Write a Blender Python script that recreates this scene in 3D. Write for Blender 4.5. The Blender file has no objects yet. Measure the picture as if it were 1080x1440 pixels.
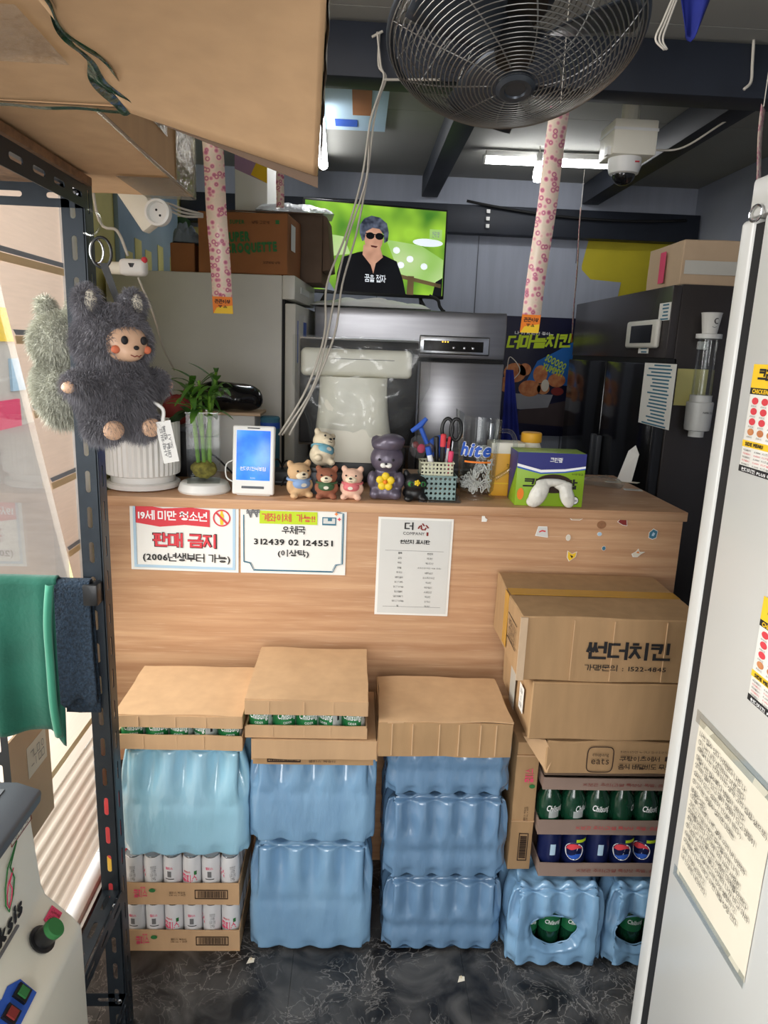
import bpy, bmesh, math, random
from mathutils import Vector, Matrix, noise
random.seed(7)
scene = bpy.context.scene
COL = scene.collection

# ------------------------------------------------------------------ camera
CAM_H = 1.62
PITCH, ROLL, YAW, FPX = math.radians(12.9), math.radians(2.2), math.radians(2.5), 1000.0
_rt = Vector((math.cos(YAW), -math.sin(YAW), 0)); _fh = Vector((math.sin(YAW), math.cos(YAW), 0)); _uz = Vector((0, 0, 1))
FW = _fh * math.cos(PITCH) - _uz * math.sin(PITCH)
_up = _fh * math.sin(PITCH) + _uz * math.cos(PITCH)
RT = _rt * math.cos(ROLL) + _up * math.sin(ROLL)
UP = _up * math.cos(ROLL) - _rt * math.sin(ROLL)
CAM = Vector((0, 0, CAM_H))
cam_data = bpy.data.cameras.new('camera')
cam_data.sensor_fit = 'VERTICAL'; cam_data.sensor_height = 36.0; cam_data.lens = FPX / 1440.0 * 36.0
cam_data.clip_start = 0.05; cam_data.clip_end = 200
cam = bpy.data.objects.new('camera', cam_data); COL.objects.link(cam)
mw = Matrix.Identity(4)
for i in range(3):
    mw[i][0], mw[i][1], mw[i][2], mw[i][3] = RT[i], UP[i], -FW[i], CAM[i]
cam.matrix_world = mw
scene.camera = cam

def at(px, py, Y=None, X=None, Z=None):
    """survey helper: where the sight line through a photo point meets a real plane of the shop"""
    r = FW + RT * ((px - 540) / FPX) - UP * ((py - 720) / FPX)
    if Y is not None: return CAM + r * (Y / r.y)
    if X is not None: return CAM + r * (X / r.x)
    return CAM + r * ((Z - CAM_H) / r.z)

# ------------------------------------------------------------------ world, light, exposure
world = bpy.data.worlds.new('overcast'); scene.world = world; world.use_nodes = True
bg = world.node_tree.nodes['Background']; bg.inputs[0].default_value = (0.93, 0.965, 1.0, 1); bg.inputs[1].default_value = 1.75
def area(name, loc, target, sx, sy, power, col=(1, 1, 1)):
    L = bpy.data.lights.new(name, 'AREA'); L.shape = 'RECTANGLE'; L.size = sx; L.size_y = sy; L.energy = power; L.color = col
    o = bpy.data.objects.new(name, L); COL.objects.link(o); o.location = loc
    o.rotation_euler = (Vector(target) - Vector(loc)).to_track_quat('-Z', 'Y').to_euler(); return o
area('daylight_side_door', (-1.75, 1.30, 1.95), (0.3, 1.50, 0.85), 1.3, 1.6, 92, (1.0, 0.962, 0.94))
area('daylight_shopfront', (-0.35, -1.72, 1.6), (-0.2, 2.0, 1.1), 1.4, 1.7, 46, (1.0, 0.97, 0.955))
vs = scene.view_settings
vs.view_transform = 'Standard'; vs.look = 'None'; vs.gamma = 1.0; vs.exposure = 0.19; vs.use_curve_mapping = False

# ------------------------------------------------------------------ materials
def lin(c):
    out = []
    for v in c[:3]:
        v = v / 255.0
        out.append(v / 12.92 if v <= 0.04045 else ((v + 0.055) / 1.055) ** 2.4)
    return tuple(out) + (1.0,)
MATS = {}
def translucent(name, rgb, amount=0.5, rough=0.8):
    m = bpy.data.materials.new(name); m.use_nodes = True; nt = m.node_tree; N = nt.nodes; L = nt.links
    b = N['Principled BSDF']; tc = N.new('ShaderNodeTexCoord'); mp = N.new('ShaderNodeMapping'); mp.inputs['Scale'].default_value = (1, 3, 40); L.new(tc.outputs['Object'], mp.inputs[0])
    nz = N.new('ShaderNodeTexNoise'); nz.inputs['Scale'].default_value = 4; L.new(mp.outputs[0], nz.inputs['Vector'])
    rp = N.new('ShaderNodeValToRGB'); rp.color_ramp.elements[0].color = tuple(v * .86 for v in lin(rgb)[:3]) + (1,); rp.color_ramp.elements[1].color = lin(rgb); L.new(nz.outputs['Fac'], rp.inputs[0])
    L.new(rp.outputs[0], b.inputs['Base Color']); b.inputs['Roughness'].default_value = rough
    tl = N.new('ShaderNodeBsdfTranslucent'); L.new(rp.outputs[0], tl.inputs[0]); mx = N.new('ShaderNodeMixShader'); mx.inputs[0].default_value = amount
    L.new(b.outputs[0], mx.inputs[1]); L.new(tl.outputs[0], mx.inputs[2]); L.new(mx.outputs[0], N['Material Output'].inputs[0]); MATS[name] = m; return m
def mat(name, rgb, rough=0.6, metal=0.0, var=0.10, vscale=6.0, bump=0.0, bscale=40.0, stretch=(1, 1, 1), spec=0.5, emit=0.0, rgb2=None, coat=0.0, detail=3.0, sheen=0.0):
    m = bpy.data.materials.new(name); m.use_nodes = True; nt = m.node_tree; N = nt.nodes; L = nt.links
    b = N['Principled BSDF']
    c = lin(rgb); c2 = lin(rgb2) if rgb2 else tuple(max(0, v * (1 - 2 * var)) for v in c[:3]) + (1,)
    tc = N.new('ShaderNodeTexCoord'); mp = N.new('ShaderNodeMapping'); mp.inputs['Scale'].default_value = stretch
    L.new(tc.outputs['Object'], mp.inputs[0])
    nz = N.new('ShaderNodeTexNoise'); nz.inputs['Scale'].default_value = vscale; nz.inputs['Detail'].default_value = detail
    L.new(mp.outputs[0], nz.inputs['Vector'])
    rp = N.new('ShaderNodeValToRGB'); rp.color_ramp.elements[0].position = 0.32; rp.color_ramp.elements[1].position = 0.68
    rp.color_ramp.elements[0].color = c2; rp.color_ramp.elements[1].color = c
    L.new(nz.outputs['Fac'], rp.inputs[0]); L.new(rp.outputs[0], b.inputs['Base Color'])
    b.inputs['Roughness'].default_value = rough; b.inputs['Metallic'].default_value = metal
    b.inputs['Specular IOR Level'].default_value = spec
    if coat: b.inputs['Coat Weight'].default_value = coat; b.inputs['Coat Roughness'].default_value = 0.15
    if sheen: b.inputs['Sheen Weight'].default_value = sheen
    if emit:
        L.new(rp.outputs[0], b.inputs['Emission Color']); b.inputs['Emission Strength'].default_value = emit
    if bump:
        n2 = N.new('ShaderNodeTexNoise'); n2.inputs['Scale'].default_value = bscale; n2.inputs['Detail'].default_value = 4
        L.new(mp.outputs[0], n2.inputs['Vector'])
        bp = N.new('ShaderNodeBump'); bp.inputs['Strength'].default_value = bump; bp.inputs['Distance'].default_value = 0.01
        L.new(n2.outputs['Fac'], bp.inputs['Height']); L.new(bp.outputs[0], b.inputs['Normal'])
    MATS[name] = m; return m
def clear(name, rgb=(255, 255, 255), gloss=0.12, rough=0.08, haze=0.0, bump=0.0, bscale=25.0):
    """thin clear plastic or glass sheet"""
    m = bpy.data.materials.new(name); m.use_nodes = True; nt = m.node_tree; N = nt.nodes; L = nt.links
    N.remove(N['Principled BSDF']); out = N['Material Output']
    tr = N.new('ShaderNodeBsdfTransparent'); tr.inputs[0].default_value = lin(rgb)
    gl = N.new('ShaderNodeBsdfGlossy'); gl.inputs['Roughness'].default_value = rough
    lw = N.new('ShaderNodeLayerWeight'); lw.inputs['Blend'].default_value = 0.25
    ma = N.new('ShaderNodeMath'); ma.operation = 'MULTIPLY_ADD'; ma.inputs[1].default_value = 0.32; ma.inputs[2].default_value = gloss; ma.use_clamp = True
    L.new(lw.outputs['Fresnel'], ma.inputs[0])
    mx = N.new('ShaderNodeMixShader'); L.new(ma.outputs[0], mx.inputs[0]); L.new(tr.outputs[0], mx.inputs[1]); L.new(gl.outputs[0], mx.inputs[2])
    last = mx
    if haze:
        df = N.new('ShaderNodeBsdfDiffuse'); df.inputs[0].default_value = lin((235, 238, 240))
        m2 = N.new('ShaderNodeMixShader'); m2.inputs[0].default_value = haze
        L.new(mx.outputs[0], m2.inputs[1]); L.new(df.outputs[0], m2.inputs[2]); last = m2
    if bump:
        tc = N.new('ShaderNodeTexCoord'); nz = N.new('ShaderNodeTexNoise'); nz.inputs['Scale'].default_value = bscale; nz.inputs['Detail'].default_value = 3
        bp = N.new('ShaderNodeBump'); bp.inputs['Strength'].default_value = bump; bp.inputs['Distance'].default_value = 0.02
        L.new(tc.outputs['Object'], nz.inputs['Vector']); L.new(nz.outputs['Fac'], bp.inputs['Height']); L.new(bp.outputs[0], gl.inputs['Normal'])
    L.new(last.outputs[0], out.inputs[0]); MATS[name] = m; return m

mat('cardboard', (198, 162, 124), 0.85, var=0.05, vscale=4, bump=0.03, bscale=120, stretch=(6, 6, 1), spec=0.2)
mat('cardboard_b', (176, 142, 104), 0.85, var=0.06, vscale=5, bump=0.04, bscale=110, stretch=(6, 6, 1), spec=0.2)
mat('cardboard_red', (168, 112, 72), 0.85, var=0.07, vscale=7, spec=0.2)
mat('cardboard_dark', (120, 100, 84), 0.85, var=0.1, vscale=7, spec=0.2)
mat('cardboard_grey', (150, 138, 130), 0.8, var=0.06, vscale=7, spec=0.2)
mat('cardboard_crease', (208, 173, 135), 0.85, var=0.05, spec=0.2)
mat('print_lavender', (178, 142, 172), 0.6, var=0.05)
mat('tape_olive', (176, 160, 118), 0.25, var=0.12, vscale=30, spec=0.6)
mat('cardboard_pale', (205, 178, 148), 0.85, var=0.06, spec=0.2)
mat('particle_board', (140, 104, 72), 0.8, var=0.2, vscale=60)
mat('film_blue', (134, 174, 206), 0.20, var=0.0, vscale=9, rgb2=(118, 158, 194), bump=0.42, bscale=26, stretch=(1, 1, 0.35), spec=0.8, coat=0.5)
mat('film_bluegreen', (166, 208, 234), 0.18, vscale=5, rgb2=(150, 202, 222), bump=0.45, bscale=24, stretch=(1, 1, 0.35), spec=0.8, coat=0.5)
mat('film_slate', (114, 148, 180), 0.22, vscale=6, rgb2=(100, 134, 168), bump=0.42, bscale=26, stretch=(1, 1, 0.35), spec=0.8, coat=0.5)
mat('paper', (238, 236, 230), 0.7, var=0.02)
mat('paper_warm', (226, 218, 200), 0.8, var=0.05)
mat('paper_grey', (214, 214, 210), 0.6, var=0.02)
mat('ink', (24, 22, 24), 0.7, var=0.0)
mat('ink_brown', (52, 34, 24), 0.8, var=0.1)
mat('ink_red', (214, 62, 72), 0.7, var=0.0)
mat('ink_darkred', (130, 40, 36), 0.7, var=0.0)
mat('ink_pink', (226, 70, 110), 0.7, var=0.0)
mat('ink_green', (48, 122, 62), 0.7, var=0.1)
mat('ink_lime', (190, 214, 40), 0.7, var=0.0)
mat('ink_yellow', (244, 200, 40), 0.6, var=0.05)
mat('ink_orange', (240, 130, 30), 0.6, var=0.05)
mat('ink_paleblue', (178, 206, 226), 0.7, var=0.02)
mat('ink_teal', (60, 116, 140), 0.7, var=0.02)
mat('ink_blue', (40, 90, 190), 0.6, var=0.05)
mat('ink_grey', (110, 110, 112), 0.7, var=0.0)
mat('ink_white', (245, 245, 245), 0.6, var=0.0)
mat('white_plastic', (236, 236, 232), 0.35, var=0.02)
mat('cream_plastic', (240, 236, 220), 0.35, var=0.03)
mat('white_enamel', (206, 206, 203), 0.28, var=0.02, vscale=2)
mat('ceramic', (242, 240, 236), 0.4, var=0.03)
mat('black_plastic', (22, 22, 24), 0.4, var=0.1)
mat('black_rubber', (18, 18, 20), 0.7, var=0.1)
mat('black_steel', (38, 46, 54), 0.42, var=0.15, vscale=20, metal=0.3)
mat('beam_steel', (34, 40, 52), 0.55, var=0.15, vscale=5)
mat('chrome', (200, 202, 206), 0.22, metal=1.0, var=0.05)
mat('fan_wire', (138, 138, 136), 0.30, metal=0.85, var=0.05)
mat('fan_blade', (62, 68, 76), 0.35, metal=0.5, var=0.1)
mat('stainless', (160, 160, 164), 0.30, metal=0.9, var=0.06, vscale=3, stretch=(1, 1, 14), bump=0.03, bscale=4)
mat('grey_enamel', (222, 219, 209), 0.4, var=0.03)
mat('grey_dark', (84, 88, 94), 0.5, var=0.05)
mat('black_enamel', (70, 65, 64), 0.24, metal=0.35, var=0.08, vscale=2)
mat('black_gloss', (26, 26, 28), 0.12, var=0.05)
mat('cable_white', (206, 200, 188), 0.5, var=0.05)
mat('wall_grey', (166, 172, 186), 0.7, var=0.05, vscale=3, stretch=(8, 1, 1))
mat('wall_yellow', (206, 190, 40), 0.6, var=0.05)
mat('wall_paleyellow', (226, 216, 140), 0.6, var=0.05)
mat('wall_blue', (156, 180, 200), 0.35, var=0.12, vscale=3)
mat('ceiling_panel', (156, 156, 150), 0.75, var=0.06, vscale=2)
mat('lamp_tube', (255, 255, 255), 0.4, var=0.0, emit=17.0)
mat('tape_clear', (206, 202, 190), 0.16, var=0.05, spec=0.8)
mat('tape_amber', (196, 148, 50), 0.25, var=0.1, spec=0.6)
mat('tape_green', (20, 70, 48), 0.2, var=0.3, vscale=30, bump=0.3, bscale=50, spec=0.6)
mat('clothgreen', (22, 96, 78), 0.9, var=0.16, vscale=9, bump=0.15, bscale=120, sheen=0.2)
mat('clothgreen_light', (52, 132, 106), 0.9, var=0.1, vscale=9, sheen=0.2)
mat('clothnavy', (40, 58, 76), 0.95, var=0.3, vscale=150, bump=0.8, bscale=220)
mat('apron_blue', (26, 42, 140), 0.8, var=0.2, vscale=8)
mat('fur_dark', (132, 130, 136), 0.9, var=0.22, vscale=14)
mat('fur_sage', (190, 190, 176), 0.9, var=0.15, vscale=20)
mat('vinyl_face', (224, 182, 150), 0.45, var=0.04)
mat('blush', (222, 120, 84), 0.6, var=0.05)
mat('leaf', (92, 142, 44), 0.5, rgb2=(48, 96, 36), vscale=14)
mat('leaf_dark', (44, 76, 40), 0.5, var=0.2, vscale=14)
mat('stalk', (128, 176, 36), 0.4, rgb2=(84, 134, 30), vscale=20)
mat('moss', (150, 140, 60), 0.8, var=0.3, vscale=80)
translucent('beige_panel', (238, 224, 210), .72)
translucent('beige_blind', (228, 206, 190), .15)
translucent('beige_light', (226, 206, 166), .16)
mat('bluegrey', (126, 138, 150), 0.7, var=0.05)
translucent('blue_edge', (150, 160, 172), .12)
mat('window_frame', (224, 226, 226), 0.4, var=0.02)
mat('street_ground', (172, 160, 152), 0.85, var=0.06)
mat('street_wall', (204, 194, 184), 0.85, var=0.05)
clear('clear_plastic', (248, 250, 250), 0.055, 0.08)
clear('clear_bag', (246, 248, 248), 0.03, 0.14, haze=0.04, bump=0.35, bscale=9)
clear('tape_film', (236, 232, 220), 0.06, 0.15, haze=0.07, bump=0.3, bscale=40)
clear('glass', (249, 251, 250), 0.014, 0.03)
clear('water', (214, 226, 214), 0.06, 0.03)
clear('foil_wrap', (240, 242, 246), 0.35, 0.16, haze=0.45, bump=1.0, bscale=30)
# ------------------------------------------------------------------ mesh helpers
class MB:
    def __init__(s): s.v = []; s.f = []
    def add(s, vs, fs):
        o = len(s.v); s.v += [tuple(v) for v in vs]; s.f += [tuple(i + o for i in f) for f in fs]; return s
    def box(s, x0, x1, y0, y1, z0, z1):
        return s.add([(x0, y0, z0), (x1, y0, z0), (x1, y1, z0), (x0, y1, z0), (x0, y0, z1), (x1, y0, z1), (x1, y1, z1), (x0, y1, z1)],
                     [(0, 3, 2, 1), (4, 5, 6, 7), (0, 1, 5, 4), (1, 2, 6, 5), (2, 3, 7, 6), (3, 0, 4, 7)])
    def hexa(s, p):
        return s.add(p, [(0, 3, 2, 1), (4, 5, 6, 7), (0, 1, 5, 4), (1, 2, 6, 5), (2, 3, 7, 6), (3, 0, 4, 7)])
    def slab(s, pts, t):
        """polygon pts (in order), thickened by vector t"""
        n = len(pts); t = Vector(t)
        vs = [Vector(p) for p in pts] + [Vector(p) + t for p in pts]
        fs = [tuple(range(n - 1, -1, -1)), tuple(range(n, 2 * n))] + [(i, (i + 1) % n, n + (i + 1) % n, n + i) for i in range(n)]
        return s.add(vs, fs)
    def tube(s, path, r, n=8, closed=False, cap=True):
        P = [Vector(p) for p in path]; m = len(P); rs = r if isinstance(r, (list, tuple)) else [r] * m
        vs = []; ref = None
        for i in range(m):
            a = P[(i - 1) % m] if (closed or i > 0) else P[i]; b = P[(i + 1) % m] if (closed or i < m - 1) else P[i]
            t = (b - a)
            t = t.normalized() if t.length > 1e-9 else Vector((0, 0, 1))
            if ref is None:
                ref = Vector((0, 0, 1)) if abs(t.z) < 0.9 else Vector((1, 0, 0))
            e1 = (ref - t * ref.dot(t)).normalized(); e2 = t.cross(e1); ref = e1
            vs += [P[i] + (e1 * math.cos(2 * math.pi * k / n) + e2 * math.sin(2 * math.pi * k / n)) * rs[i] for k in range(n)]
        fs = []
        for i in range(m if closed else m - 1):
            j = (i + 1) % m
            fs += [(i * n + k, i * n + (k + 1) % n, j * n + (k + 1) % n, j * n + k) for k in range(n)]
        if cap and not closed: fs += [tuple(range(n - 1, -1, -1)), tuple((m - 1) * n + k for k in range(n))]
        return s.add(vs, fs)
    def lathe(s, prof, n=24, c=(0, 0, 0), rad=None):
        """prof: (r, z) from bottom to top around local Z; rad(angle) scales the radius"""
        vs = []; m = len(prof)
        for r, z in prof:
            for k in range(n):
                a = 2 * math.pi * k / n; q = r * (rad(a) if rad else 1)
                vs.append((c[0] + q * math.cos(a), c[1] + q * math.sin(a), c[2] + z))
        fs = [(i * n + k, i * n + (k + 1) % n, (i + 1) * n + (k + 1) % n, (i + 1) * n + k) for i in range(m - 1) for k in range(n)]
        if prof[0][0] > 1e-6: fs.append(tuple(range(n - 1, -1, -1)))
        if prof[-1][0] > 1e-6: fs.append(tuple((m - 1) * n + k for k in range(n)))
        return s.add(vs, fs)
    def ball(s, c, r, n=14, m=9, rot=None):
        r = (r, r, r) if not isinstance(r, (tuple, list)) else r
        vs = []; R = rot or Matrix.Identity(3)
        for i in range(m + 1):
            ph = math.pi * i / m
            for k in range(n):
                a = 2 * math.pi * k / n
                vs.append(Vector(c) + R @ Vector((r[0] * math.sin(ph) * math.cos(a), r[1] * math.sin(ph) * math.sin(a), -r[2] * math.cos(ph))))
        fs = [(i * n + k, i * n + (k + 1) % n, (i + 1) * n + (k + 1) % n, (i + 1) * n + k) for i in range(m) for k in range(n)]
        return s.add(vs, fs)
    def grid(s, fn, nu, nv):
        vs = [fn(i / nu, j / nv) for j in range(nv + 1) for i in range(nu + 1)]
        fs = [(j * (nu + 1) + i, j * (nu + 1) + i + 1, (j + 1) * (nu + 1) + i + 1, (j + 1) * (nu + 1) + i) for j in range(nv) for i in range(nu)]
        return s.add(vs, fs)
    def mesh(s, name='mesh', bevel=0, seg=2, cuts=0, crumple=0, cscale=8, smooth=False, thick=0, angle=0.6):
        me = bpy.data.meshes.new(name); me.from_pydata([tuple(v) for v in s.v], [], s.f)
        bm = bmesh.new(); bm.from_mesh(me)
        bmesh.ops.remove_doubles(bm, verts=bm.verts, dist=1e-6)
        bmesh.ops.dissolve_degenerate(bm, dist=1e-7, edges=bm.edges)
        bmesh.ops.recalc_face_normals(bm, faces=bm.faces)
        if bevel:
            es = [e for e in bm.edges if len(e.link_faces) == 2 and e.calc_face_angle(0) > 0.5]
            bmesh.ops.bevel(bm, geom=es, offset=bevel, segments=seg, profile=0.5, affect='EDGES', clamp_overlap=True)
        if cuts: bmesh.ops.subdivide_edges(bm, edges=bm.edges, cuts=cuts, use_grid_fill=True)
        if crumple:
            off = Vector((random.random() * 50, 0, 0))
            for v in bm.verts: v.co += noise.noise_vector(v.co * cscale + off) * crumple
        if thick:
            geom = bmesh.ops.solidify(bm, geom=bm.faces[:], thickness=thick)
        bm.to_mesh(me); bm.free()
        if smooth or bevel or crumple:
            for p in me.polygons: p.use_smooth = True
            try: me.set_sharp_from_angle(angle=3.2 if smooth == 'all' else angle)
            except Exception: pass
        return me
    def build(s, name, material, parent=None, **k):
        return link(name, s.mesh(name, **k), material, parent)

def link(name, me, material, parent=None):
    o = bpy.data.objects.new(name, me); COL.objects.link(o)
    if material is not None:
        me.materials.clear(); me.materials.append(MATS[material] if isinstance(material, str) else material)
    o.parent = parent; return o
def tag(o, label, cat, group=None, kind=None):
    if label: o['label'] = label
    if cat: o['category'] = cat
    if group: o['group'] = group
    if kind: o['kind'] = kind
    return o
def thing(name, label, cat, loc=(0, 0, 0), rz=0.0, group=None):
    o = bpy.data.objects.new(name, None); COL.objects.link(o); o.empty_display_size = 0.02
    o.location = loc; o.rotation_euler = (0, 0, rz); return tag(o, label, cat, group)
def struct(o): o['kind'] = 'structure'; return o
def stuff(o): o['kind'] = 'stuff'; return o
def B(*a): return MB().box(*a)
def dup(root, loc=None, rz=None, label=None):
    r = root.copy(); COL.objects.link(r)
    if loc is not None: r.location = loc
    if rz is not None: r.rotation_euler = (0, 0, rz)
    if label: r['label'] = label
    for ch in list(root.children):
        c = ch.copy(); COL.objects.link(c); c.parent = r
        for g in list(ch.children):
            d = g.copy(); COL.objects.link(d); d.parent = c
    return r
ORD = ['first', 'second', 'third', 'fourth', 'fifth', 'sixth', 'seventh', 'eighth', 'ninth', 'tenth']

PENDING = []
def text(parent, name, body, c, right, up, w, h, material, bold=0.02, lift=0.0008, bend=None, **k):
    """queue one piece of lettering; outlines are made together at the end by write_texts()"""
    me = bpy.data.meshes.new('lettering'); o = link(name, me, material, parent)
    PENDING.append((me, body, Vector(c), right, up, w, h, bold, lift, bend, k)); return o
# Korean letters drawn from their strokes: each letter is a list of polylines in a unit square, 'O' is a ring
_N = [(.5, 1), (.46, .62), (0, 0)], [(.48, .62), (1, 0)]
JAMO = {
    'ㄱ': [[(0, 1), (1, 1), (.98, .5), (.9, 0)]], 'ㄴ': [[(0, 1), (0, 0), (1, 0)]], 'ㄷ': [[(1, 1), (0, 1), (0, 0), (1, 0)]],
    'ㄹ': [[(0, 1), (1, 1), (1, .52), (0, .52), (0, 0), (1, 0)]], 'ㅁ': [[(0, 0), (0, 1), (1, 1), (1, 0), (0, 0)]],
    'ㅂ': [[(0, 1), (0, 0), (1, 0), (1, 1)], [(0, .55), (1, .55)]], 'ㅅ': list(_N), 'ㅇ': [('O', .5, .5, .5, .5)],
    'ㅈ': [[(0, 1), (1, 1)]] + list(_N), 'ㅊ': [[(.32, 1.05), (.68, 1.05)], [(0, .78), (1, .78)], [(.5, .78), (.46, .5), (0, 0)], [(.48, .5), (1, 0)]],
    'ㅋ': [[(0, 1), (1, 1), (.98, .5), (.9, 0)], [(0, .55), (.98, .55)]], 'ㅌ': [[(1, 1), (0, 1), (0, 0), (1, 0)], [(0, .5), (1, .5)]],
    'ㅍ': [[(0, 1), (1, 1)], [(0, 0), (1, 0)], [(.28, 1), (.28, 0)], [(.72, 1), (.72, 0)]],
    'ㅎ': [[(.32, 1.08), (.68, 1.08)], [(0, .80), (1, .80)], ('O', .5, .28, .42, .28)],
    'ㅏ': [[(.35, 0), (.35, 1)], [(.35, .52), (1, .52)]], 'ㅑ': [[(.35, 0), (.35, 1)], [(.35, .66), (1, .66)], [(.35, .36), (1, .36)]],
    'ㅓ': [[(.8, 0), (.8, 1)], [(0, .52), (.8, .52)]], 'ㅕ': [[(.8, 0), (.8, 1)], [(0, .66), (.8, .66)], [(0, .36), (.8, .36)]],
    'ㅐ': [[(.15, 0), (.15, 1)], [(.9, 0), (.9, 1)], [(.15, .52), (.9, .52)]], 'ㅒ': [[(.15, 0), (.15, 1)], [(.9, 0), (.9, 1)], [(.15, .66), (.9, .66)], [(.15, .36), (.9, .36)]],
    'ㅔ': [[(.45, 0), (.45, 1)], [(1, 0), (1, 1)], [(-.1, .52), (.45, .52)]], 'ㅖ': [[(.45, 0), (.45, 1)], [(1, 0), (1, 1)], [(-.1, .66), (.45, .66)], [(-.1, .36), (.45, .36)]],
    'ㅣ': [[(.6, 0), (.6, 1)]], 'ㅡ': [[(0, .4), (1, .4)]], 'ㅗ': [[(0, 0), (1, 0)], [(.5, 0), (.5, 1)]], 'ㅛ': [[(0, 0), (1, 0)], [(.33, 0), (.33, 1)], [(.67, 0), (.67, 1)]],
    'ㅜ': [[(0, .9), (1, .9)], [(.5, .9), (.5, 0)]], 'ㅠ': [[(0, .9), (1, .9)], [(.33, .9), (.33, 0)], [(.67, .9), (.67, 0)]]}
LEADS = 'ㄱㄲㄴㄷㄸㄹㅁㅂㅃㅅㅆㅇㅈㅉㅊㅋㅌㅍㅎ'
VOWELS = ['ㅏ', 'ㅐ', 'ㅑ', 'ㅒ', 'ㅓ', 'ㅔ', 'ㅕ', 'ㅖ', 'ㅗ', 'ㅗㅏ', 'ㅗㅐ', 'ㅗㅣ', 'ㅛ', 'ㅜ', 'ㅜㅓ', 'ㅜㅔ', 'ㅜㅣ', 'ㅠ', 'ㅡ', 'ㅡㅣ', 'ㅣ']
TAILS = ['', 'ㄱ', 'ㄲ', 'ㄱㅅ', 'ㄴ', 'ㄴㅈ', 'ㄴㅎ', 'ㄷ', 'ㄹ', 'ㄹㄱ', 'ㄹㅁ', 'ㄹㅂ', 'ㄹㅅ', 'ㄹㅌ', 'ㄹㅍ', 'ㄹㅎ', 'ㅁ', 'ㅂ', 'ㅂㅅ', 'ㅅ', 'ㅆ', 'ㅇ', 'ㅈ', 'ㅊ', 'ㅋ', 'ㅌ', 'ㅍ', 'ㅎ']
DOUBLE = {'ㄲ': 'ㄱㄱ', 'ㄸ': 'ㄷㄷ', 'ㅃ': 'ㅂㅂ', 'ㅆ': 'ㅅㅅ', 'ㅉ': 'ㅈㅈ'}
SPECIAL = {'心': [[(.02, .3), (.12, .58)], [(.27, .7), (.30, .25), (.42, .12), (.66, .12), (.74, .34)], [(.42, .92), (.54, .70)], [(.78, .70), (.96, .42)]],
    '※': [[(.1, .1), (.9, .9)], [(.1, .9), (.9, .1)], [(.5, .88), (.5, .9)], [(.5, .1), (.5, .12)], [(.1, .5), (.12, .5)], [(.88, .5), (.9, .5)]],
    '₩': [[(0, 1), (.25, 0), (.5, .8), (.75, 0), (1, 1)], [(0, .6), (1, .6)], [(0, .42), (1, .42)]],
    '▼': [[(.1, .8), (.9, .8), (.5, .2), (.1, .8)], [(.35, .65), (.65, .65), (.5, .42)]], '▲': [[(.1, .2), (.9, .2), (.5, .8), (.1, .2)], [(.35, .35), (.65, .35), (.5, .58)]],
    '①': [('O', .5, .5, .5, .5), [(.4, .68), (.52, .76), (.52, .24)]], '②': [('O', .5, .5, .5, .5), [(.36, .68), (.5, .76), (.62, .64), (.36, .26), (.64, .26)]], '③': [('O', .5, .5, .5, .5), [(.36, .74), (.6, .74), (.48, .54), (.62, .4), (.5, .26), (.36, .3)]]}
def strokes_of(ch):
    out = []
    def put(jamo, x0, x1, y0, y1):
        jamo = DOUBLE.get(jamo, jamo); n = len(jamo)
        for i, j in enumerate(jamo):
            wd = (x1 - x0) / n; a, b = x0 + i * wd + (0.03 if i else 0), x0 + (i + 1) * wd - (0.03 if i < n - 1 else 0)
            for st in JAMO[j]:
                if st[0] == 'O': out.append(('O', a + st[1] * (b - a), y0 + st[2] * (y1 - y0), st[3] * (b - a), st[4] * (y1 - y0)))
                else: out.append([(a + x * (b - a), y0 + y * (y1 - y0)) for x, y in st])
    if ch in SPECIAL:
        for st in SPECIAL[ch]:
            out.append(('O', st[1] * .86, st[2] * .84 - .04, st[3] * .86, st[4] * .84) if st[0] == 'O' else [(x * .86, y * .84 - .04) for x, y in st])
        return out
    if ch in JAMO: put(ch, .05, .8, 0, .78); return out
    q = ord(ch) - 0xAC00; L, V, T = LEADS[q // 588], VOWELS[q % 588 // 28], TAILS[q % 28]
    lo, hi = (.33, .84) if T else (-.04, .84)
    if T: put(T, .14, .80, -.05, .21)
    H = hi - lo; tall = 'ㅗㅛㅜㅠㅡ'
    if len(V) == 2:
        put(L, .02, .46, lo + .48 * H, hi - .02); put(V[0], .0, .54, lo + .06 * H, lo + .34 * H); put(V[1], .58, .84, lo - (.02 if T else 0.02), hi + .02)
    elif V in tall: put(L, .12, .74, lo + .46 * H, hi); put(V, .0, .86, lo + .06 * H, lo + .34 * H)
    else: put(L, .02, .42, lo + (.10 if not T else .06) * H, hi - .05 * H); put(V, .53, .87, lo - .02, hi + .03)
    return out
def stroke_glyph(ch, t):
    V, F = [], []
    for st in strokes_of(ch):
        if st[0] == 'O':
            _, cx, cy, rx, ry = st; n = 18; o = len(V); h = t / 2
            for i in range(n):
                c, s_ = math.cos(2 * math.pi * i / n), math.sin(2 * math.pi * i / n); V += [(cx + rx * c, cy + ry * s_), (cx + max(.01, rx - t) * c, cy + max(.01, ry - t) * s_)]
            F += [(o + 2 * i, o + 2 * ((i + 1) % n), o + 2 * ((i + 1) % n) + 1, o + 2 * i + 1) for i in range(n)]
            continue
        for (x0, y0), (x1, y1) in zip(st, st[1:]):
            d = Vector((x1 - x0, y1 - y0)); d = d.normalized() if d.length > 1e-6 else Vector((1, 0)); e = d * t / 2; w = Vector((-d.y, d.x)) * t / 2; o = len(V)
            a, b = Vector((x0, y0)) - e, Vector((x1, y1)) + e
            V += [tuple(a + w), tuple(a - w), tuple(b - w), tuple(b + w)]; F.append((o, o + 1, o + 2, o + 3))
    return V, F, 0.98
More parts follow.
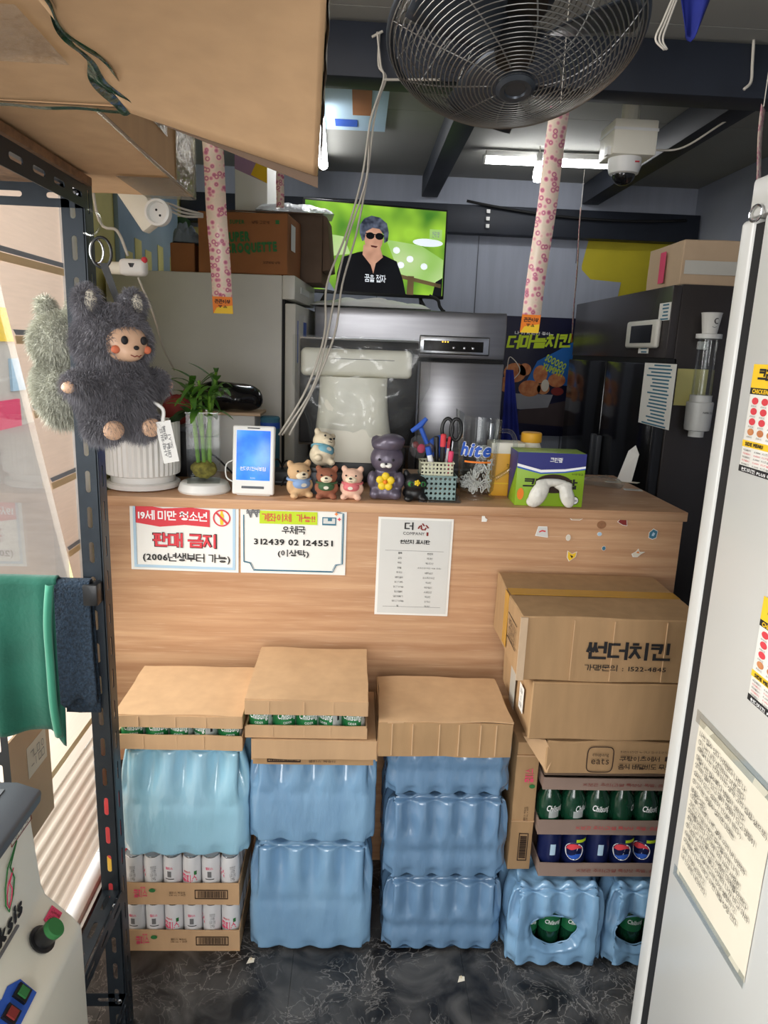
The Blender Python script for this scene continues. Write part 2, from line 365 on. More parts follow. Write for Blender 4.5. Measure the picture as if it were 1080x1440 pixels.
def piece_layers(n, F):
    """a small step in height for each separate stroke, so that crossing strokes do not share a plane"""
    lay = [0] * n
    for q, f in enumerate(F):
        for i in f: lay[i] = q
    return lay
def glyph_outlines(chars):
    """outline of every Latin character in use, converted once from the built-in font; each stands on its own line"""
    c = bpy.data.curves.new('lettering', 'FONT'); c.body = 'H\n' + '\n'.join(chars) + '\nH'; c.resolution_u = 2; c.space_line = 2.0
    o = bpy.data.objects.new('lettering', c); me = bpy.data.meshes.new_from_object(o)
    n = len(chars) + 1; co = [v.co.copy() for v in me.vertices]; ys = [v.y for v in co]
    pitch = (max(ys) - min(ys) - 0.73) / n
    cell = [[{}, []] for _ in range(n + 1)]
    for p in me.polygons:
        vs = list(p.vertices); k = max(0, min(n, int(round((0.36 - sum(co[i].y for i in vs) / len(vs)) / pitch))))
        cell[k][1].append(vs)
        for i in vs: cell[k][0].setdefault(i, len(cell[k][0]))
    out = {}
    for k, ch in enumerate('H' + chars):
        d, fs = cell[k]; V = [(co[i].x, co[i].y + k * pitch) for i in d]
        if V: out[ch] = (V, [tuple(d[i] for i in f) for f in fs], max(x for x, y in V) + 0.07)
    bpy.data.objects.remove(o); bpy.data.curves.remove(c); bpy.data.meshes.remove(me)
    return out
def write_texts():
    latin = glyph_outlines(''.join(sorted(c for c in set(''.join(p[1] for p in PENDING)) - set(' \n') if ord(c) < 0x1100)))
    for me, body, c, right, up, w, h, bold, lift, bend, k in PENDING:
        shear, align, lines = k.get('shear', 0.0), k.get('align', 'CENTER'), k.get('lines', 1.0)
        rim = [(0, 0)] if bold < .012 else [(bold * math.cos(t), bold * math.sin(t)) for t in [2 * math.pi * q / 6 for q in range(6)]]
        V, F = [], []
        for li, line in enumerate(body.split('\n')):
            lv_, lf, x = [], [], 0.0
            for ch in line:
                if ch == ' ': x += .32; continue
                if ord(ch) < 0x1100:
                    if ch not in latin: x += .3; continue
                    gv, gf, adv = latin[ch]; sh = rim; adv += bold
                else: gv, gf, adv = stroke_glyph(ch, .078 + 1.5 * bold); sh = [(0, 0)]
                lay = piece_layers(len(gv), gf) if ord(ch) >= 0x1100 else [0] * len(gv)
                for qi, (ox, oy) in enumerate(sh):
                    o = len(lv_); lv_ += [(a + x + ox, b + oy, qi + min(q, 12)) for (a, b), q in zip(gv, lay)]; lf += [tuple(i + o for i in f) for f in gf]
                x += adv
            dx = -x / 2 if align == 'CENTER' else 0.0; o = len(V)
            V += [(a + dx + b * shear, b - li * 1.12 * lines, q) for a, b, q in lv_]; F += [tuple(i + o for i in f) for f in lf]
        if not V: continue
        xs = [a for a, b, q in V]; ys = [b for a, b, q in V]
        cx, cy = (min(xs) + max(xs)) / 2, (min(ys) + max(ys)) / 2; bw, bh = max(xs) - min(xs), max(ys) - min(ys)
        sx = w / bw if w else h / bh; sy = h / bh if h else sx
        r = Vector(right).normalized(); u = Vector(up).normalized(); nn = r.cross(u).normalized()
        pts = [((a - cx) * sx, (b - cy) * sy, q * 2.5e-5) for a, b, q in V]
        def place(x, y, q):
            if not bend: return tuple(c + r * x + u * y + nn * (lift + q))
            p = bend(x, y); return tuple(p + Vector((p.x, p.y, 0)).normalized() * q)
        me.from_pydata([place(*p) for p in pts], [], F); me.update()
def flat(parent, name, pts, c, right, up, material, lift=0.0005, t=0.0003):
    """flat printed shape: 2-D outline pts laid on a surface"""
    r = Vector(right).normalized(); u = Vector(up).normalized(); n = r.cross(u); c = Vector(c)
    P = [c + r * x + u * y + n * lift for x, y in pts]
    return MB().slab(P, n * t).build(name, material, parent)
def rect(x0, x1, y0, y1): return [(x0, y0), (x1, y0), (x1, y1), (x0, y1)]
def ell(cx, cy, rx, ry, n=24, a0=0): return [(cx + rx * math.cos(a0 + 2 * math.pi * i / n), cy + ry * math.sin(a0 + 2 * math.pi * i / n)) for i in range(n)]
XR, ZU = (1, 0, 0), (0, 0, 1)

SCRATCH = bpy.data.scenes.new('scratch')
def blob(balls, voxel=0.006, smooth=4):
    m = MB()
    for b in balls: m.ball(*b[:2], n=16, m=10, rot=(b[2] if len(b) > 2 else None))
    me = m.mesh('blob'); o = bpy.data.objects.new('blob', me); SCRATCH.collection.objects.link(o)
    r = o.modifiers.new('r', 'REMESH'); r.mode = 'VOXEL'; r.voxel_size = voxel
    s = o.modifiers.new('s', 'SMOOTH'); s.factor = 0.5; s.iterations = smooth
    SCRATCH.view_layers[0].update()
    out = bpy.data.meshes.new_from_object(o.evaluated_get(SCRATCH.view_layers[0].depsgraph))
    bpy.data.objects.remove(o); bpy.data.meshes.remove(me)
    for p in out.polygons: p.use_smooth = True
    return out
def fur(me, count, length, width, droop=0.3, jitter=0.5, seed=1, keep=None):
    rnd = random.Random(seed); me.calc_loop_triangles(); tris = me.loop_triangles
    cum = []; s = 0
    for t in tris: s += t.area; cum.append(s)
    import bisect
    out = MB()
    for _ in range(count):
        t = tris[min(bisect.bisect(cum, rnd.random() * s), len(tris) - 1)]
        a, b, c = [me.vertices[i].co for i in t.vertices]; u, v = rnd.random(), rnd.random()
        if u + v > 1: u, v = 1 - u, 1 - v
        p = a + (b - a) * u + (c - a) * v; n = t.normal
        if keep and not keep(p): continue
        d = (n + Vector((rnd.gauss(0, jitter), rnd.gauss(0, jitter), rnd.gauss(0, jitter) - droop))).normalized()
        w = d.cross(Vector((rnd.random(), rnd.random(), rnd.random()))).normalized() * width
        L = length * (0.5 + rnd.random()); o = len(out.v)
        k = p + d * L * 0.55; tip = p + (d + Vector((0, 0, -0.35))) * L
        out.v += [tuple(p - w), tuple(p + w), tuple(k + w * 0.7), tuple(k - w * 0.7), tuple(tip)]
        out.f += [(o, o + 1, o + 2, o + 3), (o + 3, o + 2, o + 4)]
    m2 = bpy.data.meshes.new('fur'); m2.from_pydata(out.v, [], out.f)
    for q in m2.polygons: q.use_smooth = True
    return m2

def slotted(length, width, t=0.002, slot=(0.011, 0.034), pitch=0.05, thick_dir=None):
    """slotted steel strip in local (x across, y along), thickness along z"""
    m = MB(); n = max(1, int(length / pitch)); p = length / n; sw, sh = slot
    def ring(cx, cy):
        R = sw / 2; hs = sh / 2 - R; pts = []
        for k in range(6): a = math.pi * k / 5; pts.append((cx + R * math.cos(a), cy + hs + R * math.sin(a)))
        for k in range(6): a = math.pi + math.pi * k / 5; pts.append((cx + R * math.cos(a), cy - hs + R * math.sin(a)))
        return pts
    for i in range(n):
        y0, y1 = i * p, (i + 1) * p; cy = (y0 + y1) / 2; x0, x1 = -width / 2, width / 2
        inner = ring(0, cy)
        outer = [(x1, cy + sh * .3), (x1, y1), (x1 * .4, y1), (-x1 * .4, y1), (x0, y1), (x0, cy + sh * .3), (x0, cy - sh * .3), (x0, y0), (-x1 * .4, y0), (x1 * .4, y0), (x1, y0), (x1, cy - sh * .3)]
        for z in (0, t):
            m.add([(a, b, z) for a, b in inner] + [(a, b, z) for a, b in outer], [(k, (k + 1) % 12, 12 + (k + 1) % 12, 12 + k) for k in range(12)])
        m.add([(a, b, 0) for a, b in inner] + [(a, b, t) for a, b in inner], [(k, (k + 1) % 12, 12 + (k + 1) % 12, 12 + k) for k in range(12)])
    for sx in (-1, 1):
        m.add([(sx * width / 2, 0, 0), (sx * width / 2, length, 0), (sx * width / 2, length, t), (sx * width / 2, 0, t)], [(0, 1, 2, 3)])
    return m
def orient(m, origin, ex, ey):
    ex = Vector(ex).normalized(); ey = Vector(ey).normalized(); ez = ex.cross(ey); o = Vector(origin)
    m.v = [tuple(o + ex * x + ey * y + ez * z) for x, y, z in m.v]; return m
def catenary(a, b, sag, n=14):
    a, b = Vector(a), Vector(b); return [a.lerp(b, i / n) + Vector((0, 0, -sag * 4 * (i / n) * (1 - i / n))) for i in range(n + 1)]
def spline(pts, n=8):
    P = [Vector(p) for p in pts]; P = [P[0] * 2 - P[1]] + P + [P[-1] * 2 - P[-2]]; out = []
    for i in range(1, len(P) - 2):
        for k in range(n):
            t = k / n; a, b, c, d = P[i - 1:i + 3]
            out.append(0.5 * ((2 * b) + (c - a) * t + (2 * a - 5 * b + 4 * c - d) * t * t + (3 * b - a - 3 * c + d) * t ** 3))
    out.append(P[-2]); return out
# ------------------------------------------------------------------ the setting
def pos_mat(name, fn):
    m = bpy.data.materials.new(name); m.use_nodes = True; nt = m.node_tree; N = nt.nodes; L = nt.links
    g = N.new('ShaderNodeNewGeometry'); fn(N, L, N['Principled BSDF'], g.outputs['Position']); MATS[name] = m; return m
def _floor(N, L, b, P):
    nz = N.new('ShaderNodeTexNoise'); nz.inputs['Scale'].default_value = 9; nz.inputs['Detail'].default_value = 8; nz.inputs['Distortion'].default_value = 1.2
    L.new(P, nz.inputs['Vector'])
    r1 = N.new('ShaderNodeValToRGB'); e = r1.color_ramp.elements; e[0].position = .35; e[0].color = lin((20, 20, 22)); e[1].position = .78; e[1].color = lin((92, 90, 88))
    L.new(nz.outputs['Fac'], r1.inputs[0])
    mx = N.new('ShaderNodeMix'); mx.data_type = 'RGBA'; L.new(nz.outputs['Color'], mx.inputs[7]); L.new(P, mx.inputs[6]); mx.inputs[0].default_value = .2
    vo = N.new('ShaderNodeTexVoronoi'); vo.feature = 'DISTANCE_TO_EDGE'; vo.inputs['Scale'].default_value = 25; L.new(mx.outputs[2], vo.inputs['Vector'])
    r2 = N.new('ShaderNodeValToRGB'); e = r2.color_ramp.elements; e[0].position = 0.0; e[0].color = (1, 1, 1, 1); e[1].position = .045; e[1].color = (0, 0, 0, 1)
    L.new(vo.outputs['Distance'], r2.inputs[0])
    n3 = N.new('ShaderNodeTexNoise'); n3.inputs['Scale'].default_value = 5; L.new(P, n3.inputs['Vector'])
    r3 = N.new('ShaderNodeValToRGB'); r3.color_ramp.elements[0].position = .42; r3.color_ramp.elements[1].position = .62; L.new(n3.outputs['Fac'], r3.inputs[0])
    mu = N.new('ShaderNodeMath'); mu.operation = 'MULTIPLY'; L.new(r2.outputs[0], mu.inputs[0]); L.new(r3.outputs[0], mu.inputs[1])
    m2 = N.new('ShaderNodeMix'); m2.data_type = 'RGBA'; L.new(mu.outputs[0], m2.inputs[0]); L.new(r1.outputs[0], m2.inputs[6]); m2.inputs[7].default_value = lin((138, 134, 130))
    L.new(m2.outputs[2], b.inputs['Base Color']); b.inputs['Roughness'].default_value = .42
pos_mat('marble_floor', _floor)
def _wood(N, L, b, P):
    mp = N.new('ShaderNodeMapping'); mp.inputs['Scale'].default_value = (1.1, 4, 22); L.new(P, mp.inputs[0])
    nz = N.new('ShaderNodeTexNoise'); nz.inputs['Scale'].default_value = 2.2; nz.inputs['Detail'].default_value = 6; nz.inputs['Distortion'].default_value = .5; L.new(mp.outputs[0], nz.inputs['Vector'])
    r1 = N.new('ShaderNodeValToRGB'); e = r1.color_ramp.elements; e[0].position = .3; e[0].color = lin((176, 130, 94)); e[1].position = .7; e[1].color = lin((204, 162, 124))
    L.new(nz.outputs['Fac'], r1.inputs[0])
    mp2 = N.new('ShaderNodeMapping'); mp2.inputs['Scale'].default_value = (6, 20, 240); L.new(P, mp2.inputs[0])
    n2 = N.new('ShaderNodeTexNoise'); n2.inputs['Scale'].default_value = 1.6; n2.inputs['Detail'].default_value = 3; L.new(mp2.outputs[0], n2.inputs['Vector'])
    r2 = N.new('ShaderNodeValToRGB'); e = r2.color_ramp.elements; e[0].position = .58; e[0].color = (0, 0, 0, 1); e[1].position = .74; e[1].color = (.5, .5, .5, 1); L.new(n2.outputs['Fac'], r2.inputs[0])
    m2 = N.new('ShaderNodeMix'); m2.data_type = 'RGBA'; L.new(r2.outputs[0], m2.inputs[0]); L.new(r1.outputs[0], m2.inputs[6]); m2.inputs[7].default_value = lin((222, 190, 160))
    L.new(m2.outputs[2], b.inputs['Base Color']); b.inputs['Roughness'].default_value = .48
    bp = N.new('ShaderNodeBump'); bp.inputs['Strength'].default_value = .08; bp.inputs['Distance'].default_value = .004; L.new(n2.outputs['Fac'], bp.inputs['Height']); L.new(bp.outputs[0], b.inputs['Normal'])
pos_mat('oak_laminate', _wood)

fl = struct(B(-1.05, 2.0, -1.6, 4.5, -0.06, -0.004).build('floor', 'black_rubber'))
T = 0.46
tile_me = B(0.0003, T - 0.0003, 0.0003, T - 0.0003, -0.004, 0.0).mesh('floor_tile', bevel=0.0003, seg=1)
tile_me.materials.append(MATS['marble_floor'])
for i in range(7):
    for j in range(13):
        x0, y0 = -1.05 + i * T, -1.5 + j * T
        if x0 + T > 2.25 or y0 + T > 4.7: continue
        o = bpy.data.objects.new('floor_tile', tile_me); COL.objects.link(o); o.location = (x0, y0, 0); o.parent = fl
struct(B(-1.12, 2.06, 4.5, 4.58, 0, 2.75).build('wall_back', 'wall_grey'))
wfr = struct(B(.42, 2.06, -1.68, -1.6, 0, 2.75).build('wall_front', 'wall_grey'))  # unseen wall added to hold back sky light; opening shaped for the front daylight
B(-1.0, .42, -1.68, -1.6, 0, .7).build('lower_panel', 'wall_grey', wfr); B(-1.0, .42, -1.68, -1.6, 2.5, 2.75).build('upper_panel', 'wall_grey', wfr)
struct(B(2.0, 2.06, -1.6, 4.5, 0, 2.75).build('wall_right', 'wall_grey'))
wl = struct(B(-1.12, -1.05, 2.74, 4.5, 0, 2.75).build('wall_left', 'wall_paleyellow'))
struct(MB().slab([(-.79, 2.055, 0), (-.75, 2.055, 0), (-1.05, 2.74, 0), (-1.10, 2.74, 0)], (0, 0, 2.75)).build('wall_left_return', 'wall_paleyellow'))
CEIL = 2.62
ce = struct(B(-1.2, 2.1, -1.6, 4.6, CEIL + .012, CEIL + 0.06).build('ceiling', 'beam_steel'))
for j, (y0, y1) in enumerate(((-1.6, -.4), (-.4, .8), (.8, 2.42), (2.42, 3.35), (3.35, 4.5))):
    for x0, x1 in ((-1.2, .39), (.39, 1.33), (1.33, 2.1)):
        B(x0 + .002, x1 - .002, y0 + .002, y1 - .002, CEIL, CEIL + .012).build('ceiling_panel', 'ceiling_panel', ce)
# steel beam across, rafters, back wall beam
struct(B(-1.05, 2.0, 2.5, 2.62, 2.455, 2.612).build('trim_1', 'beam_steel', bevel=.004))
struct(B(0.345, 0.44, 2.622, 4.48, 2.50, 2.612).build('trim_2', 'beam_steel', bevel=.004))
struct(B(1.30, 1.40, 2.622, 4.48, 2.50, 2.612).build('trim_3', 'beam_steel', bevel=.004))
struct(B(-1.04, 1.99, 4.40, 4.49, 2.30, 2.455).build('trim_4', 'beam_steel', bevel=.004))
struct(B(-1.05, 2.0, 1.1, 1.2, 2.50, 2.612).build('trim_5', 'beam_steel', bevel=.004))
wb = bpy.data.objects['wall_back']
# yellow paint patch and grey sheet on the back wall
flat(wb, 'yellow_paint', [(0, 0), (.62, 0), (.62, .52), (.02, .52), (-.02, .30)], (1.36, 4.5, 1.86), XR, ZU, 'wall_yellow', lift=.002)
flat(wb, 'loose_sheet', [(-.12, -.1), (.22, -.1), (.27, .27), (.08, .28), (-.02, .37), (-.1, .30)], (1.32, 4.497, 1.80), XR, ZU, 'wall_grey', lift=.004)
for x in (-.5, .1, .7, 1.3):
    B(x, x + .004, 4.494, 4.4995, 0, 2.3).build('panel_joint', 'grey_dark', wb)

# left side: glazed front with blind, ribbed panel, sill
w1 = struct(B(-.80, -.76, 1.985, 2.055, 0.0, 2.61).build('window_1', 'window_frame', bevel=.003))
B(-.795, -.765, -1.6, 1.985, 2.25, 2.3).build('head_rail', 'window_frame', w1)
B(-.788, -.784, -1.6, 1.985, 0.08, 2.25).build('pane', 'glass', w1)
sill = struct(B(-.83, -.735, -1.6, 1.985, 0.0, 0.035).build('trim_6', 'window_frame', bevel=.004))
B(-.738, -.722, -1.6, 1.985, 0.0, 0.02).build('sill_track', 'chrome', sill)
bl = thing('window_blind', 'beige blind with pale battens hanging inside the glazed left front', 'blind', (-.78, 1.8, 0.8))
def blv(y, z): return (0, y - 1.8, z - .8)
E_ = [(1.50, 2.24), (1.985, 2.24), (1.985, 0.78), (1.965, 0.78), (1.938, .944), (1.652, 1.696)]
MB().add([blv(y, z) for y, z in E_], [tuple(range(len(E_)))]).build('cloth', 'beige_blind', bl)
def bedge(z): return 1.652 + (1.696 - z) / (1.696 - .944) * (1.938 - 1.652) if z < 1.696 else 1.652 - (z - 1.696) * .28
for z in (2.03, 1.775, 1.60, 1.425, 1.235, 1.03):
    MB().add([blv(bedge(z), z), blv(1.984, z), blv(1.984, z + .018), blv(bedge(z + .018), z + .018)], [(0, 1, 2, 3)]).build('batten', 'beige_light', bl).location.x = .004
    MB().add([blv(bedge(z), z + .02), blv(1.984, z + .02), blv(1.984, z + .032), blv(bedge(z + .032), z + .032)], [(0, 1, 2, 3)]).build('batten_edge', 'blue_edge', bl).location.x = .004
lp = thing('kick_panel', 'lower beige door panel with fine horizontal ribs beside the rack', 'panel', (-.775, 1.7, .04))
MB().grid(lambda u, v: (.002, -.75 + 1.033 * u, .40 + .33 * v), 4, 4).build('sheet', 'beige_panel', lp)
MB().grid(lambda u, v: (.004 + .005 * math.copysign(abs(math.sin(v * math.pi * 15)) ** .5, math.sin(v * math.pi * 15)), -.75 + 1.033 * u, .02 + .38 * v), 2, 180).build('ribbed_sheet', 'beige_panel', lp, smooth=True)
MB().grid(lambda u, v: (.010, -.75 + 1.033 * u, .455 + .02 * v), 2, 1).build('batten', 'beige_light', lp)
# cardboard sheet and note leaning on the panel
cs = thing('cardboard_sheet', 'flat cardboard sheet leaning on the lower door panel', 'cardboard', (-.752, 1.62, .04))
B(0, .005, -.20, .02, .40, .70).build('sheet', 'cardboard_pale', cs)
flat(cs, 'note', rect(-.05, .05, -.04, .04), (.005, -.05, .60), (0, 1, 0), ZU, 'paper_warm')
text(cs, 'lettering', 'ㄱㄴㅁ ㅇ\nㅡㅣ ㅁㅁ', (.0062, -.05, .60), (0, 1, 0), ZU, .07, .045, 'ink_grey', bold=0)
# the street outside
struct(B(-14, -.86, -6, 26, -.2, -.08).build('street_ground', 'street_ground'))
fb = thing('far_building', 'pale building with signs across the street seen past the blind', 'building', (-6.5, 4, -.08))
B(-.4, 0, -9, 20, 0, 7).build('wall', 'street_wall', fb)
for k, (y, z, m) in enumerate(((at(4, 450, X=-6.5).y - 4, at(4, 450, X=-6.5).z, 'ink_yellow'), (at(8, 580, X=-6.5).y - 4, at(8, 580, X=-6.5).z, 'ink_pink'), (at(30, 520, X=-6.5).y - 4, at(30, 520, X=-6.5).z, 'ink_paleblue'), (4.2, 2.3, 'ink_paleblue'), (2.0, 1.9, 'ink_red'))):
    B(0, .05, y - .5, y + .5, z - .3, z + .3).build('sign_board', m, fb)
for y in (-6, -3.5, -1, 1.2, 3.4, 5.6, 8.2, 10.8, 13.4):
    for z in (2.9, 4.6):
        f = B(0, .04, y - .55, y + .55, z, z + 1.1).build('window', 'bluegrey', fb); B(.04, .045, y - .45, y + .45, z + .08, z + 1.02).build('pane', 'glass', f)
# kitchen left wall: blue window film with yellow cut-outs, dark green post
w2 = struct(B(-1.05, -1.03, 3.25, 4.28, 1.60, 2.52).build('window_2', 'wall_blue', bevel=.002))
for y, z in ((3.32, 1.86), (3.46, 1.93), (3.62, 1.9), (3.84, 1.95), (4.08, 1.92)):
    B(-1.03, -1.026, y, y + .10, z - .05, z + .14).build('film_cutout', 'wall_paleyellow', w2, bevel=.03)
struct(B(-1.04, -.99, 4.30, 4.42, 0, 2.3).build('trim_7', 'leaf_dark', bevel=.003))
flat(wb, 'pale_yellow_paint', rect(-1.04, -.55, 1.4, 2.28), (0, 4.5, 0), XR, ZU, 'wall_paleyellow', lift=.002)

# ------------------------------------------------------------------ counter
CF, CT = 2.0, 1.187
mat('knot', (160, 112, 76), .5, var=.15, vscale=60)
ct = thing('service_counter', 'wood-grain laminate counter with tall plain front carrying the paper signs', 'counter', (0, CF, 0))
B(-.72, .968, 0.0, .02, 0, CT - .028).build('front_panel', 'oak_laminate', ct)
B(-.722, .978, -.006, .62, CT - .028, CT).build('worktop', 'oak_laminate', ct, bevel=.002)
B(.948, .968, .02, .60, 0, CT - .028).build('side_panel', 'oak_laminate', ct)
B(-.72, -.70, .02, .60, 0, CT - .028).build('side_panel', 'oak_laminate', ct)

kn = at(846, 738, Y=CF - .0005); flat(ct, 'wood_knot', ell(kn.x, kn.z, .014, .012, 20), (0, 0, 0), XR, ZU, 'knot', lift=.0004)
for label, px_, py_ in (('pale paper scrap on the dark floor in front of the centre stack', 648, 1378), ('tiny pale chip on the floor below the can trays', 352, 1352)):
    a = at(px_, py_, Z=0.0); sc0 = thing('paper_scrap', label, 'scrap', (a.x, a.y, 0.0005), .4)
    MB().slab([(-.012, -.004, 0), (.008, -.007, 0), (.013, .003, .002), (.0, .008, .004)], (0, 0, .0006)).build('scrap', 'paper_warm', sc0); MB().slab([(-.006, .002, .0012), (.004, .0, .0012), (.006, .008, .005)], (0, 0, .0005)).build('curled_corner', 'beige_light', sc0)
# ------------------------------------------------------------------ drink stacks in front of the counter
FY = 1.64
def sm(a, b, t):
    t = max(0, min(1, (t - a) / (b - a))); return t * t * (3 - 2 * t)
def pack_mesh(w, d, h, nx, ny, tall=True, hole=None, seed=0):
    """shrink-wrapped block of bottles: base centre front edge at y=0"""
    rnd = random.Random(seed); r = 0.030
    NX, NY, NZ = nx * 10, ny * 8, 44
    bm = bmesh.new()
    jit = [[rnd.uniform(-.003, .003) for _ in range(ny)] for _ in range(nx)]
    def warp(p):
        p = Vector(p)
        q = Vector((max(-w / 2 + r, min(w / 2 - r, p.x)), max(r, min(d - r, p.y)), max(.012, min(h - .03, p.z))))
        dv = p - q; n = dv.normalized() if dv.length > 1e-9 else Vector((0, 0, 1))
        rr = Vector((r, r, .012 if p.z < h / 2 else .024))
        if dv.length > 1e-9:
            p = q + Vector((n.x * rr.x, n.y * rr.y, n.z * rr.z)) if (abs(n.x) + abs(n.y) + abs(n.z)) > 1.0001 else p
        t = p.z / h
        u = (p.x + w / 2) / w * nx; v = p.y / d * ny
        gx = (.5 + .5 * math.cos(2 * math.pi * u)) ** 1.6; gy = (.5 + .5 * math.cos(2 * math.pi * v)) ** 1.6
        if tall: depth = .0015 + .030 * sm(.42, .80, t) ** 1.3 * (1 - .65 * sm(.86, .97, t)) + .006 * (1 - sm(.02, .14, t)); inset = .016 * sm(.64, .98, t) ** 1.4 + .0022 * math.exp(-((t - .48) / .05) ** 2)
        else: depth = .0018 + .017 * sm(.40, .68, t) ** 1.3 * (1 - .6 * sm(.84, .97, t)) + .009 * (1 - sm(.04, .18, t)); inset = .012 * sm(.66, .98, t) + .004 * math.exp(-((t - .34) / .08) ** 2)
        ax, ay = abs(n.x), abs(n.y)
        if ay > .3 or p.y < .02 or p.y > d - .02:
            k = depth * gx + inset; p.y += k if p.y < d / 2 else -k
        if ax > .3 or abs(p.x) > w / 2 - .02:
            k = depth * gy + inset; p.x += -k if p.x > 0 else k
        if p.z > h - .035:
            i = min(nx - 1, max(0, int(u))); j = min(ny - 1, max(0, int(v)))
            dx = (u - i - .5) * w / nx; dy = (v - j - .5) * d / ny
            cap = math.exp(-((dx * dx + dy * dy) / (.019 ** 2)) ** 1.5)
            ed = min(1, max(0, min(p.y, d - p.y, p.x + w / 2, w / 2 - p.x) / .03)); p.z -= (.007 + .012 * ed) * (1 - cap) * sm(h - .035, h, p.z)
        if p.z < .03:
            p.z += .0032 * max(gx if ay > .3 else 0, gy if ax > .3 else 0)
        nv = noise.noise_vector(p * 14 + Vector((seed * 7.1, 0, 0)))
        w2 = noise.noise(Vector((p.x * 70, p.y * 70, p.z * 16 + seed))) * .0022 * sm(.25, .0, abs(t - .42))
        return p + nv * (.0022 if not hole else .0010) + n * (w2 if not hole else 0)
    def face(fn, nu, nv, skip=None):
        V = [[bm.verts.new(warp(fn(i / nu, j / nv))) for i in range(nu + 1)] for j in range(nv + 1)]
        for j in range(nv):
            for i in range(nu):
                if skip and skip((i + .5) / nu, (j + .5) / nv): continue
                bm.faces.new((V[j][i], V[j][i + 1], V[j + 1][i + 1], V[j + 1][i]))
        return V
    sk = None
    if hole:
        hx, hz, ra, rb = hole
        sk = lambda s, t: ((s * w - w / 2 - hx) / ra) ** 2 + ((t * h - hz) / rb) ** 2 < 1
    front = lambda s, t: (s * w - w / 2, 0, t * h)
    if hole:
        # concentric patch round the torn hole keeps its edge smooth
        n = 96; rings = []
        cx, cz = hx, hz
        for k in range(23):
            f = k / 22; row = []
            for a in range(n):
                an = 2 * math.pi * (a + .5) / n; ca, sa = math.cos(an), math.sin(an)
                s = 1e9
                if ca > 1e-9: s = min(s, (w / 2 - cx) / ca)
                if ca < -1e-9: s = min(s, (-w / 2 - cx) / ca)
                if sa > 1e-9: s = min(s, (h - cz) / sa)
                if sa < -1e-9: s = min(s, (-cz) / sa)
                e = 1 + .05 * math.sin(3 * an) + .03 * math.sin(7 * an + 1)
                x = (cx + ra * e * ca) * (1 - f) + (cx + s * ca) * f; z = (cz + rb * e * sa) * (1 - f) + (cz + s * sa) * f
                q = warp((x, 0, z)); q.y += .018 * (1 - f) ** 4 - .006 * math.exp(-((f - .16) / .10) ** 2) + .0012 * math.sin(an * 17) * (1 - f) ** 4
                row.append(bm.verts.new(q))
            rings.append(row)
        for k in range(22):
            for a in range(n):
                bm.faces.new((rings[k][a], rings[k][(a + 1) % n], rings[k + 1][(a + 1) % n], rings[k + 1][a]))
    else: face(front, NX, NZ)
    face(lambda s, t: (w / 2 - s * w, d, t * h), NX, NZ)
    face(lambda s, t: (w / 2, s * d, t * h), NY, NZ)
    face(lambda s, t: (-w / 2, d - s * d, t * h), NY, NZ)
    face(lambda s, t: (s * w - w / 2, t * d, h), NX, NY)
    face(lambda s, t: (s * w - w / 2, d - t * d, 0), 8, 6)
    bmesh.ops.remove_doubles(bm, verts=bm.verts, dist=.0008)
    bmesh.ops.recalc_face_normals(bm, faces=bm.faces)
    me = bpy.data.meshes.new('film'); bm.to_mesh(me); bm.free()
    for p in me.polygons: p.use_smooth = True
    return me
def pack(label, x, y, z, w, d, h, nx, ny, material, tall=True, seed=0, rz=0):
    t = thing('bottle_pack', label, 'bottle pack', (x, y, z), rz, 'blue shrink-wrapped bottle packs in front of the counter')
    link('film', pack_mesh(w, d, h, nx, ny, tall, None, seed), material, t)
    MB().tube([(-w * .44, d * .5, h - .012), (w * .44, d * .5, h - .012)], .0012, 5).build('film_seam', material, t)
    return t

mat('drink_can', (222, 222, 224), 0.3, var=0.03, metal=0.0, spec=0.6)
def tray(name, label, x, y, z, w, d, lip, material='cardboard', group=None, rz=0):
    t = thing(name, label, 'tray', (x, y, z), rz, group)
    B(-w / 2, w / 2, 0, d, 0, .003).build('base', material, t)
    B(-w / 2, w / 2, 0, .003, 0, lip).build('front_wall', material, t, cuts=5, crumple=.0016, cscale=16)
    B(-w / 2, w / 2, d - .003, d, 0, lip).build('back_wall', material, t)
    B(-w / 2, -w / 2 + .003, .003, d - .003, 0, lip).build('side_wall', material, t)
    B(w / 2 - .003, w / 2, .003, d - .003, 0, lip).build('side_wall', material, t)
    return t
def barcode(parent, x0, x1, z0, z1, y, frame=True, lift=.0006, up=False):
    rnd = random.Random(int(x0 * 1e4) + 5)
    m = MB(); w, h = x1 - x0, z1 - z0; q = .0022
    if frame:
        for a in ((x0, x1, z0, z0 + q), (x0, x1, z1 - q, z1), (x0, x0 + q, z0, z1), (x1 - q, x1, z0, z1)): m.box(a[0], a[1], y - lift, y, a[2], a[3])
    if up:
        z = z0 + .008
        while z < z1 - .008:
            s = rnd.choice((.0008, .0014, .002)); m.box(x0 + .004, x1 - .004, y - lift, y, z, z + s); z += s + rnd.choice((.001, .0016))
    else:
        x = x0 + .008
        while x < x1 - .008:
            s = rnd.choice((.0008, .0014, .002)); m.box(x, x + s, y - lift, y, z0 + .004, z1 - .004); x += s + rnd.choice((.001, .0016))
    o = m.build('barcode', 'ink_brown', parent); return stuff(o)
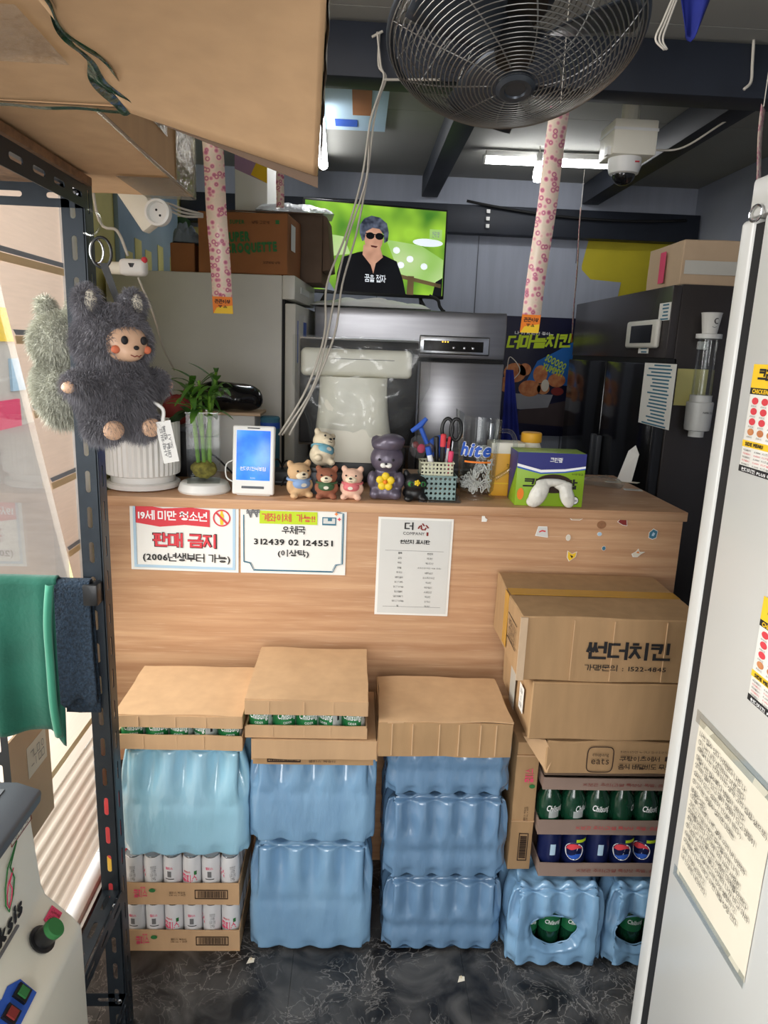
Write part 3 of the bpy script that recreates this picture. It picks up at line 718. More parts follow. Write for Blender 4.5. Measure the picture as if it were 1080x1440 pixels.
# --- can trays, leftmost stack
CR, CH = 0.0252, 0.136
can_body = MB().lathe([(.018, 0), (.0225, .003), (CR, .010), (CR, CH - .018), (.0225, CH - .006), (.0215, CH - .003)], 22).mesh('body', smooth=True)
can_body.materials.append(MATS['drink_can'])
can_lid = MB().lathe([(.0218, CH - .0035), (.0222, CH - .001), (.0212, CH), (.0204, CH - .003), (.0, CH - .0036)], 22).mesh('lid', smooth=True)
can_lid.materials.append(MATS['chrome'])
def wrap_text(parent, name, body, rad, z, ang, w, h, material, bold=.03, lift=.0006, **k):
    def bend(x, y):
        a = ang + x / rad; return Vector(((rad + lift) * math.sin(a), -(rad + lift) * math.cos(a), z + y))
    return text(parent, name, body, (0, 0, 0), XR, ZU, w, h, material, bold=bold, bend=bend, **k)
def wrap_patch(parent, name, rad, z0, z1, a0, a1, material, n=10, lift=.0004):
    def f(u, v):
        a = a0 + (a1 - a0) * u; return ((rad + lift) * math.sin(a), -(rad + lift) * math.cos(a), z0 + (z1 - z0) * v)
    return MB().grid(f, n, 1).build(name, material, parent, smooth='all')
COOL = []
def cool_can(label, x, y, z, face, rz):
    t = thing('drink_can', label, 'can', (x, y, z), rz, 'white pink-lettered drink cans in the cardboard trays')
    link('body', can_body, None, t); link('lid', can_lid, None, t)
    if face == 'logo':
        wrap_text(t, 'lettering', '쿨피스', CR, .072, 0, .044, .024, 'ink_pink'); wrap_text(t, 'lettering', '복숭아', CR, .092, -.2, .02, .007, 'ink_red')
        wrap_patch(t, 'leaf_print', CR, .082, .094, .55, .85, 'ink_green'); wrap_patch(t, 'fruit_print', CR, .036, .054, -.5, .2, 'ink_pink')
    elif face == 'back':
        wrap_patch(t, 'code_print', CR, .076, .094, -.2, .22, 'ink_grey'); wrap_text(t, 'lettering', '쿨피스', CR, .103, 0, .02, .008, 'ink_pink')
        wrap_patch(t, 'line_print', CR, .069, .0715, -.45, .5, 'ink')
    elif face == 'text':
        wrap_text(t, 'lettering', '영양정보\n나트륨\n당류 지방\n단백질', CR, .088, .25, .016, .045, 'ink_grey', bold=0)
        wrap_text(t, 'lettering', '쿨', CR, .085, -1.05, .022, .022, 'ink_pink')
    return t
trw, trd = .312, .265
for lv, (z0, faces, nm) in enumerate(((0.0, ['back', 'back', 'logo', 'back', 'text', 'logo'], 'lower'), (.148, ['text', 'text', 'back', 'logo', 'back', 'text'], 'upper'))):
    t = tray('can_tray', 'printed cardboard tray of white drink cans, ' + nm + ' of the two under the leftmost blue pack', -.433, FY, z0, trw, trd, .066, 'cardboard', 'trays of white drink cans')
    text(t, 'lettering', '쿨피스', (-.105, -.002, .037), XR, ZU, .036, .026, 'ink_pink', bold=.02)
    text(t, 'lettering', '톡톡', (-.098, -.002, .054), XR, ZU, .014, .006, 'ink_pink')
    flat(t, 'leaf_print', ell(-.074, .046, .009, .006, 14), (0, -.002, 0), XR, ZU, 'ink_green')
    text(t, 'lettering', '쿨피스 복숭아\n230 mL × 30캔', (-.008, -.002, .036), XR, ZU, .044, .014, 'ink_brown', bold=0)
    barcode(t, .038, .126, .02, .048, -.002)
    for i in range(6):
        x = -.433 + (i - 2.5) * .0512
        cool_can('white drink can, %s from the left in the front row of the %s cardboard tray' % (ORD[i], nm), x, FY + .031, z0 + .004, faces[i], random.uniform(-.2, .2))
    for j in range(1, 5):
        cool_can('white drink can, %s back from the front along the right side of the %s tray' % (ORD[j], nm), -.433 + 2.5 * .0512, FY + .031 + j * .0508, z0 + .004, 'text', 1.5)
pack('tall blue shrink-wrapped bottle pack resting on the white can trays', -.4185, FY - .004, .296, .333, .265, .325, 4, 3, 'film_bluegreen', True, 3)
pack('tall blue bottle pack on the floor, bottom of the middle-left stack', -.0865, FY, 0.0, .334, .268, .336, 4, 3, 'film_blue', True, 5)
pack('tall blue bottle pack with flattened cardboard lid on top', -.0855, FY, .336, .332, .268, .316, 4, 3, 'film_blue', True, 6)
pack('short blue bottle pack on the floor under two others, centre stack', .275, FY, 0.0, .330, .262, .231, 5, 4, 'film_slate', False, 8)
pack('short blue bottle pack in the middle of the centre stack', .272, FY + .002, .229, .334, .262, .252, 5, 4, 'film_slate', False, 9)
pack('short blue bottle pack half covered by the upturned cardboard lid', .268, FY + .004, .479, .328, .258, .222, 5, 4, 'film_slate', False, 10)

# --- cardboard sleeves with cans showing through the slot
def lid_mesh(w, d, h, crumple=.002, cuts=7):
    m = MB().box(-w / 2, w / 2, 0, d, 0, h); return m
mat('soda_can', (40, 132, 74), 0.28, metal=0.3, var=0.1, vscale=5, spec=0.6)
mat('soda_can_pale', (200, 206, 204), 0.3, metal=0.3, var=0.05)
SR, SH = .031, .084
soda_body = MB().lathe([(.024, 0), (SR, .008), (SR, SH - .016), (.026, SH - .004), (.025, SH)], 22).mesh('body', smooth=True); soda_body.materials.append(MATS['soda_can'])
soda_lid = MB().lathe([(.0252, SH - .001), (.0256, SH + .001), (.0246, SH + .0015), (.0236, SH - .002), (0, SH - .0025)], 22).mesh('lid', smooth=True); soda_lid.materials.append(MATS['chrome'])
def soda_can(label, x, y, z, rz, group, pal=True):
    t = thing('soda_can', label, 'can', (x, y, z), 0, group)
    t.rotation_euler = (0, 0, rz)
    link('body', soda_body, None, t); link('lid', soda_lid, None, t)
    wrap_patch(t, 'pale_band', SR, .014, SH - .018, .9, 2.2, 'soda_can_pale'); wrap_patch(t, 'dark_mark', SR, .04, .07, 1.3, 1.5, 'ink')
    wrap_text(t, 'lettering', 'Chilsung', SR, .050, 0.1, .05, .024, 'ink_white', bold=.02, shear=.3)
    wrap_text(t, 'lettering', 'CIDER', SR, .034, 0.1, .022, .006, 'ink_white', bold=.01)
    return t
def sleeve_box(label, x, y, z, w, d, h, gap0, gap1, ncan, cz, seed, lettered):
    t = thing('canned_drink_box', label, 'box', (x, y, z), 0, 'flat cardboard cases of green cans')
    B(-w / 2, w / 2, 0, .004, 0, gap0).build('front_strip', 'cardboard', t, cuts=6, crumple=.002, cscale=14)
    B(-w / 2, w / 2, 0, d, .0, .004).build('base', 'cardboard', t)
    for s in (-1, 1):
        B(s * w / 2 - .002, s * w / 2 + .002, .0, d, 0, gap0 * .9).build('side_strip', 'cardboard', t, cuts=3, crumple=.001)
    B(-w / 2, w / 2, d - .004, d, 0, h - .02).build('back_wall', 'cardboard', t)
    # lid: top and skirt with folded edges
    B(-w / 2 - .002, w / 2 + .002, -.003, d + .002, h - .004, h).build('lid_top', 'cardboard', t, cuts=9, crumple=.0035, cscale=11)
    B(-w / 2 - .002, w / 2 + .002, -.004, 0, gap1, h - .003).build('lid_front', 'cardboard', t, cuts=6, crumple=.0018, cscale=14)
    for s in (-1, 1):
        B(s * (w / 2 + .001) - .0015, s * (w / 2 + .001) + .0015, -.002, d, gap1, h - .003).build('lid_side', 'cardboard', t, cuts=3, crumple=.0012)
    for fx in (-.31, -.02, .22):
        B(w * fx - .0012, w * fx + .0012, -.0052, -.003, gap1 + .002, h - .006).build('crease', 'cardboard_crease', t); B(w * fx * .9 - .001, w * fx * .9 + .001, -.0012, .001, .004, gap0 - .003).build('crease', 'cardboard_crease', t)
    for k in range(ncan):
        soda_can('green can, %s from the left in %s' % (ORD[k], lettered), x + (k - (ncan - 1) / 2) * (w / ncan) * .97, y + .038, z + cz, random.Random(seed * 9 + k).uniform(-1.1, .9) if k % 2 else random.Random(seed + k).uniform(-.3, .2), 'green cans in the slots of the flat cases')
    return t
sleeve_box('flat cardboard case with green cans in a slot, on the leftmost stack', -.4235, FY - .008, .615, .315, .272, .098, .040, .063, 5, -.0 + .004, 2, 'the leftmost case')
sleeve_box('flat cardboard case with a row of green cans, top of the middle-left stack', -.104, FY - .006, .651, .304, .312, .108, .034, .066, 5, .004, 4, 'the case on the middle-left stack')
t = thing('flattened_lid', 'upturned cardboard lid with barcode strip beneath the green can case', 'cardboard lid', (-.082, FY - .012, .578))
B(-.158, .158, 0, .004, 0.018, .070).build('front_skirt', 'cardboard', t, cuts=6, crumple=.002, cscale=14)
B(-.158, .158, .0, .27, .066, .070).build('top', 'cardboard', t)
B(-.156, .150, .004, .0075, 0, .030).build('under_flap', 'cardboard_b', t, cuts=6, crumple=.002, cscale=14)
for s in (-1, 1): B(s * .158 - .002, s * .158 + .002, .004, .27, .012, .07).build('side_skirt', 'cardboard', t)
barcode(t, -.12, -.035, .008, .017, .0035, lift=.003)
text(t, 'lettering', '쿨피스 복숭아', (.02, .002, .012), XR, ZU, .07, .007, 'ink_brown', bold=0, lift=.002)
# upturned lid on the centre stack
t = thing('cardboard_cover', 'wrinkled cardboard lid upturned over the centre blue stack', 'cardboard lid', (.2525, FY - .012, .612))
B(-.172, .166, -.004, .245, .092, .097).build('top', 'cardboard', t, cuts=12, crumple=.006, cscale=9)
for a in ((-.172, .166, -.006, -.002), (-.168, .162, .243, .247)):
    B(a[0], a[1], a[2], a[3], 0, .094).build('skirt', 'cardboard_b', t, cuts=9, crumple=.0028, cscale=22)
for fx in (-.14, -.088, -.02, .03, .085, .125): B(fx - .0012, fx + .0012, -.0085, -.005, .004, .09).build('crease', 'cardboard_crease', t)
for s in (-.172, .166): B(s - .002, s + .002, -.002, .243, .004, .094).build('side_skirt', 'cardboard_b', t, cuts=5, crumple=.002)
# ------------------------------------------------------------------ right-hand stack
mat('bottle_green', (22, 70, 48), 0.12, var=0.2, vscale=12, spec=0.7)
mat('label_green', (30, 110, 66), 0.35, var=0.1)
mat('pepsi_blue', (26, 36, 84), 0.28, var=0.1, metal=0.25)
mat('cap_lime', (196, 226, 40), 0.4, var=0.05)
bt_me = MB().lathe([(.022, 0), (.030, .006), (.031, .02), (.029, .06), (.031, .075), (.031, .14), (.026, .165), (.013, .195), (.0125, .205)], 20).mesh('body', smooth=True); bt_me.materials.append(MATS['bottle_green'])
bc_me = MB().lathe([(.0145, .2), (.0148, .216), (.013, .219), (0, .219)], 18).mesh('cap', smooth=True); bc_me.materials.append(MATS['label_green'])
for pi, (px0, pname, seed) in enumerate(((.578, 'torn open blue bottle pack on the floor under the can trays', 12), (.8465, 'torn blue bottle pack half hidden behind the white refrigerator', 15))):
    t = thing('bottle_pack', pname, 'bottle pack', (px0, 1.585, 0), 0, 'blue shrink-wrapped bottle packs in front of the counter')
    hc = at(782, 1310, Y=1.585); hx = (hc.x - .578) if pi == 0 else -.045
    link('film', pack_mesh(.262, .33, .247, 4, 5, False, (hx, .105, .064, .045), seed), 'film_blue', t)
    n = 60; rim = []
    for a in range(n):
        an = 2 * math.pi * a / n; e = 1 + .05 * math.sin(3 * an) + .03 * math.sin(7 * an + 1); rim.append((hx + .064 * e * math.cos(an), .023 + .001 * math.sin(an * 9), .105 + .045 * e * math.sin(an)))
    MB().tube(rim, .0022, 6, closed=True).build('torn_edge', 'film_blue', t, smooth='all')
    for k in range(pi, 3):
        b = thing('soda_bottle', 'dark green soda bottle, %s from the left inside the torn hole of the %s pack' % (ORD[k - pi], ('floor', 'right-hand')[pi]), 'bottle', (px0 + hx - .066 + k * .064, 1.585 + .062, .004), 0, 'green bottles inside the torn packs')
        link('body', bt_me, None, b); link('cap', bc_me, None, b)
        wrap_patch(b, 'label_band', .031, .085, .135, -1.3, 1.3, 'label_green')
        wrap_text(b, 'lettering', 'Chilsung', .031, .113, .1, .044, .018, 'ink_white', bold=.02, shear=.3, lift=.001)
# back row packs seen over the left shoulder of the torn pack
# trays of cans / bottles
PR, PH = .0325, .120
pc_me = MB().lathe([(.024, 0), (PR, .010), (PR, PH - .018), (.027, PH - .004), (.026, PH)], 24).mesh('body', smooth=True); pc_me.materials.append(MATS['pepsi_blue'])
pl_me = MB().lathe([(.0262, PH - .001), (.027, PH + .0015), (.0255, PH + .002), (.0245, PH - .002), (0, PH - .0025)], 24).mesh('lid', smooth=True); pl_me.materials.append(MATS['chrome'])
mat('tray_grey', (150, 128, 116), 0.8, var=0.06, spec=0.2)
tw, td, tx = .402, .27, .727
WARN = '※보관 주의(과열 특성상 폭발, 음료 파손 주의)'
t = tray('can_tray', 'cardboard tray of dark blue cola cans, lowest of the right-hand trays', tx, 1.638, .247, tw, td, .040, 'tray_grey')
text(t, 'lettering', WARN, (.05, -.0025, .02), XR, ZU, .30, .012, 'ink_darkred', bold=0)
for k in range(6):
    c = thing('cola_can', 'dark blue cola can, %s from the left in the lowest right-hand tray' % ORD[k], 'can', (tx - .166 + k * .0662, 1.638 + .04, .251), (0.35, -.3, 0.3, -.25, -.5, .2)[k], 'blue cola cans in the right-hand tray')
    link('body', pc_me, None, c); link('lid', pl_me, None, c)
    def disc(u, v, s=1): pass
    if k in (0, 2):
        wrap_patch(c, 'nutrition_print', PR, .055, .088, -.55, -.1, 'ink_paleblue')
    else:
        a0 = (0, .1, 0, .0, -.2, 0)[k]
        for nm, m_, z0, z1 in (('red_wave', 'ink_red', .5, 1.0), ('blue_wave', 'ink_blue', -1.0, -.45)):
            mm = MB(); R2 = .023; N_ = 12; L_ = .0007
            vs = []
            for i in range(N_ + 1):
                x = -R2 + 2 * R2 * i / N_; e = math.sqrt(max(0, R2 * R2 - x * x)); wv = .004 * math.sin(x / R2 * 3)
                if nm == 'red_wave': lo, hi = min(e, .007 + wv), e
                else: lo, hi = -e, max(-e, -.010 + wv)
                a = a0 + x / PR
                for q in (lo, hi): vs.append(((PR + L_) * math.sin(a), -(PR + L_) * math.cos(a), .066 + q))
            mm.add(vs, [(2 * i, 2 * i + 2, 2 * i + 3, 2 * i + 1) for i in range(N_)]).build(nm, m_, c)
        vs = []
        for i in range(29):
            a = 2 * math.pi * i / 28; x, q = .026 * math.cos(a), .026 * math.sin(a); b_ = a0 + x / PR
            vs.append(((PR + .0004) * math.sin(b_), -(PR + .0004) * math.cos(b_), .066 + q))
        MB().add(vs[:28], [tuple(range(28))]).build('emblem_disc', 'ink_white', c)
        wrap_text(c, 'lettering', 'PEPSI', PR, .0645, a0, .040, .010, 'pepsi_blue', bold=.06, lift=.0012)
    if k in (1, 3, 4): wrap_patch(c, 'lime_band', PR, .094, .103, .2, 1.2, 'cap_lime')
t = tray('bottle_tray', 'cardboard tray of dark green soda cans with red warning print, above the cola cans', tx - .012, 1.642, .373, tw, td, .043, 'tray_grey')
text(t, 'lettering', WARN, (.05, -.0025, .022), XR, ZU, .30, .013, 'ink_red', bold=0)
for k in range(6):
    c = thing('soda_can', 'dark green soda can, %s from the left in the tray above the cola cans' % ORD[k], 'can', (tx - .178 + k * .0662, 1.642 + .04, .377), 0, 'dark green cans in the right-hand tray')
    o = MB().lathe([(.024, 0), (PR, .010), (PR, .088), (.020, .112), (.016, .120)], 22).build('body', 'bottle_green', c, smooth=True)
    MB().lathe([(.017, .120), (.0175, .131), (0, .132)], 18).build('cap', 'label_green', c, smooth=True)
    wrap_text(c, 'lettering', 'Chilsung', PR, .066, (.35, .7, .1, 1.3, .2, .3)[k], .048, .024, 'ink_white', bold=.02, shear=.3)
    if k < 2: wrap_patch(c, 'pale_band', PR, .040, .060, -.2, .7, 'soda_can_pale')
t = tray('empty_tray', 'grey cardboard tray lip just under the crushed printed box', tx - .008, 1.636, .512, tw + .006, td, .034, 'tray_grey')
text(t, 'lettering', WARN, (.05, -.0025, .017), XR, ZU, .30, .011, 'ink_darkred', bold=0)
B(-.2, .2, .01, .26, .036, .058).build('inner_pad', 'cardboard_dark', t)
# upright narrow case
t = thing('upright_carton', 'narrow cardboard case standing on end between the blue stack and can trays', 'box', (.487, 1.662, .2475), math.radians(-1))
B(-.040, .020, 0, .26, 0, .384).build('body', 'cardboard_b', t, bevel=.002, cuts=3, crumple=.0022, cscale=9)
B(-.041, .021, -.003, .0, .15, .1525).build('crease', 'cardboard', t)
B(-.041, .021, -.004, .0, .345, .349).build('flap_edge', 'cardboard', t)
text(t, 'lettering', '쿨피스', (-.004, -.0035, .29), ZU, (-1, 0, 0), .042, .024, 'ink_pink', bold=.02)
flat(t, 'leaf_print', ell(.006, .258, .008, .006, 12), (0, -.0035, 0), XR, ZU, 'ink_green')
text(t, 'lettering', '쿨피스 복숭아\n230 mL × 30캔', (-.004, -.0035, .175), ZU, (-1, 0, 0), .044, .012, 'ink_brown', bold=0)
barcode(t, -.017, .009, .03, .115, -.0028, up=True)
# stacked cartons
def carton(name, label, x, y, z, w, d, h, rz=0, material='cardboard', crumple=.0025, cuts=8, seam=True, group=None):
    t = thing(name, label, 'box', (x, y, z), rz, group)
    B(-w / 2, w / 2, 0, d, 0, h).build('body', material, t, bevel=.003, seg=1, cuts=cuts, crumple=crumple, cscale=7)
    if seam: B(-w / 2 + .004, w / 2 - .004, d * .5 - .0008, d * .5 + .0008, h - .001, h + .0012).build('flap_seam', 'cardboard_dark', t)
    return t
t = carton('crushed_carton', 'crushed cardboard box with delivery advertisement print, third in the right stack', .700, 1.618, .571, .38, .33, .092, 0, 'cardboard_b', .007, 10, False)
MB().slab([(-.195, -.002, .095), (-.245, .03, .088), (-.185, -.004, .004), (-.17, .0, .05)], (0, .02, 0)).build('torn_flap', 'cardboard', t, cuts=2, crumple=.003)
E0 = (-.052, -.0075, .046)
fr = [(.034 * (1 if abs(math.cos(a)) > 1 else math.copysign(abs(math.cos(a)) ** .4, math.cos(a))), .036 * math.copysign(abs(math.sin(a)) ** .4, math.sin(a))) for a in [2 * math.pi * i / 40 for i in range(40)]]
MB().tube([(E0[0] + x, E0[1], E0[2] + z) for x, z in fr], .0013, 5, closed=True).build('logo_frame', 'ink_brown', t)
text(t, 'lettering', 'coupang', (E0[0], E0[1], .058), XR, ZU, .042, .010, 'ink_brown', bold=0)
text(t, 'lettering', 'eats', (E0[0], E0[1], .041), XR, ZU, .046, .016, 'ink_brown', bold=.01)
text(t, 'lettering', '쿠팡이츠에서', (.050, -.0075, .050), XR, ZU, .105, .015, 'ink_brown', bold=.03)
text(t, 'lettering', '음식 배달비도 무료', (.065, -.0075, .027), XR, ZU, .138, .016, 'ink_brown', bold=.03)
text(t, 'lettering', '회원이라면 누구나 와우회원이면', (.065, -.0075, .069), XR, ZU, .135, .007, 'ink_brown', bold=0)
flat(t, 'print_mark', [(.116, .044), (.136, .044), (.138, .054), (.128, .060), (.116, .056)], (0, -.0075, 0), XR, ZU, 'ink_brown')
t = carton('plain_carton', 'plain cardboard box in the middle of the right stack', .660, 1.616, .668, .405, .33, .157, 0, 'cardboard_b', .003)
flat(t, 'shipping_label', rect(.0, .045, .04, .11), (-.2055, .10, 0), (0, -1, 0), ZU, 'paper', lift=.002)
text(t, 'lettering', '2024\n12\n0358', (-.2055, .078, .075), (0, -1, 0), ZU, .022, .05, 'ink_grey', bold=0, lift=.003)
flat(t, 'tape', rect(-.03, .03, 0, .157), (-.2055, .18, 0), (0, -1, 0), ZU, 'tape_clear', lift=.002)
BW, BD, BH = .458, .352, .170
bx = carton('lettered_carton', 'large cardboard box with big black lettering on top of the right stack', .648, 1.618, .827, BW, BD, BH, math.radians(-1.0), 'cardboard_b', .0035, 10)  # darker board colour stands in for the shade on this carton's front
for fx in (-.10, .0, .13): B(fx - .0009, fx + .0009, -.0048, -.002, .006, BH - .006).build('crease', 'cardboard', bx)
B(-BW / 2 + .002, BW / 2 - .002, .155, .205, BH + .0012, BH + .0022).build('tape', 'tape_amber', bx)
B(-BW / 2 - .0035, -BW / 2 - .0025, .155, .205, .02, BH).build('tape', 'tape_amber', bx)
B(-BW / 2 - .004, -BW / 2 + .014, -.004, 0.0, .002, BH - .002).build('corner_lap', 'cardboard_pale', bx)
text(bx, 'lettering', '썬더치킨', (.040, -.004, .088), XR, ZU, .212, .047, 'ink', bold=.05)
text(bx, 'lettering', '가맹문의 : 1522-4845', (.037, -.004, .042), XR, ZU, .205, .017, 'ink', bold=.012)
text(bx, 'lettering', '생닭가공\n(원료육)\n냉장보관', (-BW / 2 - .003, .09, .09), (0, -1, 0), ZU, .09, .055, 'ink_brown', bold=0)
for z in (.06, .125):
    B(-BW / 2 - .0035, -BW / 2 - .0025, .04, .145, z, z + .0015).build('print_rule', 'ink_brown', bx)

# ------------------------------------------------------------------ slotted-angle rack on the left
RX, RYp = -.505, 1.40
rk = thing('storage_rack', 'black slotted-angle steel rack at the left edge holding cartons and a machine', 'rack', (RX, RYp, 0))
def strip(name, length, width, origin, ex, ey, slot=(.010, .044), pitch=.072):
    return orient(slotted(length, width, .002, slot, pitch), origin, ex, ey).build(name, 'black_steel', rk)
strip('post', 1.888, .040, (-.020, 0, 0), XR, ZU)
strip('post_flange', 1.90, .040, (0.0, .020, 0), (0, 1, 0), ZU, slot=(.007, .044))
B(-.002, .002, -.002, .002, 0, 1.9).build('post_corner', 'black_steel', rk)
for zt, nm in ((1.888, 'top_rail'), (.40, 'shelf_rail')):
    strip(nm, 1.15, .040, (0.002, 0.0, zt - .02), ZU, (0, -1, 0))
    strip(nm + '_flange', 1.15, .036, (-.02, 0.0, zt), (-1, 0, 0), (0, -1, 0))
    if zt > 1: strip(nm, .26, .040, (-.0, .0, zt - .02), (0, 0, 1), (-1, 0, 0))
strip('foot_rail', 1.1, .036, (0.002, 0.0, .10), ZU, (0, -1, 0)); strip('foot_rail', .26, .036, (-.0, .0, .10), ZU, (-1, 0, 0))
strip('post', 1.90, .040, (-.24, 0, 0), XR, ZU)
for z in (1.885, 1.872, .385, .365, .10):
    MB().lathe([(.006, 0), (.006, .004), (.003, .005), (.003, .009), (0, .009)], 6).build('bolt', 'chrome', rk).matrix_local = Matrix.Translation((-.012, -.002, z)) @ Matrix.Rotation(math.pi / 2, 4, 'X')
B(-.262, .010, -1.2, .02, 1.890, 1.904).build('shelf_board', 'particle_board', rk, bevel=.001)
B(-.262, .0, -1.2, -.30, .402, .412).build('shelf_tray', 'black_steel', rk)
MB().tube([(-.26, -.02, 1.128), (-.01, -.02, 1.128)], .008, 10).build('hanging_bar', 'black_steel', rk, smooth=True)
B(-.032, -.002, -.034, 0, 1.095, 1.140).build('bar_clamp', 'black_plastic', rk, bevel=.004)
# cloths on the bar
def drape(name, label, cat, x0, x1, zt, fl, bl, material, seed, wave=.012, edge=None, thick=.002, y0=1.38):
    t = thing(name, label, cat, ((x0 + x1) / 2, y0, zt - fl)); cx = (x0 + x1) / 2
    def f(u, v):
        s = v * (fl + bl + .03); x = x0 + (x1 - x0) * u - cx
        fr = fl + (edge(u) if edge else 0)
        if s < fl: y, z = -.013, zt - fr * (1 - s / fl); drop = 1 - s / fl
        elif s < fl + .03: a = (s - fl) / .03 * math.pi; y, z = -.013 * math.cos(a), zt + .011 * math.sin(a); drop = 0
        else: y, z = .013, zt - (s - fl - .03); drop = (s - fl - .03) / bl
        k = noise.noise(Vector((x * 16 + seed, z * 2.2, 0))) * wave * (.25 + drop) * 1.6 + math.sin(x * 60 + seed + z * 4) * wave * .35 * drop
        return (x + noise.noise(Vector((seed, z * 7, x * 5))) * .008 * drop, y + (k - abs(k) * .4 if y < 0 else abs(k) * .5), z - (zt - fl) + 0)
    MB().grid(f, 30, 46).build('cloth', material, t, smooth='all', thick=thick)
    return t
g = drape('green_cloth', 'green cotton cloth hanging over the rack bar', 'cloth', -.765, -.588, 1.143, .315, .2, 'clothgreen', 3.0, .016, edge=lambda u: .012 - .02 * abs(u - .45) + (.045 * sm(.82, 1, u)))
def hem(u, v):
    z = .33 * u; return (.078 - .012 * math.sin(u * 3) + v * .018 - .004, -.026 - .006 * math.sin(v * 3.1) - .004 * math.sin(u * 9), .315 - z)
MB().grid(hem, 20, 5).build('turned_edge', 'clothgreen_light', g, smooth='all', thick=.001)
drape('navy_towel', 'navy blue waffle towel on the rack bar beside the green cloth', 'towel', -.592, -.524, 1.138, .255, .29, 'clothnavy', 9.0, .006, edge=lambda u: .01 * math.sin(u * 9), thick=.005, y0=1.382)

# machine on the lower shelf
mc = thing('sealing_machine', 'cream food machine with green-capped dial on the lower rack shelf', 'machine', (-.50, .9, .416))
prof = [(-.24, 0), (.045, 0), (.06, .02), (.06, .232), (.045, .252), (.004, .295), (-.002, .315), (-.012, .465), (-.24, .465)]
m = MB().slab([(x, -.22, z) for x, z in prof], (0, .36, 0)); m.build('body', 'cream_plastic', mc, bevel=.010, seg=3)
m = MB().slab([(.004, -.225, .462), (.008, -.225, .486), (-.03, -.225, .50), (-.24, -.225, .50), (-.24, -.225, .462)], (0, .37, 0)); m.build('top_rim', 'grey_dark', mc, bevel=.006, seg=3)
B(-.22, -.04, -.2, .12, .499, .502).build('top_plate', 'stainless', mc)
yl, zl = (0, 1, 0), Vector((-.012 + .002, 0, .15)).normalized()
def onface(y, z): return Vector((-.002 - (z - .315) * .0667 + .0015, y, z))
text(mc, 'lettering', 'Picksis', onface(.0, .338), yl, zl, .135, .030, 'ink', bold=.05, shear=.15)
B(-.001, .003, -.07, .045, .315, .318).build('print_rule', 'ink_grey', mc)
lf = [(0, 0), (.018, .02), (.028, .045), (.022, .075), (.05, .105), (.015, .080), (.0, .05), (-.006, .02)]
MB().tube([onface(.03 + x, .355 + z * .8) + Vector((.001, 0, 0)) for x, z in lf], .0012, 5, closed=True).build('leaf_print', 'ink_green', mc)
MB().tube([onface(.032 + x * .55, .36 + z * .45) + Vector((.001, 0, 0)) for x, z in lf], .0009, 5, closed=True).build('leaf_print', 'ink_pink', mc)
text(mc, 'lettering', '귀 가 수', onface(.10, .447), yl, zl, .05, .010, 'ink', bold=0)
MB().tube([onface(y, z) for y, z in ((.066, .439), (.134, .439), (.134, .456), (.066, .456))], .0007, 4, closed=True).build('print_rule', 'ink_darkred', mc)
sn = Vector((.041, 0, .043)).normalized(); su = Vector((-.043, 0, .041)).normalized(); sc_ = Vector((.0255, 0, .2735))
kb = MB().lathe([(.022, 0), (.022, .003), (.0165, .004), (.015, .022), (.0155, .026), (0, .026)], 24).build('dial', 'black_plastic', mc, smooth=True)
q = Matrix.Translation(sc_ + Vector((0, .06, 0)) + sn * .003) @ sn.to_track_quat('Z', 'Y').to_matrix().to_4x4(); kb.matrix_local = q
MB().lathe([(.0158, .026), (.016, .033), (.014, .035), (0, .035)], 24).build('dial_cap', 'ink_green', kb, smooth=True)
flat(mc, 'rating_sticker', rect(-.016, .016, -.010, .012), sc_ + Vector((0, .108, 0)), yl, su, 'ink_pink', lift=.001)
text(mc, 'lettering', '주의 경고\n사용 후\n전원 끔', sc_ + Vector((0, .108, 0)), yl, su, .026, .017, 'ink_darkred', bold=0, lift=.0016)
flat(mc, 'blue_panel', [(-.12, -.032), (-.012, -.032), (-.010, .0), (-.03, .012), (-.05, .010), (-.08, .022), (-.12, .028)], sc_, yl, su, 'ink_blue', lift=.0008)
for y, m_ in ((-.028, 'ink_green'), (-.062, 'ink_darkred')):
    w_ = MB().slab([sc_ + Vector((0, y + a, 0)) + su * (b - .012) for a, b in rect(-.011, .011, -.011, .011)], sn * .006).build('switch', 'black_plastic', mc)
    MB().slab([sc_ + Vector((0, y + a, 0)) + su * (b - .012) + sn * .006 for a, b in rect(-.007, .007, -.007, .007)], sn * .003).build('switch_key', m_, w_)

# red canister with yellow band in the corner behind the post
fe = thing('red_canister', 'red canister with a yellow band in the corner behind the rack post', 'canister', (-.640, 1.86, 0))
MB().lathe([(.058, 0), (.062, .006), (.062, .30), (.055, .34), (.03, .37), (.018, .38)], 24).build('body', 'ink_red', fe, smooth=True)
MB().lathe([(.0628, .10), (.0628, .15)], 24).build('yellow_band', 'ink_yellow', fe, smooth=True)
MB().lathe([(.018, .38), (.02, .41), (.012, .42), (0, .42)], 16).build('valve', 'black_plastic', fe, smooth=True)
MB().box(-.06, .02, -.012, .012, .42, .434).build('handle', 'black_plastic', fe, bevel=.003)

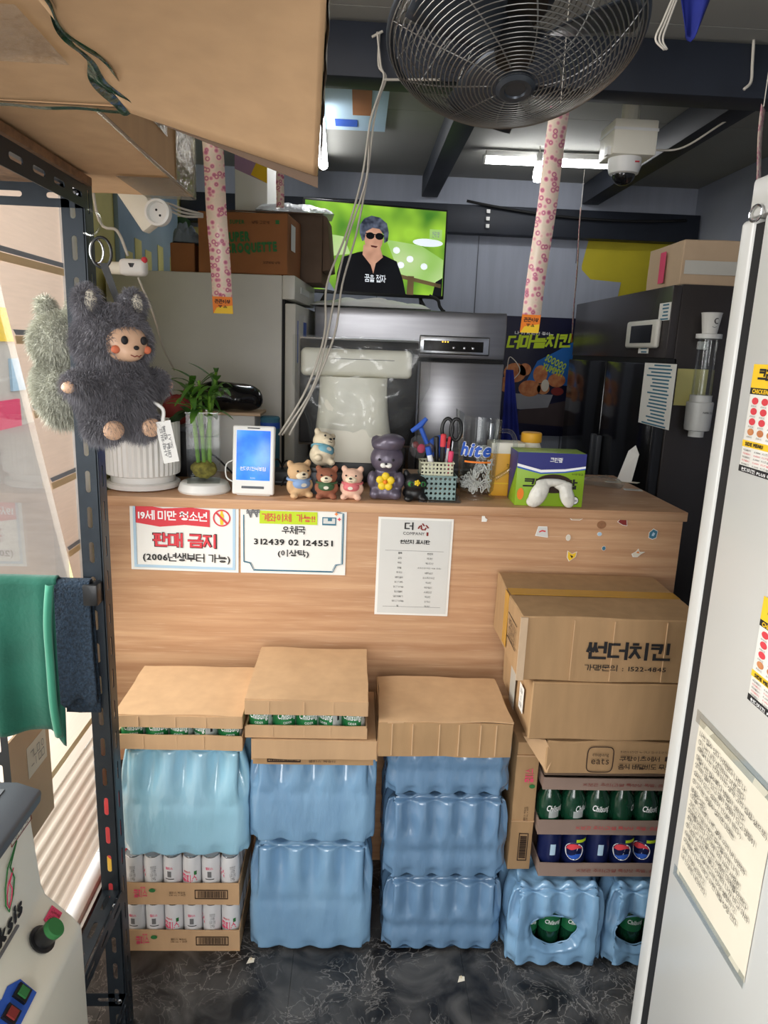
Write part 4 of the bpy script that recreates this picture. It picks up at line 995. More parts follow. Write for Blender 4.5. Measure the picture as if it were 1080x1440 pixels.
# cartons on the top shelf
lc = thing('taped_carton', 'cardboard box with clear taped corner, on the top rack shelf', 'box', (-.555, 1.28, 1.910))
B(-.205, .205, -.30, .32, 0, .165).build('body', 'cardboard', lc, bevel=.004, seg=1, cuts=6, crumple=.004)
B(.2085, .2092, .16, .318, .0, .160).build('corner_tape', 'tape_film', lc, cuts=3, crumple=.0012)
B(.11, .206, .12, .315, -.0045, -.0038).build('corner_tape', 'tape_film', lc, cuts=3, crumple=.001)
MB().tube([(.208, -.25, -.002), (.208, .0, -.003), (.208, .315, -.001), (.208, .318, .15)], .003, 6).build('folded_tape_edge', 'tape_film', lc, smooth='all')
B(.208, .2088, -.29, .1, .06, .11).build('side_tape', 'tape_film', lc)
uc = thing('overhanging_carton', 'big cardboard box with torn green tape overhanging at the top left', 'box', (-.42, .75, 1.92))
o0 = Vector((-.42, .75, 1.92))
Bq, Aq = at(184, 153, Y=.955) - o0, at(447, 243, Y=.965) - o0
Dq = at(60, 0, Z=(Bq + o0).z) - o0; Cq = at(459, 0, Y=(Dq + o0).y) - o0
ext = 1.35
Dq = Bq + (Dq - Bq) * ext; Cq = Aq + (Cq - Aq) * ext
top = .34
def bl_(u, v): return (Bq.lerp(Aq, u)).lerp(Dq.lerp(Cq, u), v)
MB().grid(lambda u, v: bl_(u, v) + Vector((0, 0, .007 * math.sin(u * 3.1) * math.sin(v * 3.1))), 40, 14).build('bottom_flap', 'cardboard', uc, smooth='all', thick=.005)
Lq, Kq = Vector((-.345, Bq.y + .01, Bq.z + .004)), Vector((-.345, Dq.y, Dq.z + .004))
MB().slab([Bq + Vector((-.004, 0, .002)), Dq + Vector((-.004, 0, .002)), Kq, Lq], (0, 0, .005)).build('bottom_flap', 'cardboard', uc)
MB().slab([Aq, Cq, Vector((Cq.x, Cq.y, top)), Vector((Aq.x + .02, Aq.y, top))], (-.005, 0, 0)).build('side_wall', 'cardboard', uc)
MB().slab([Bq, Aq, Vector((Aq.x, Aq.y, top)), Vector((Bq.x, Bq.y, top))], (0, -.005, 0)).build('end_wall', 'cardboard', uc)
MB().slab([Lq, Bq, Vector((Bq.x, Bq.y, top)), Vector((Lq.x, Lq.y, top))], (0, -.005, 0)).build('end_wall', 'cardboard', uc)
B(-.345, Aq.x, Dq.y, Aq.y, top, top + .004).build('top_panel', 'cardboard', uc)
MB().slab([Aq + Vector((.0, .002, -.017)), Bq + Vector((.01, .002, -.006)), Bq + Vector((.01, .002, .004)), Aq + Vector((.0, .002, 0.003))], (0, .003, 0)).build('flap_edge', 'cardboard_dark', uc)
def tp(u, v): return Bq.lerp(Dq, v * .97 - .01) + Vector(((u - .5) * .034 * (.7 + .5 * math.sin(v * 5 + 1)) + .005 * math.sin(v * 17) + .004, .0, -.0045 - .003 * math.sin(u * 9 + v * 13)))
MB().grid(tp, 8, 50).build('green_tape', 'tape_green', uc, smooth='all')
MB().grid(lambda u, v: Bq.lerp(Lq, u * .55) + Vector((0, .004 - .012 * v, -.004 - .001 * math.sin(u * 20))), 20, 3).build('green_tape', 'tape_green', uc, smooth='all')
MB().grid(lambda u, v: Cq.lerp(Aq, v).lerp(Dq.lerp(Bq, v), .045 * u) + Vector((0, 0, -.0032 - .0006 * math.sin(v * 60))), 4, 60).build('edge_tape', 'tape_olive', uc, smooth='all')
MB().grid(lambda u, v: Cq.lerp(Aq, v) + Vector((.003 + .0012 * math.sin(v * 40), 0, .0 + u * .05)), 4, 40).build('side_tape', 'tape_clear', uc, smooth='all')
MB().grid(lambda u, v: Lq.lerp(Kq, .38 + v * .35).lerp(Bq.lerp(Dq, .38 + v * .35), .45 + u * .5) + Vector((0, 0, -.003)), 10, 6).build('clear_tape', 'tape_film', uc, smooth='all')
# ------------------------------------------------------------------ paper signs and stickers on the counter front
PY = CF - .0015
def sheet(name, label, x0, x1, z0, z1, tilt=0.0, material='paper', y=PY):
    cx, cz = (x0 + x1) / 2, (z0 + z1) / 2
    t = thing(name, label, 'sign', (cx, y, cz)); t.rotation_euler = (0, tilt, 0)
    w, h = x1 - x0, z1 - z0
    B(-w / 2, w / 2, -.0006, .0, -h / 2, h / 2).build('sheet', material, t)
    return t, w, h
s1, w, h = sheet('paper_sign', 'laminated paper sign with red banner and pale blue border, left on the counter', -.638, -.330, .969, 1.178, math.radians(.6))
def fl(t, name, pts, m_, lift=.0010): return flat(t, name, pts, (0, -.0006, 0), XR, ZU, m_, lift=lift)
for a in (rect(-.145, .145, -.097, -.089), rect(-.145, .145, .089, .097), rect(-.145, -.137, -.089, .089), rect(.137, .145, -.089, .089)): fl(s1, 'border', a, 'ink_paleblue')
fl(s1, 'red_banner', [(-.138, .092), (-.06, .080), (.02, .086), (.072, .080), (.072, .030), (.0, .034), (-.07, .026), (-.138, .036)], 'ink_red')
text(s1, 'lettering', '19세 미만 청소년', (-.033, -.0016, .060), XR, ZU, .195, .028, 'ink_white', bold=.035)
text(s1, 'lettering', '판매 금지', (.0, -.0016, -.012), XR, ZU, .184, .045, 'ink', bold=.06)
text(s1, 'lettering', '판매 금지', (.0, -.0022, -.012), XR, ZU, .178, .041, 'ink_red', bold=.05)
text(s1, 'lettering', '(2006년생부터 가능)', (.005, -.0016, -.065), XR, ZU, .250, .030, 'ink', bold=.025)
ring = []
rg = MB(); 
for i in range(32):
    a, b = 2 * math.pi * i / 32, 2 * math.pi * (i + 1) / 32
    rg.add([(.106 + q * math.cos(k), -.0018, .058 + q * math.sin(k)) for k in (a, b) for q in (.021, .025)], [(0, 1, 3, 2)])
rg.build('prohibition_ring', 'ink_red', s1)
fl(s1, 'bottle_print', [(.102, .038), (.110, .038), (.112, .066), (.109, .072), (.109, .080), (.103, .080), (.103, .072), (.100, .066)], 'ink_yellow', .0008)
fl(s1, 'prohibition_bar', [(.088, .072), (.092, .076), (.124, .044), (.120, .040)], 'ink_red', .0014)
s2, w, h = sheet('paper_sign', 'laminated paper sign with bank account number and teal notched border', -.324, -.020, .968, 1.180, math.radians(.1))
nt_ = [(-.143, -.072), (-.125, -.076), (-.115, -.097), (.115, -.097), (.125, -.076), (.143, -.072), (.143, .080), (.125, .084), (.117, .098), (-.09, .098)]
m = MB(); pts = [(x, -.0018, z) for x, z in nt_]
for dx in (0, .004): m.tube([(x * (1 - dx * 6), -.0016, z * (1 - dx * 6)) for x, z in nt_ + [(-.09, .098)]][:len(nt_)], .0016 if dx == 0 else .0006, 4)
m.tube([(-.143, -.0016, .068), (-.143, -.0016, -.072)], .0016, 4); m.build('border', 'ink_teal', s2)
fl(s2, 'lime_highlight', rect(-.098, .068, .044, .082), 'ink_lime')
text(s2, 'lettering', '계좌이체  가능!!', (-.015, -.0018, .063), XR, ZU, .152, .024, 'ink_red', bold=.02)
text(s2, 'lettering', '우체국', (.0, -.0016, .027), XR, ZU, .068, .025, 'ink', bold=.03)
for dg_, cx9, w9 in (('312439', -.070, .088), ('02', .0, .030), ('124551', .071, .086)): text(s2, 'lettering', dg_, (cx9, -.0016, -.010), XR, ZU, w9, .018, 'ink', bold=.03)
text(s2, 'lettering', '(이상탁)', (.0, -.0016, -.044), XR, ZU, .090, .024, 'ink', bold=.03)
text(s2, 'won_sign_print', '₩', (-.116, -.0016, .078), (1, 0, .1), (-.1, 0, 1), .040, .034, 'ink_grey', bold=.02)
fl(s2, 'card_print', rect(.082, .122, .044, .068), 'ink_teal'); fl(s2, 'card_print', rect(.085, .119, .049, .065), 'paper_grey', .0014); fl(s2, 'card_print', rect(.098, .110, .057, .065), 'ink_teal', .0018)
for x, z, m_ in ((.122, .078, 'ink_orange'), (.133, .089, 'ink_grey'), (.131, .063, 'ink_red')):
    text(s2, 'sparkle_print', '+', (x, -.0016, z), XR, ZU, .010, .010, m_, bold=.05)
s3, w, h = sheet('origin_label_sheet', 'framed menu origin list sheet hanging on the middle of the counter', .071, .290, .848, 1.147, math.radians(.4), 'paper')
fl(s3, 'print_area', rect(-.102, .102, -.143, .143), 'paper_grey', .0006)
text(s3, 'lettering', '더', (-.020, -.0016, .125), XR, ZU, .026, .023, 'ink', bold=.05)
text(s3, 'lettering', '心', (.022, -.0016, .124), XR, ZU, .034, .022, 'ink_darkred', bold=.04)
text(s3, 'lettering', 'COMPANY', (-.005, -.0016, .103), XR, ZU, .062, .009, 'ink', bold=0)
fl(s3, 'seal_print', rect(.032, .038, .097, .108), 'ink_darkred')
text(s3, 'lettering', '원산지 표시판', (.0, -.0016, .078), XR, ZU, .088, .013, 'ink', bold=.06)
for z in (.050, -.123): fl(s3, 'rule', rect(-.086, .086, z, z + .0008), 'ink_grey')
L1 = ['품목', '곱창', '막창', '닭발', '쭈꾸미', '돼지갈비', '닭고기(뼈)', '닭고기(순살)', '닭오돌뼈', '돼지등뼈기', '돼지고기(족발)', '쌀']
L2 = ['원산지', '국내산', '캐나다산', '호주산(미국산 섞음 포함)', '베트남산', '오스트리아산', '국내산', '브라질산', '스페인산', '국내산', '외국산', '국내산']
for i in range(12):
    z = .043 - i * .0148
    text(s3, 'lettering', L1[i], (-.042, -.0016, z), XR, ZU, None, .0062, 'ink', bold=.03 if i == 0 else .0)
    text(s3, 'lettering', L2[i], (.046, -.0016, z), XR, ZU, (.070 if i == 3 else None), (.005 if i == 3 else .0062), 'ink', bold=.03 if i == 0 else .0)
def sticker(label, px, py, pts, material, extra=()):
    p = at(px, py, Y=PY); t = thing('sticker', label, 'sticker', (p.x, PY, p.z), 0, 'small stickers on the counter front')
    o_ = [(x * 1.15, z * 1.15) for x, z in pts]; flat(t, 'backing', o_, (0, 0, 0), XR, ZU, 'paper', lift=.0003)
    flat(t, 'print', pts, (0, 0, 0), XR, ZU, material, lift=.0008)
    for e, m_ in extra: flat(t, 'print_detail', e, (0, 0, 0), XR, ZU, m_, lift=.0014)
    return t
u = .0021
def S(*p): return [(x * u, z * u) for x, z in p]
sticker('torn white paper scrap sticker at the upper left of the sticker cluster', 681, 728, S((-3, 5), (0, 5), (1, 0), (4, -2), (3, -5), (-3, -5)), 'paper')
sticker('white sticker with a red stripe on the counter front', 762, 748, S((-5, 7), (6, 7), (8, -7), (-8, -5)), 'paper_grey', [(S((-4, 1), (0, 3), (5, 2), (5, 0), (0, 1), (-4, -1)), 'ink_red')])
sticker('wide pale lettered sticker near the counter top edge', 811, 727, S((-12, 1), (-6, 4), (11, 4), (12, 0), (4, -4), (-6, -4)), 'cardboard_pale')
sticker('brown house-shaped sticker right of the wide pale sticker', 876, 733, S((-7, -1), (-1, 6), (4, 7), (6, -6), (0, -5)), 'ink_darkred')
sticker('blue blob sticker, rightmost on the counter front', 918, 751, S((-5, -5), (-5, 2), (0, 7), (6, 4), (5, -5), (0, -7)), 'ink_teal', [(S((-2, -2), (0, 3), (3, 1), (1, -3)), 'ink_paleblue')])
sticker('tiny round white sticker with dots', 799, 756, ell(0, 0, 3 * u, 4 * u, 12), 'paper_warm')
sticker('tiny pale yellow dot sticker beside a wood knot', 843, 751, ell(0, 0, 3 * u, 2.5 * u, 12), 'ink_paleblue')
sticker('tiny teal flower sticker below the others', 849, 771, ell(0, 0, 2.6 * u, 3 * u, 10), 'ink_teal')
sticker('yellow character-shaped sticker low on the counter front', 804, 782, S((-6, 7), (0, 3), (6, 6), (5, -1), (-3, -7), (-6, -2)), 'ink_yellow', [(S((-3, 2), (2, 0), (0, -3)), 'ink_brown')])
sticker('cream animal outline sticker at the lower right', 897, 778, S((-8, -1), (-3, 2), (0, 6), (2, 2), (9, 2), (4, -1), (0, -5), (-6, -5)), 'paper_warm', [(S((-3, 1), (0, 3), (2, 0)), 'ink_orange')])

# ------------------------------------------------------------------ things on the counter
def on(px, py, Y=None):
    p = at(px, py, Z=CT) if Y is None else at(px, py, Y=Y); return Vector((p.x, p.y, CT))
# ribbed white planter and saucer
pp = thing('planter_pot', 'white ribbed ceramic pot on a saucer at the left end of the counter', 'plant pot', (-.640, 2.150, CT))
MB().lathe([(.085, 0), (.106, .004), (.108, .018), (.100, .022), (.09, .016), (.0, .016)], 72, rad=lambda a: 1 + .006 * math.cos(36 * a)).build('saucer', 'ceramic', pp, smooth=True)
MB().lathe([(.086, .012), (.093, .014), (.094, .040), (.092, .042)], 48).build('foot', 'ceramic', pp, smooth=True)
MB().lathe([(.096, .040), (.106, .044), (.108, .060), (.109, .195), (.106, .200), (.100, .198), (.098, .16)], 168, rad=lambda a: 1 + .018 * math.cos(42 * a)).build('pot', 'ceramic', pp, smooth=True)
MB().lathe([(.0985, .165), (.05, .172), (0, .17)], 32).build('soil', 'ink_brown', pp, smooth=True)
# bamboo vase on a white stand
vs_ = thing('plant_stand', 'round white stand under the glass vase', 'stand', (-.4475, 2.105, CT))
MB().lathe([(.074, 0), (.077, .006), (.070, .026), (.064, .030), (0, .030)], 48).build('stand', 'white_plastic', vs_, smooth=True)
vz = CT + .0305
va = thing('glass_vase', 'clear square glass vase holding lucky bamboo', 'vase', (-.4475, 2.105, vz), .15)
q_ = .046
MB().add([(x, y, z) for z in (0, .205) for x, y in ((-q_, -q_), (q_, -q_), (q_, q_), (-q_, q_))], [(0, 1, 5, 4), (1, 2, 6, 5), (2, 3, 7, 6), (3, 0, 4, 7)]).build('glass_wall', 'glass', va); B(-q_, q_, -q_, q_, 0, .006).build('glass_base', 'glass', va)
MB().tube([(-q_, -q_, .205), (q_, -q_, .205), (q_, q_, .205), (-q_, q_, .205)], .0014, 6, closed=True).build('glass_rim', 'clear_plastic', va)
MB().add([(-q_ + .002, -q_ + .002, .135), (q_ - .002, -q_ + .002, .135), (q_ - .002, q_ - .002, .135), (-q_ + .002, q_ - .002, .135)], [(0, 1, 2, 3)]).build('water_surface', 'water', va)
MB().ball((0, 0, .035), (.038, .036, .028), 14, 8).build('root_ball', 'moss', va, cuts=1, crumple=.006, cscale=60, smooth='all')
lb = thing('lucky_bamboo', 'green lucky bamboo stalks with leafy tops in the glass vase', 'plant', (-.4475, 2.105, vz + .03))
rnd = random.Random(4)
def leaf(base, d, L, w, droop, nrm=None):
    base = Vector(base); d = Vector(d).normalized(); side = d.cross(Vector((0, 0, 1)))
    side = side.normalized() if side.length > 1e-3 else Vector((1, 0, 0)); m = MB(); vs = []
    n = 6
    for i in range(n + 1):
        t = i / n; c = base + d * L * t + Vector((0, 0, -droop * L * t * t)); ww = w * math.sin(math.pi * (t * .9 + .06)) ** .8
        up_ = side.cross(d) * ww * .25
        vs += [c - side * ww + up_, c, c + side * ww + up_]
    return m.add(vs, [(3 * i + k, 3 * i + k + 1, 3 * i + k + 4, 3 * i + k + 3) for i in range(n) for k in (0, 1)])
for k, (bx_, by_, tx_, ty_, hh) in enumerate(((-.012, -.01, -.026, -.03, .225), (.004, -.012, -.008, -.01, .265), (.016, .0, .024, -.02, .235), (-.006, .014, .036, .02, .29), (.012, .012, -.036, .02, .26))):
    path = [Vector((bx_ + (tx_ - bx_) * t, by_ + (ty_ - by_) * t, hh * t)) for t in (0, .2, .22, .24, .5, .52, .54, .8, 1)]
    st = MB().tube(path, [.0062, .006, .0072, .006, .0058, .007, .0058, .0055, .004], 9).build('stalk', 'stalk', lb, smooth=True)
    for j in range(11):
        a = rnd.uniform(0, 6.28); z0 = hh - rnd.uniform(-.0, .085); lift = rnd.uniform(.2, 1.5)
        leaf(path[-1] + Vector((0, 0, z0 - hh)), (math.cos(a), math.sin(a), lift), rnd.uniform(.065, .115), rnd.uniform(.007, .012), rnd.uniform(.2, .8)).build('leaf', 'leaf', st, smooth='all')
# card terminal / kiosk with blue screen
kx = on(352, 700).x
kd = thing('payment_tablet', 'small white payment tablet with bright blue screen on the counter', 'tablet', (kx + .004, 2.05, CT), math.radians(-3))
def tilt(o, a=-.12):
    o.matrix_local = Matrix.Rotation(a, 4, 'X'); return o
tb = tilt(B(-.061, .061, -.008, .012, .004, .204).build('body', 'white_plastic', kd, bevel=.006, seg=3))
bpy.context.view_layer.update()
mat('screen_blue', (40, 96, 235), 0.25, vscale=14, rgb2=(70, 140, 250), emit=.75)
B(-.049, .049, -.0095, -.0075, .046, .190).build('screen', 'screen_blue', tb, bevel=.003)
text(tb, 'lettering', '썬더치킨석봉점', (0, -.0098, .080), XR, ZU, .074, .012, 'ink_white', bold=.02)
text(tb, 'lettering', 'toss', (0, -.0098, .053), XR, ZU, .014, .004, 'ink_white', bold=.0)
B(-.018, .018, -.0095, -.0075, .1955, .1985).build('camera_bar', 'black_plastic', tb, bevel=.001)
B(-.033, .033, -.0095, -.007, .022, .029).build('card_slot', 'grey_dark', tb, bevel=.002)
B(-.05, .05, .0, .07, 0, .012).build('foot', 'white_plastic', kd, bevel=.004)
MB().tube(spline([(-.06, .02, .035), (-.082, .02, .05), (-.084, .03, .085), (-.062, .035, .1)]), .0022, 6).build('cord', 'white_plastic', kd, smooth='all')

# puppy figurines
def puppy(label, x, y, z, s, rz, body, face, bib, rx=0):
    t = thing('puppy_figurine', label, 'figurine', (x, y, z), rz, 'soft puppy figurines on the counter')
    t.scale = (s * 1.14, s * 1.1, s); t.rotation_euler = (rx, 0, rz)
    me = blob([((0, 0, .034), (.034, .036, .036)), ((0, -.004, .080), (.034, .031, .030)), ((-.026, -.002, .107), (.010, .008, .012)), ((.026, -.002, .107), (.010, .008, .012)),
               ((-.022, -.026, .010), (.012, .014, .011)), ((.022, -.026, .010), (.012, .014, .011)), ((-.028, -.012, .040), (.010, .012, .018)), ((.028, -.012, .040), (.010, .012, .018)), ((0, .036, .03), (.012, .014, .012))], .0042, 3)
    link('body', me, body, t)
    link('muzzle', blob([((0, -.028, .073), (.019, .012, .014)), ((0, -.024, .084), (.008, .010, .010))], .003, 2), face, t)
    for sx in (-1, 1):
        MB().ball((sx * .015, -.033, .088), .0032, 10, 6).build('eye', 'ink', t, smooth='all')
        MB().ball((sx * .026, -.0035, .107), (.006, .006, .008), 10, 6).build('inner_ear', face, t, smooth='all')
    MB().ball((0, -.041, .079), (.005, .003, .0035), 10, 6).build('nose', 'ink', t, smooth='all')
    MB().tube([(-.006, -.0405, .069), (-.002, -.0415, .0675), (0, -.0415, .071), (.002, -.0415, .0675), (.006, -.0405, .069)], .0008, 5).build('mouth', 'ink', t)
    MB().ball((0, -.022, .046), (.026, .019, .019), 16, 10).build('bib', bib, t, smooth='all')
    MB().tube([(.031 * math.cos(a), -.001 + .029 * math.sin(a), .058) for a in [2 * math.pi * i / 24 for i in range(24)]], .0042, 7, closed=True).build('collar', bib, t, smooth='all')
    flat(t, 'bib_emblem', ell(0, 0, .008, .006, 16), (0, -.0405, .045), XR, ZU, 'paper_warm', lift=.001)
    return t
mat('tan_flock', (214, 176, 132), .9, var=.08, bump=.2, bscale=300); mat('brown_flock', (150, 92, 68), .9, var=.08, bump=.2, bscale=300); mat('cream_flock', (236, 220, 190), .9, var=.05, bump=.2, bscale=300); mat('peach_flock', (230, 188, 164), .9, var=.06, bump=.2, bscale=300)
mat('bib_blue', (140, 170, 214), .7); mat('bib_green', (62, 98, 62), .7); mat('bib_pink', (226, 120, 124), .7); mat('bib_teal', (120, 178, 196), .7)
def cx_(px): return at(px, 700, Z=CT).x
puppy('tan puppy figurine with a light blue bib, leftmost of the row', cx_(419), 2.06, CT, .93, .45, 'tan_flock', 'cream_flock', 'bib_blue')
puppy('brown and white puppy figurine with a green bib', cx_(457) + .004, 2.055, CT, .82, .0, 'brown_flock', 'cream_flock', 'bib_green')
puppy('pale peach puppy figurine with a pink bib', cx_(495), 2.055, CT, .83, -.15, 'peach_flock', 'cream_flock', 'bib_pink')
p4 = puppy('cream puppy figurine in a teal scarf lying on top of the other two', cx_(447), 2.115, CT + .088, .92, .5, 'cream_flock', 'cream_flock', 'bib_teal'); p4.rotation_euler = (-.35, .35, .5)
b_ = thing('small_box', 'small dark box under the cream puppy figurine', 'box', (cx_(445), 2.10, CT)); B(-.04, .04, 0, .07, 0, .080).build('carton', 'grey_dark', b_, bevel=.002); B(-.041, .041, -.001, .071, .066, .081).build('lid', 'black_plastic', b_, bevel=.002)
# grey-purple bear figurine with cap and flower
mat('purple_vinyl', (104, 96, 112), .35, var=.12, vscale=20, metal=.25); mat('flower_yellow', (240, 206, 40), .5)
t = thing('bear_figurine', 'purple-grey bear figurine with a cap holding a yellow flower', 'figurine', (cx_(542), 2.075, CT), -.08)
link('body', blob([((0, 0, .045), (.048, .046, .052)), ((0, 0, .022), (.050, .048, .026)), ((0, -.002, .120), (.050, .046, .044)), ((-.040, -.026, .060), (.016, .018, .026)), ((.040, -.026, .060), (.016, .018, .026)), ((-.03, -.03, .018), (.018, .02, .016)), ((.03, -.03, .018), (.018, .02, .016))], .005, 3), 'purple_vinyl', t)
link('cap', blob([((0, .004, .160), (.048, .046, .026)), ((.012, -.004, .172), (.040, .042, .022)), ((-.034, .01, .168), (.016, .014, .018))], .005, 3), 'purple_vinyl', t)
for sx in (-1, 1): MB().ball((sx * .020, -.046, .122), .0038, 10, 6).build('eye', 'ink', t, smooth='all')
link('muzzle', blob([((-.008, -.048, .106), (.010, .008, .008)), ((.008, -.048, .106), (.010, .008, .008))], .003, 1), 'paper', t)
MB().ball((0, -.056, .111), (.004, .003, .003), 8, 6).build('nose', 'ink', t, smooth='all')
fl_ = MB().ball((0.0, -.062, .060), (.006, .005, .006), 10, 6).build('flower_centre', 'ink_orange', t, smooth='all')
for k in range(5):
    a = 2 * math.pi * k / 5 + .3
    MB().ball((.016 * math.cos(a), -.058, .060 + .016 * math.sin(a)), (.012, .006, .012), 10, 6).build('petal', 'flower_yellow', t, smooth='all')
# small black cat-like figurine
mat('black_vinyl', (22, 22, 24), .45, var=.1)
t = thing('black_animal_figurine', 'small black animal figurine with green eyes and a tiny yellow flower', 'figurine', (cx_(583) - .004, 2.06, CT), .1); t.scale = (.80, .80, .80)
link('body', blob([((0, 0, .028), (.046, .042, .030)), ((0, -.012, .066), (.046, .038, .036)), ((-.034, .0, .098), (.012, .010, .018)), ((.034, .0, .098), (.012, .010, .018)), ((-.028, -.034, .012), (.018, .018, .013)), ((.028, -.034, .012), (.018, .018, .013)), ((.052, .02, .022), (.022, .012, .012))], .005, 3), 'black_vinyl', t)
for sx in (-1, 1):
    e = MB().ball((sx * .022, -.043, .068), (.012, .007, .010), 12, 8).build('eye', 'ink_green', t, smooth='all'); MB().ball((sx * .021, -.0495, .068), (.005, .002, .007), 10, 6).build('pupil', 'ink', e, smooth='all')
MB().ball((0, -.049, .073), .005, 8, 6).build('flower', 'flower_yellow', t, smooth='all')
for k in range(5):
    a = 2 * math.pi * k / 5; MB().ball((.007 * math.cos(a), -.048, .073 + .007 * math.sin(a)), (.005, .003, .005), 8, 6).build('petal', 'flower_yellow', t, smooth='all')
# perforated pen baskets
def basket(name, label, x, y, z, w, d, h, material, rows, cols, hole):
    t = thing(name, label, 'basket', (x, y, z)); m = MB(); th = .002
    B(-w / 2, w / 2, -d / 2, d / 2, 0, th).build('base', material, t)
    def wall(org, ex, ln):
        mm = MB(); cw, ch = ln / cols, h / rows
        for i in range(cols):
            for j in range(rows):
                n = 8; inner = [((i + .5) * cw + hole * math.cos(2 * math.pi * (k + .5) / n), (j + .5) * ch + hole * math.sin(2 * math.pi * (k + .5) / n)) for k in range(n)]
                x0, x1, y0, y1 = i * cw, (i + 1) * cw, j * ch, (j + 1) * ch; xm, ym = (x0 + x1) / 2, (y0 + y1) / 2
                outer = [(x1, y1), (xm, y1), (x0, y1), (x0, ym), (x0, y0), (xm, y0), (x1, y0), (x1, ym)]
                mm.add([(a, b, 0) for a, b in inner + outer], [(k, (k + 1) % n, n + (k + 1) % n, n + k) for k in range(n)])
        return orient(mm, org, ex, ZU).build('wall', material, t, thick=th)
    wall((-w / 2, -d / 2, 0), XR, w); wall((-w / 2, d / 2, 0), XR, w); wall((-w / 2, -d / 2, 0), (0, 1, 0), d); wall((w / 2, -d / 2, 0), (0, 1, 0), d)
    MB().tube([(-w / 2, -d / 2, h), (w / 2, -d / 2, h), (w / 2, d / 2, h), (-w / 2, d / 2, h)], .0026, 6, closed=True).build('rim', material, t)
    return t
mat('basket_teal', (130, 156, 154), .5); mat('basket_cream', (206, 206, 178), .5)
bx0 = cx_(612)
dd = thing('plastic_dish', 'clear shallow plastic dish under the pen baskets', 'dish', (bx0 + .005, 2.07, CT)); B(-.062, .062, -.042, .05, 0, .003).build('base', 'clear_bag', dd, bevel=.001); MB().tube([(-.062, -.042, .006), (.062, -.042, .006), (.066, .05, .006), (-.066, .05, .006)], .003, 6, closed=True).build('rim', 'clear_plastic', dd)
basket('pen_basket', 'grey-teal perforated plastic basket standing on the clear dish', bx0, 2.085, CT + .0035, .108, .085, .072, 'basket_teal', 5, 8, .0042)
basket('pen_basket', 'cream perforated plastic basket nested above the teal one holding pens', bx0 - .004, 2.088, CT + .068, .098, .07, .046, 'basket_cream', 4, 9, .0032)
def pen(label, x, y, z, tilt_, L, r, material, cap, name='pen', cat='pen'):
    t = thing(name, label, cat, (x, y, z)); t.rotation_euler = tilt_
    MB().lathe([(r * .3, 0), (r, .012), (r, L * .72)], 10).build('barrel', material, t, smooth=True); MB().lathe([(r * 1.12, L * .70), (r * 1.12, L * .98), (r * .7, L), (0, L)], 10).build('cap', cap, t, smooth=True); return t
bz = CT + .072
pen('black marker pen standing in the cream basket', bx0 + .012, 2.085, bz, (.05, .0, 0), .125, .0075, 'black_plastic', 'ink_red')
pen('black capped pen beside the red-topped marker', bx0 + .000, 2.10, bz, (.0, -.06, 0), .115, .007, 'black_plastic', 'black_plastic')
pen('pink highlighter standing at the right of the cream basket', bx0 + .034, 2.08, bz, (0, .05, 0), .075, .007, 'ink_pink', 'ink_pink')
pen('striped red and white pencil in the cream basket', bx0 + .024, 2.10, bz, (0, .08, 0), .115, .004, 'ink_white', 'ink_red')
pen('blue and white correction pen leaning left in the cream basket', bx0 - .012, 2.078, bz + .004, (0, -.25, 0), .085, .008, 'ink_white', 'ink_blue')
t = thing('blue_stick_tool', 'tall clear stick with a bright blue T-shaped handle leaning in the basket', 'tool', (bx0 + .008, 2.105, bz)); t.rotation_euler = (0, -.42, 0)
MB().tube([(0, 0, 0), (0, 0, .14)], .004, 8).build('stick', 'clear_plastic', t); MB().tube([(0, 0, .10), (0, 0, .15)], .007, 10).build('grip', 'ink_blue', t, smooth=True); MB().tube([(-.03, 0, .152), (0, 0, .158), (.026, 0, .170)], [.006, .009, .006], 10).build('handle', 'ink_blue', t, smooth=True)
t = thing('candy_packet', 'crinkled clear packet with pink sweets behind the pen baskets', 'packet', (bx0 - .055, 2.12, bz + .05), .3); MB().ball((0, 0, .03), (.03, .01, .036), 12, 8).build('wrapper', 'clear_bag', t, cuts=1, crumple=.008, cscale=30, smooth='all'); MB().ball((.006, -.004, .024), (.014, .006, .014)).build('sweet', 'ink_pink', t, smooth='all'); MB().ball((-.012, -.002, .036), (.010, .006, .010)).build('sweet', 'ink_darkred', t, smooth='all')
t = thing('candy_packet', 'purple and blue wrapped packet standing behind the pens', 'packet', (bx0 + .0, 2.13, bz + .045), -.2); MB().ball((0, 0, .035), (.032, .010, .034), 12, 8).build('wrapper', 'ink_blue', t, cuts=1, crumple=.008, cscale=30, smooth='all'); MB().ball((-.02, -.006, .03), (.016, .008, .018)).build('wrapper_end', 'purple_vinyl', t, smooth='all')
t = thing('scissors', 'black-handled scissors standing handles up in the basket', 'scissors', (bx0 + .040, 2.115, bz)); 
for sx in (-1, 1):
    MB().tube([(sx * .013 + .016 * math.cos(a), 0, .135 + .032 * math.sin(a)) for a in [2 * math.pi * i / 20 for i in range(20)]], .0055, 7, closed=True).build('handle', 'black_plastic', t, smooth='all')
    MB().slab([(sx * .002, 0, .0), (sx * .007, 0, .105), (-sx * .004, 0, .105)], (0, .002, 0)).build('blade', 'chrome', t)
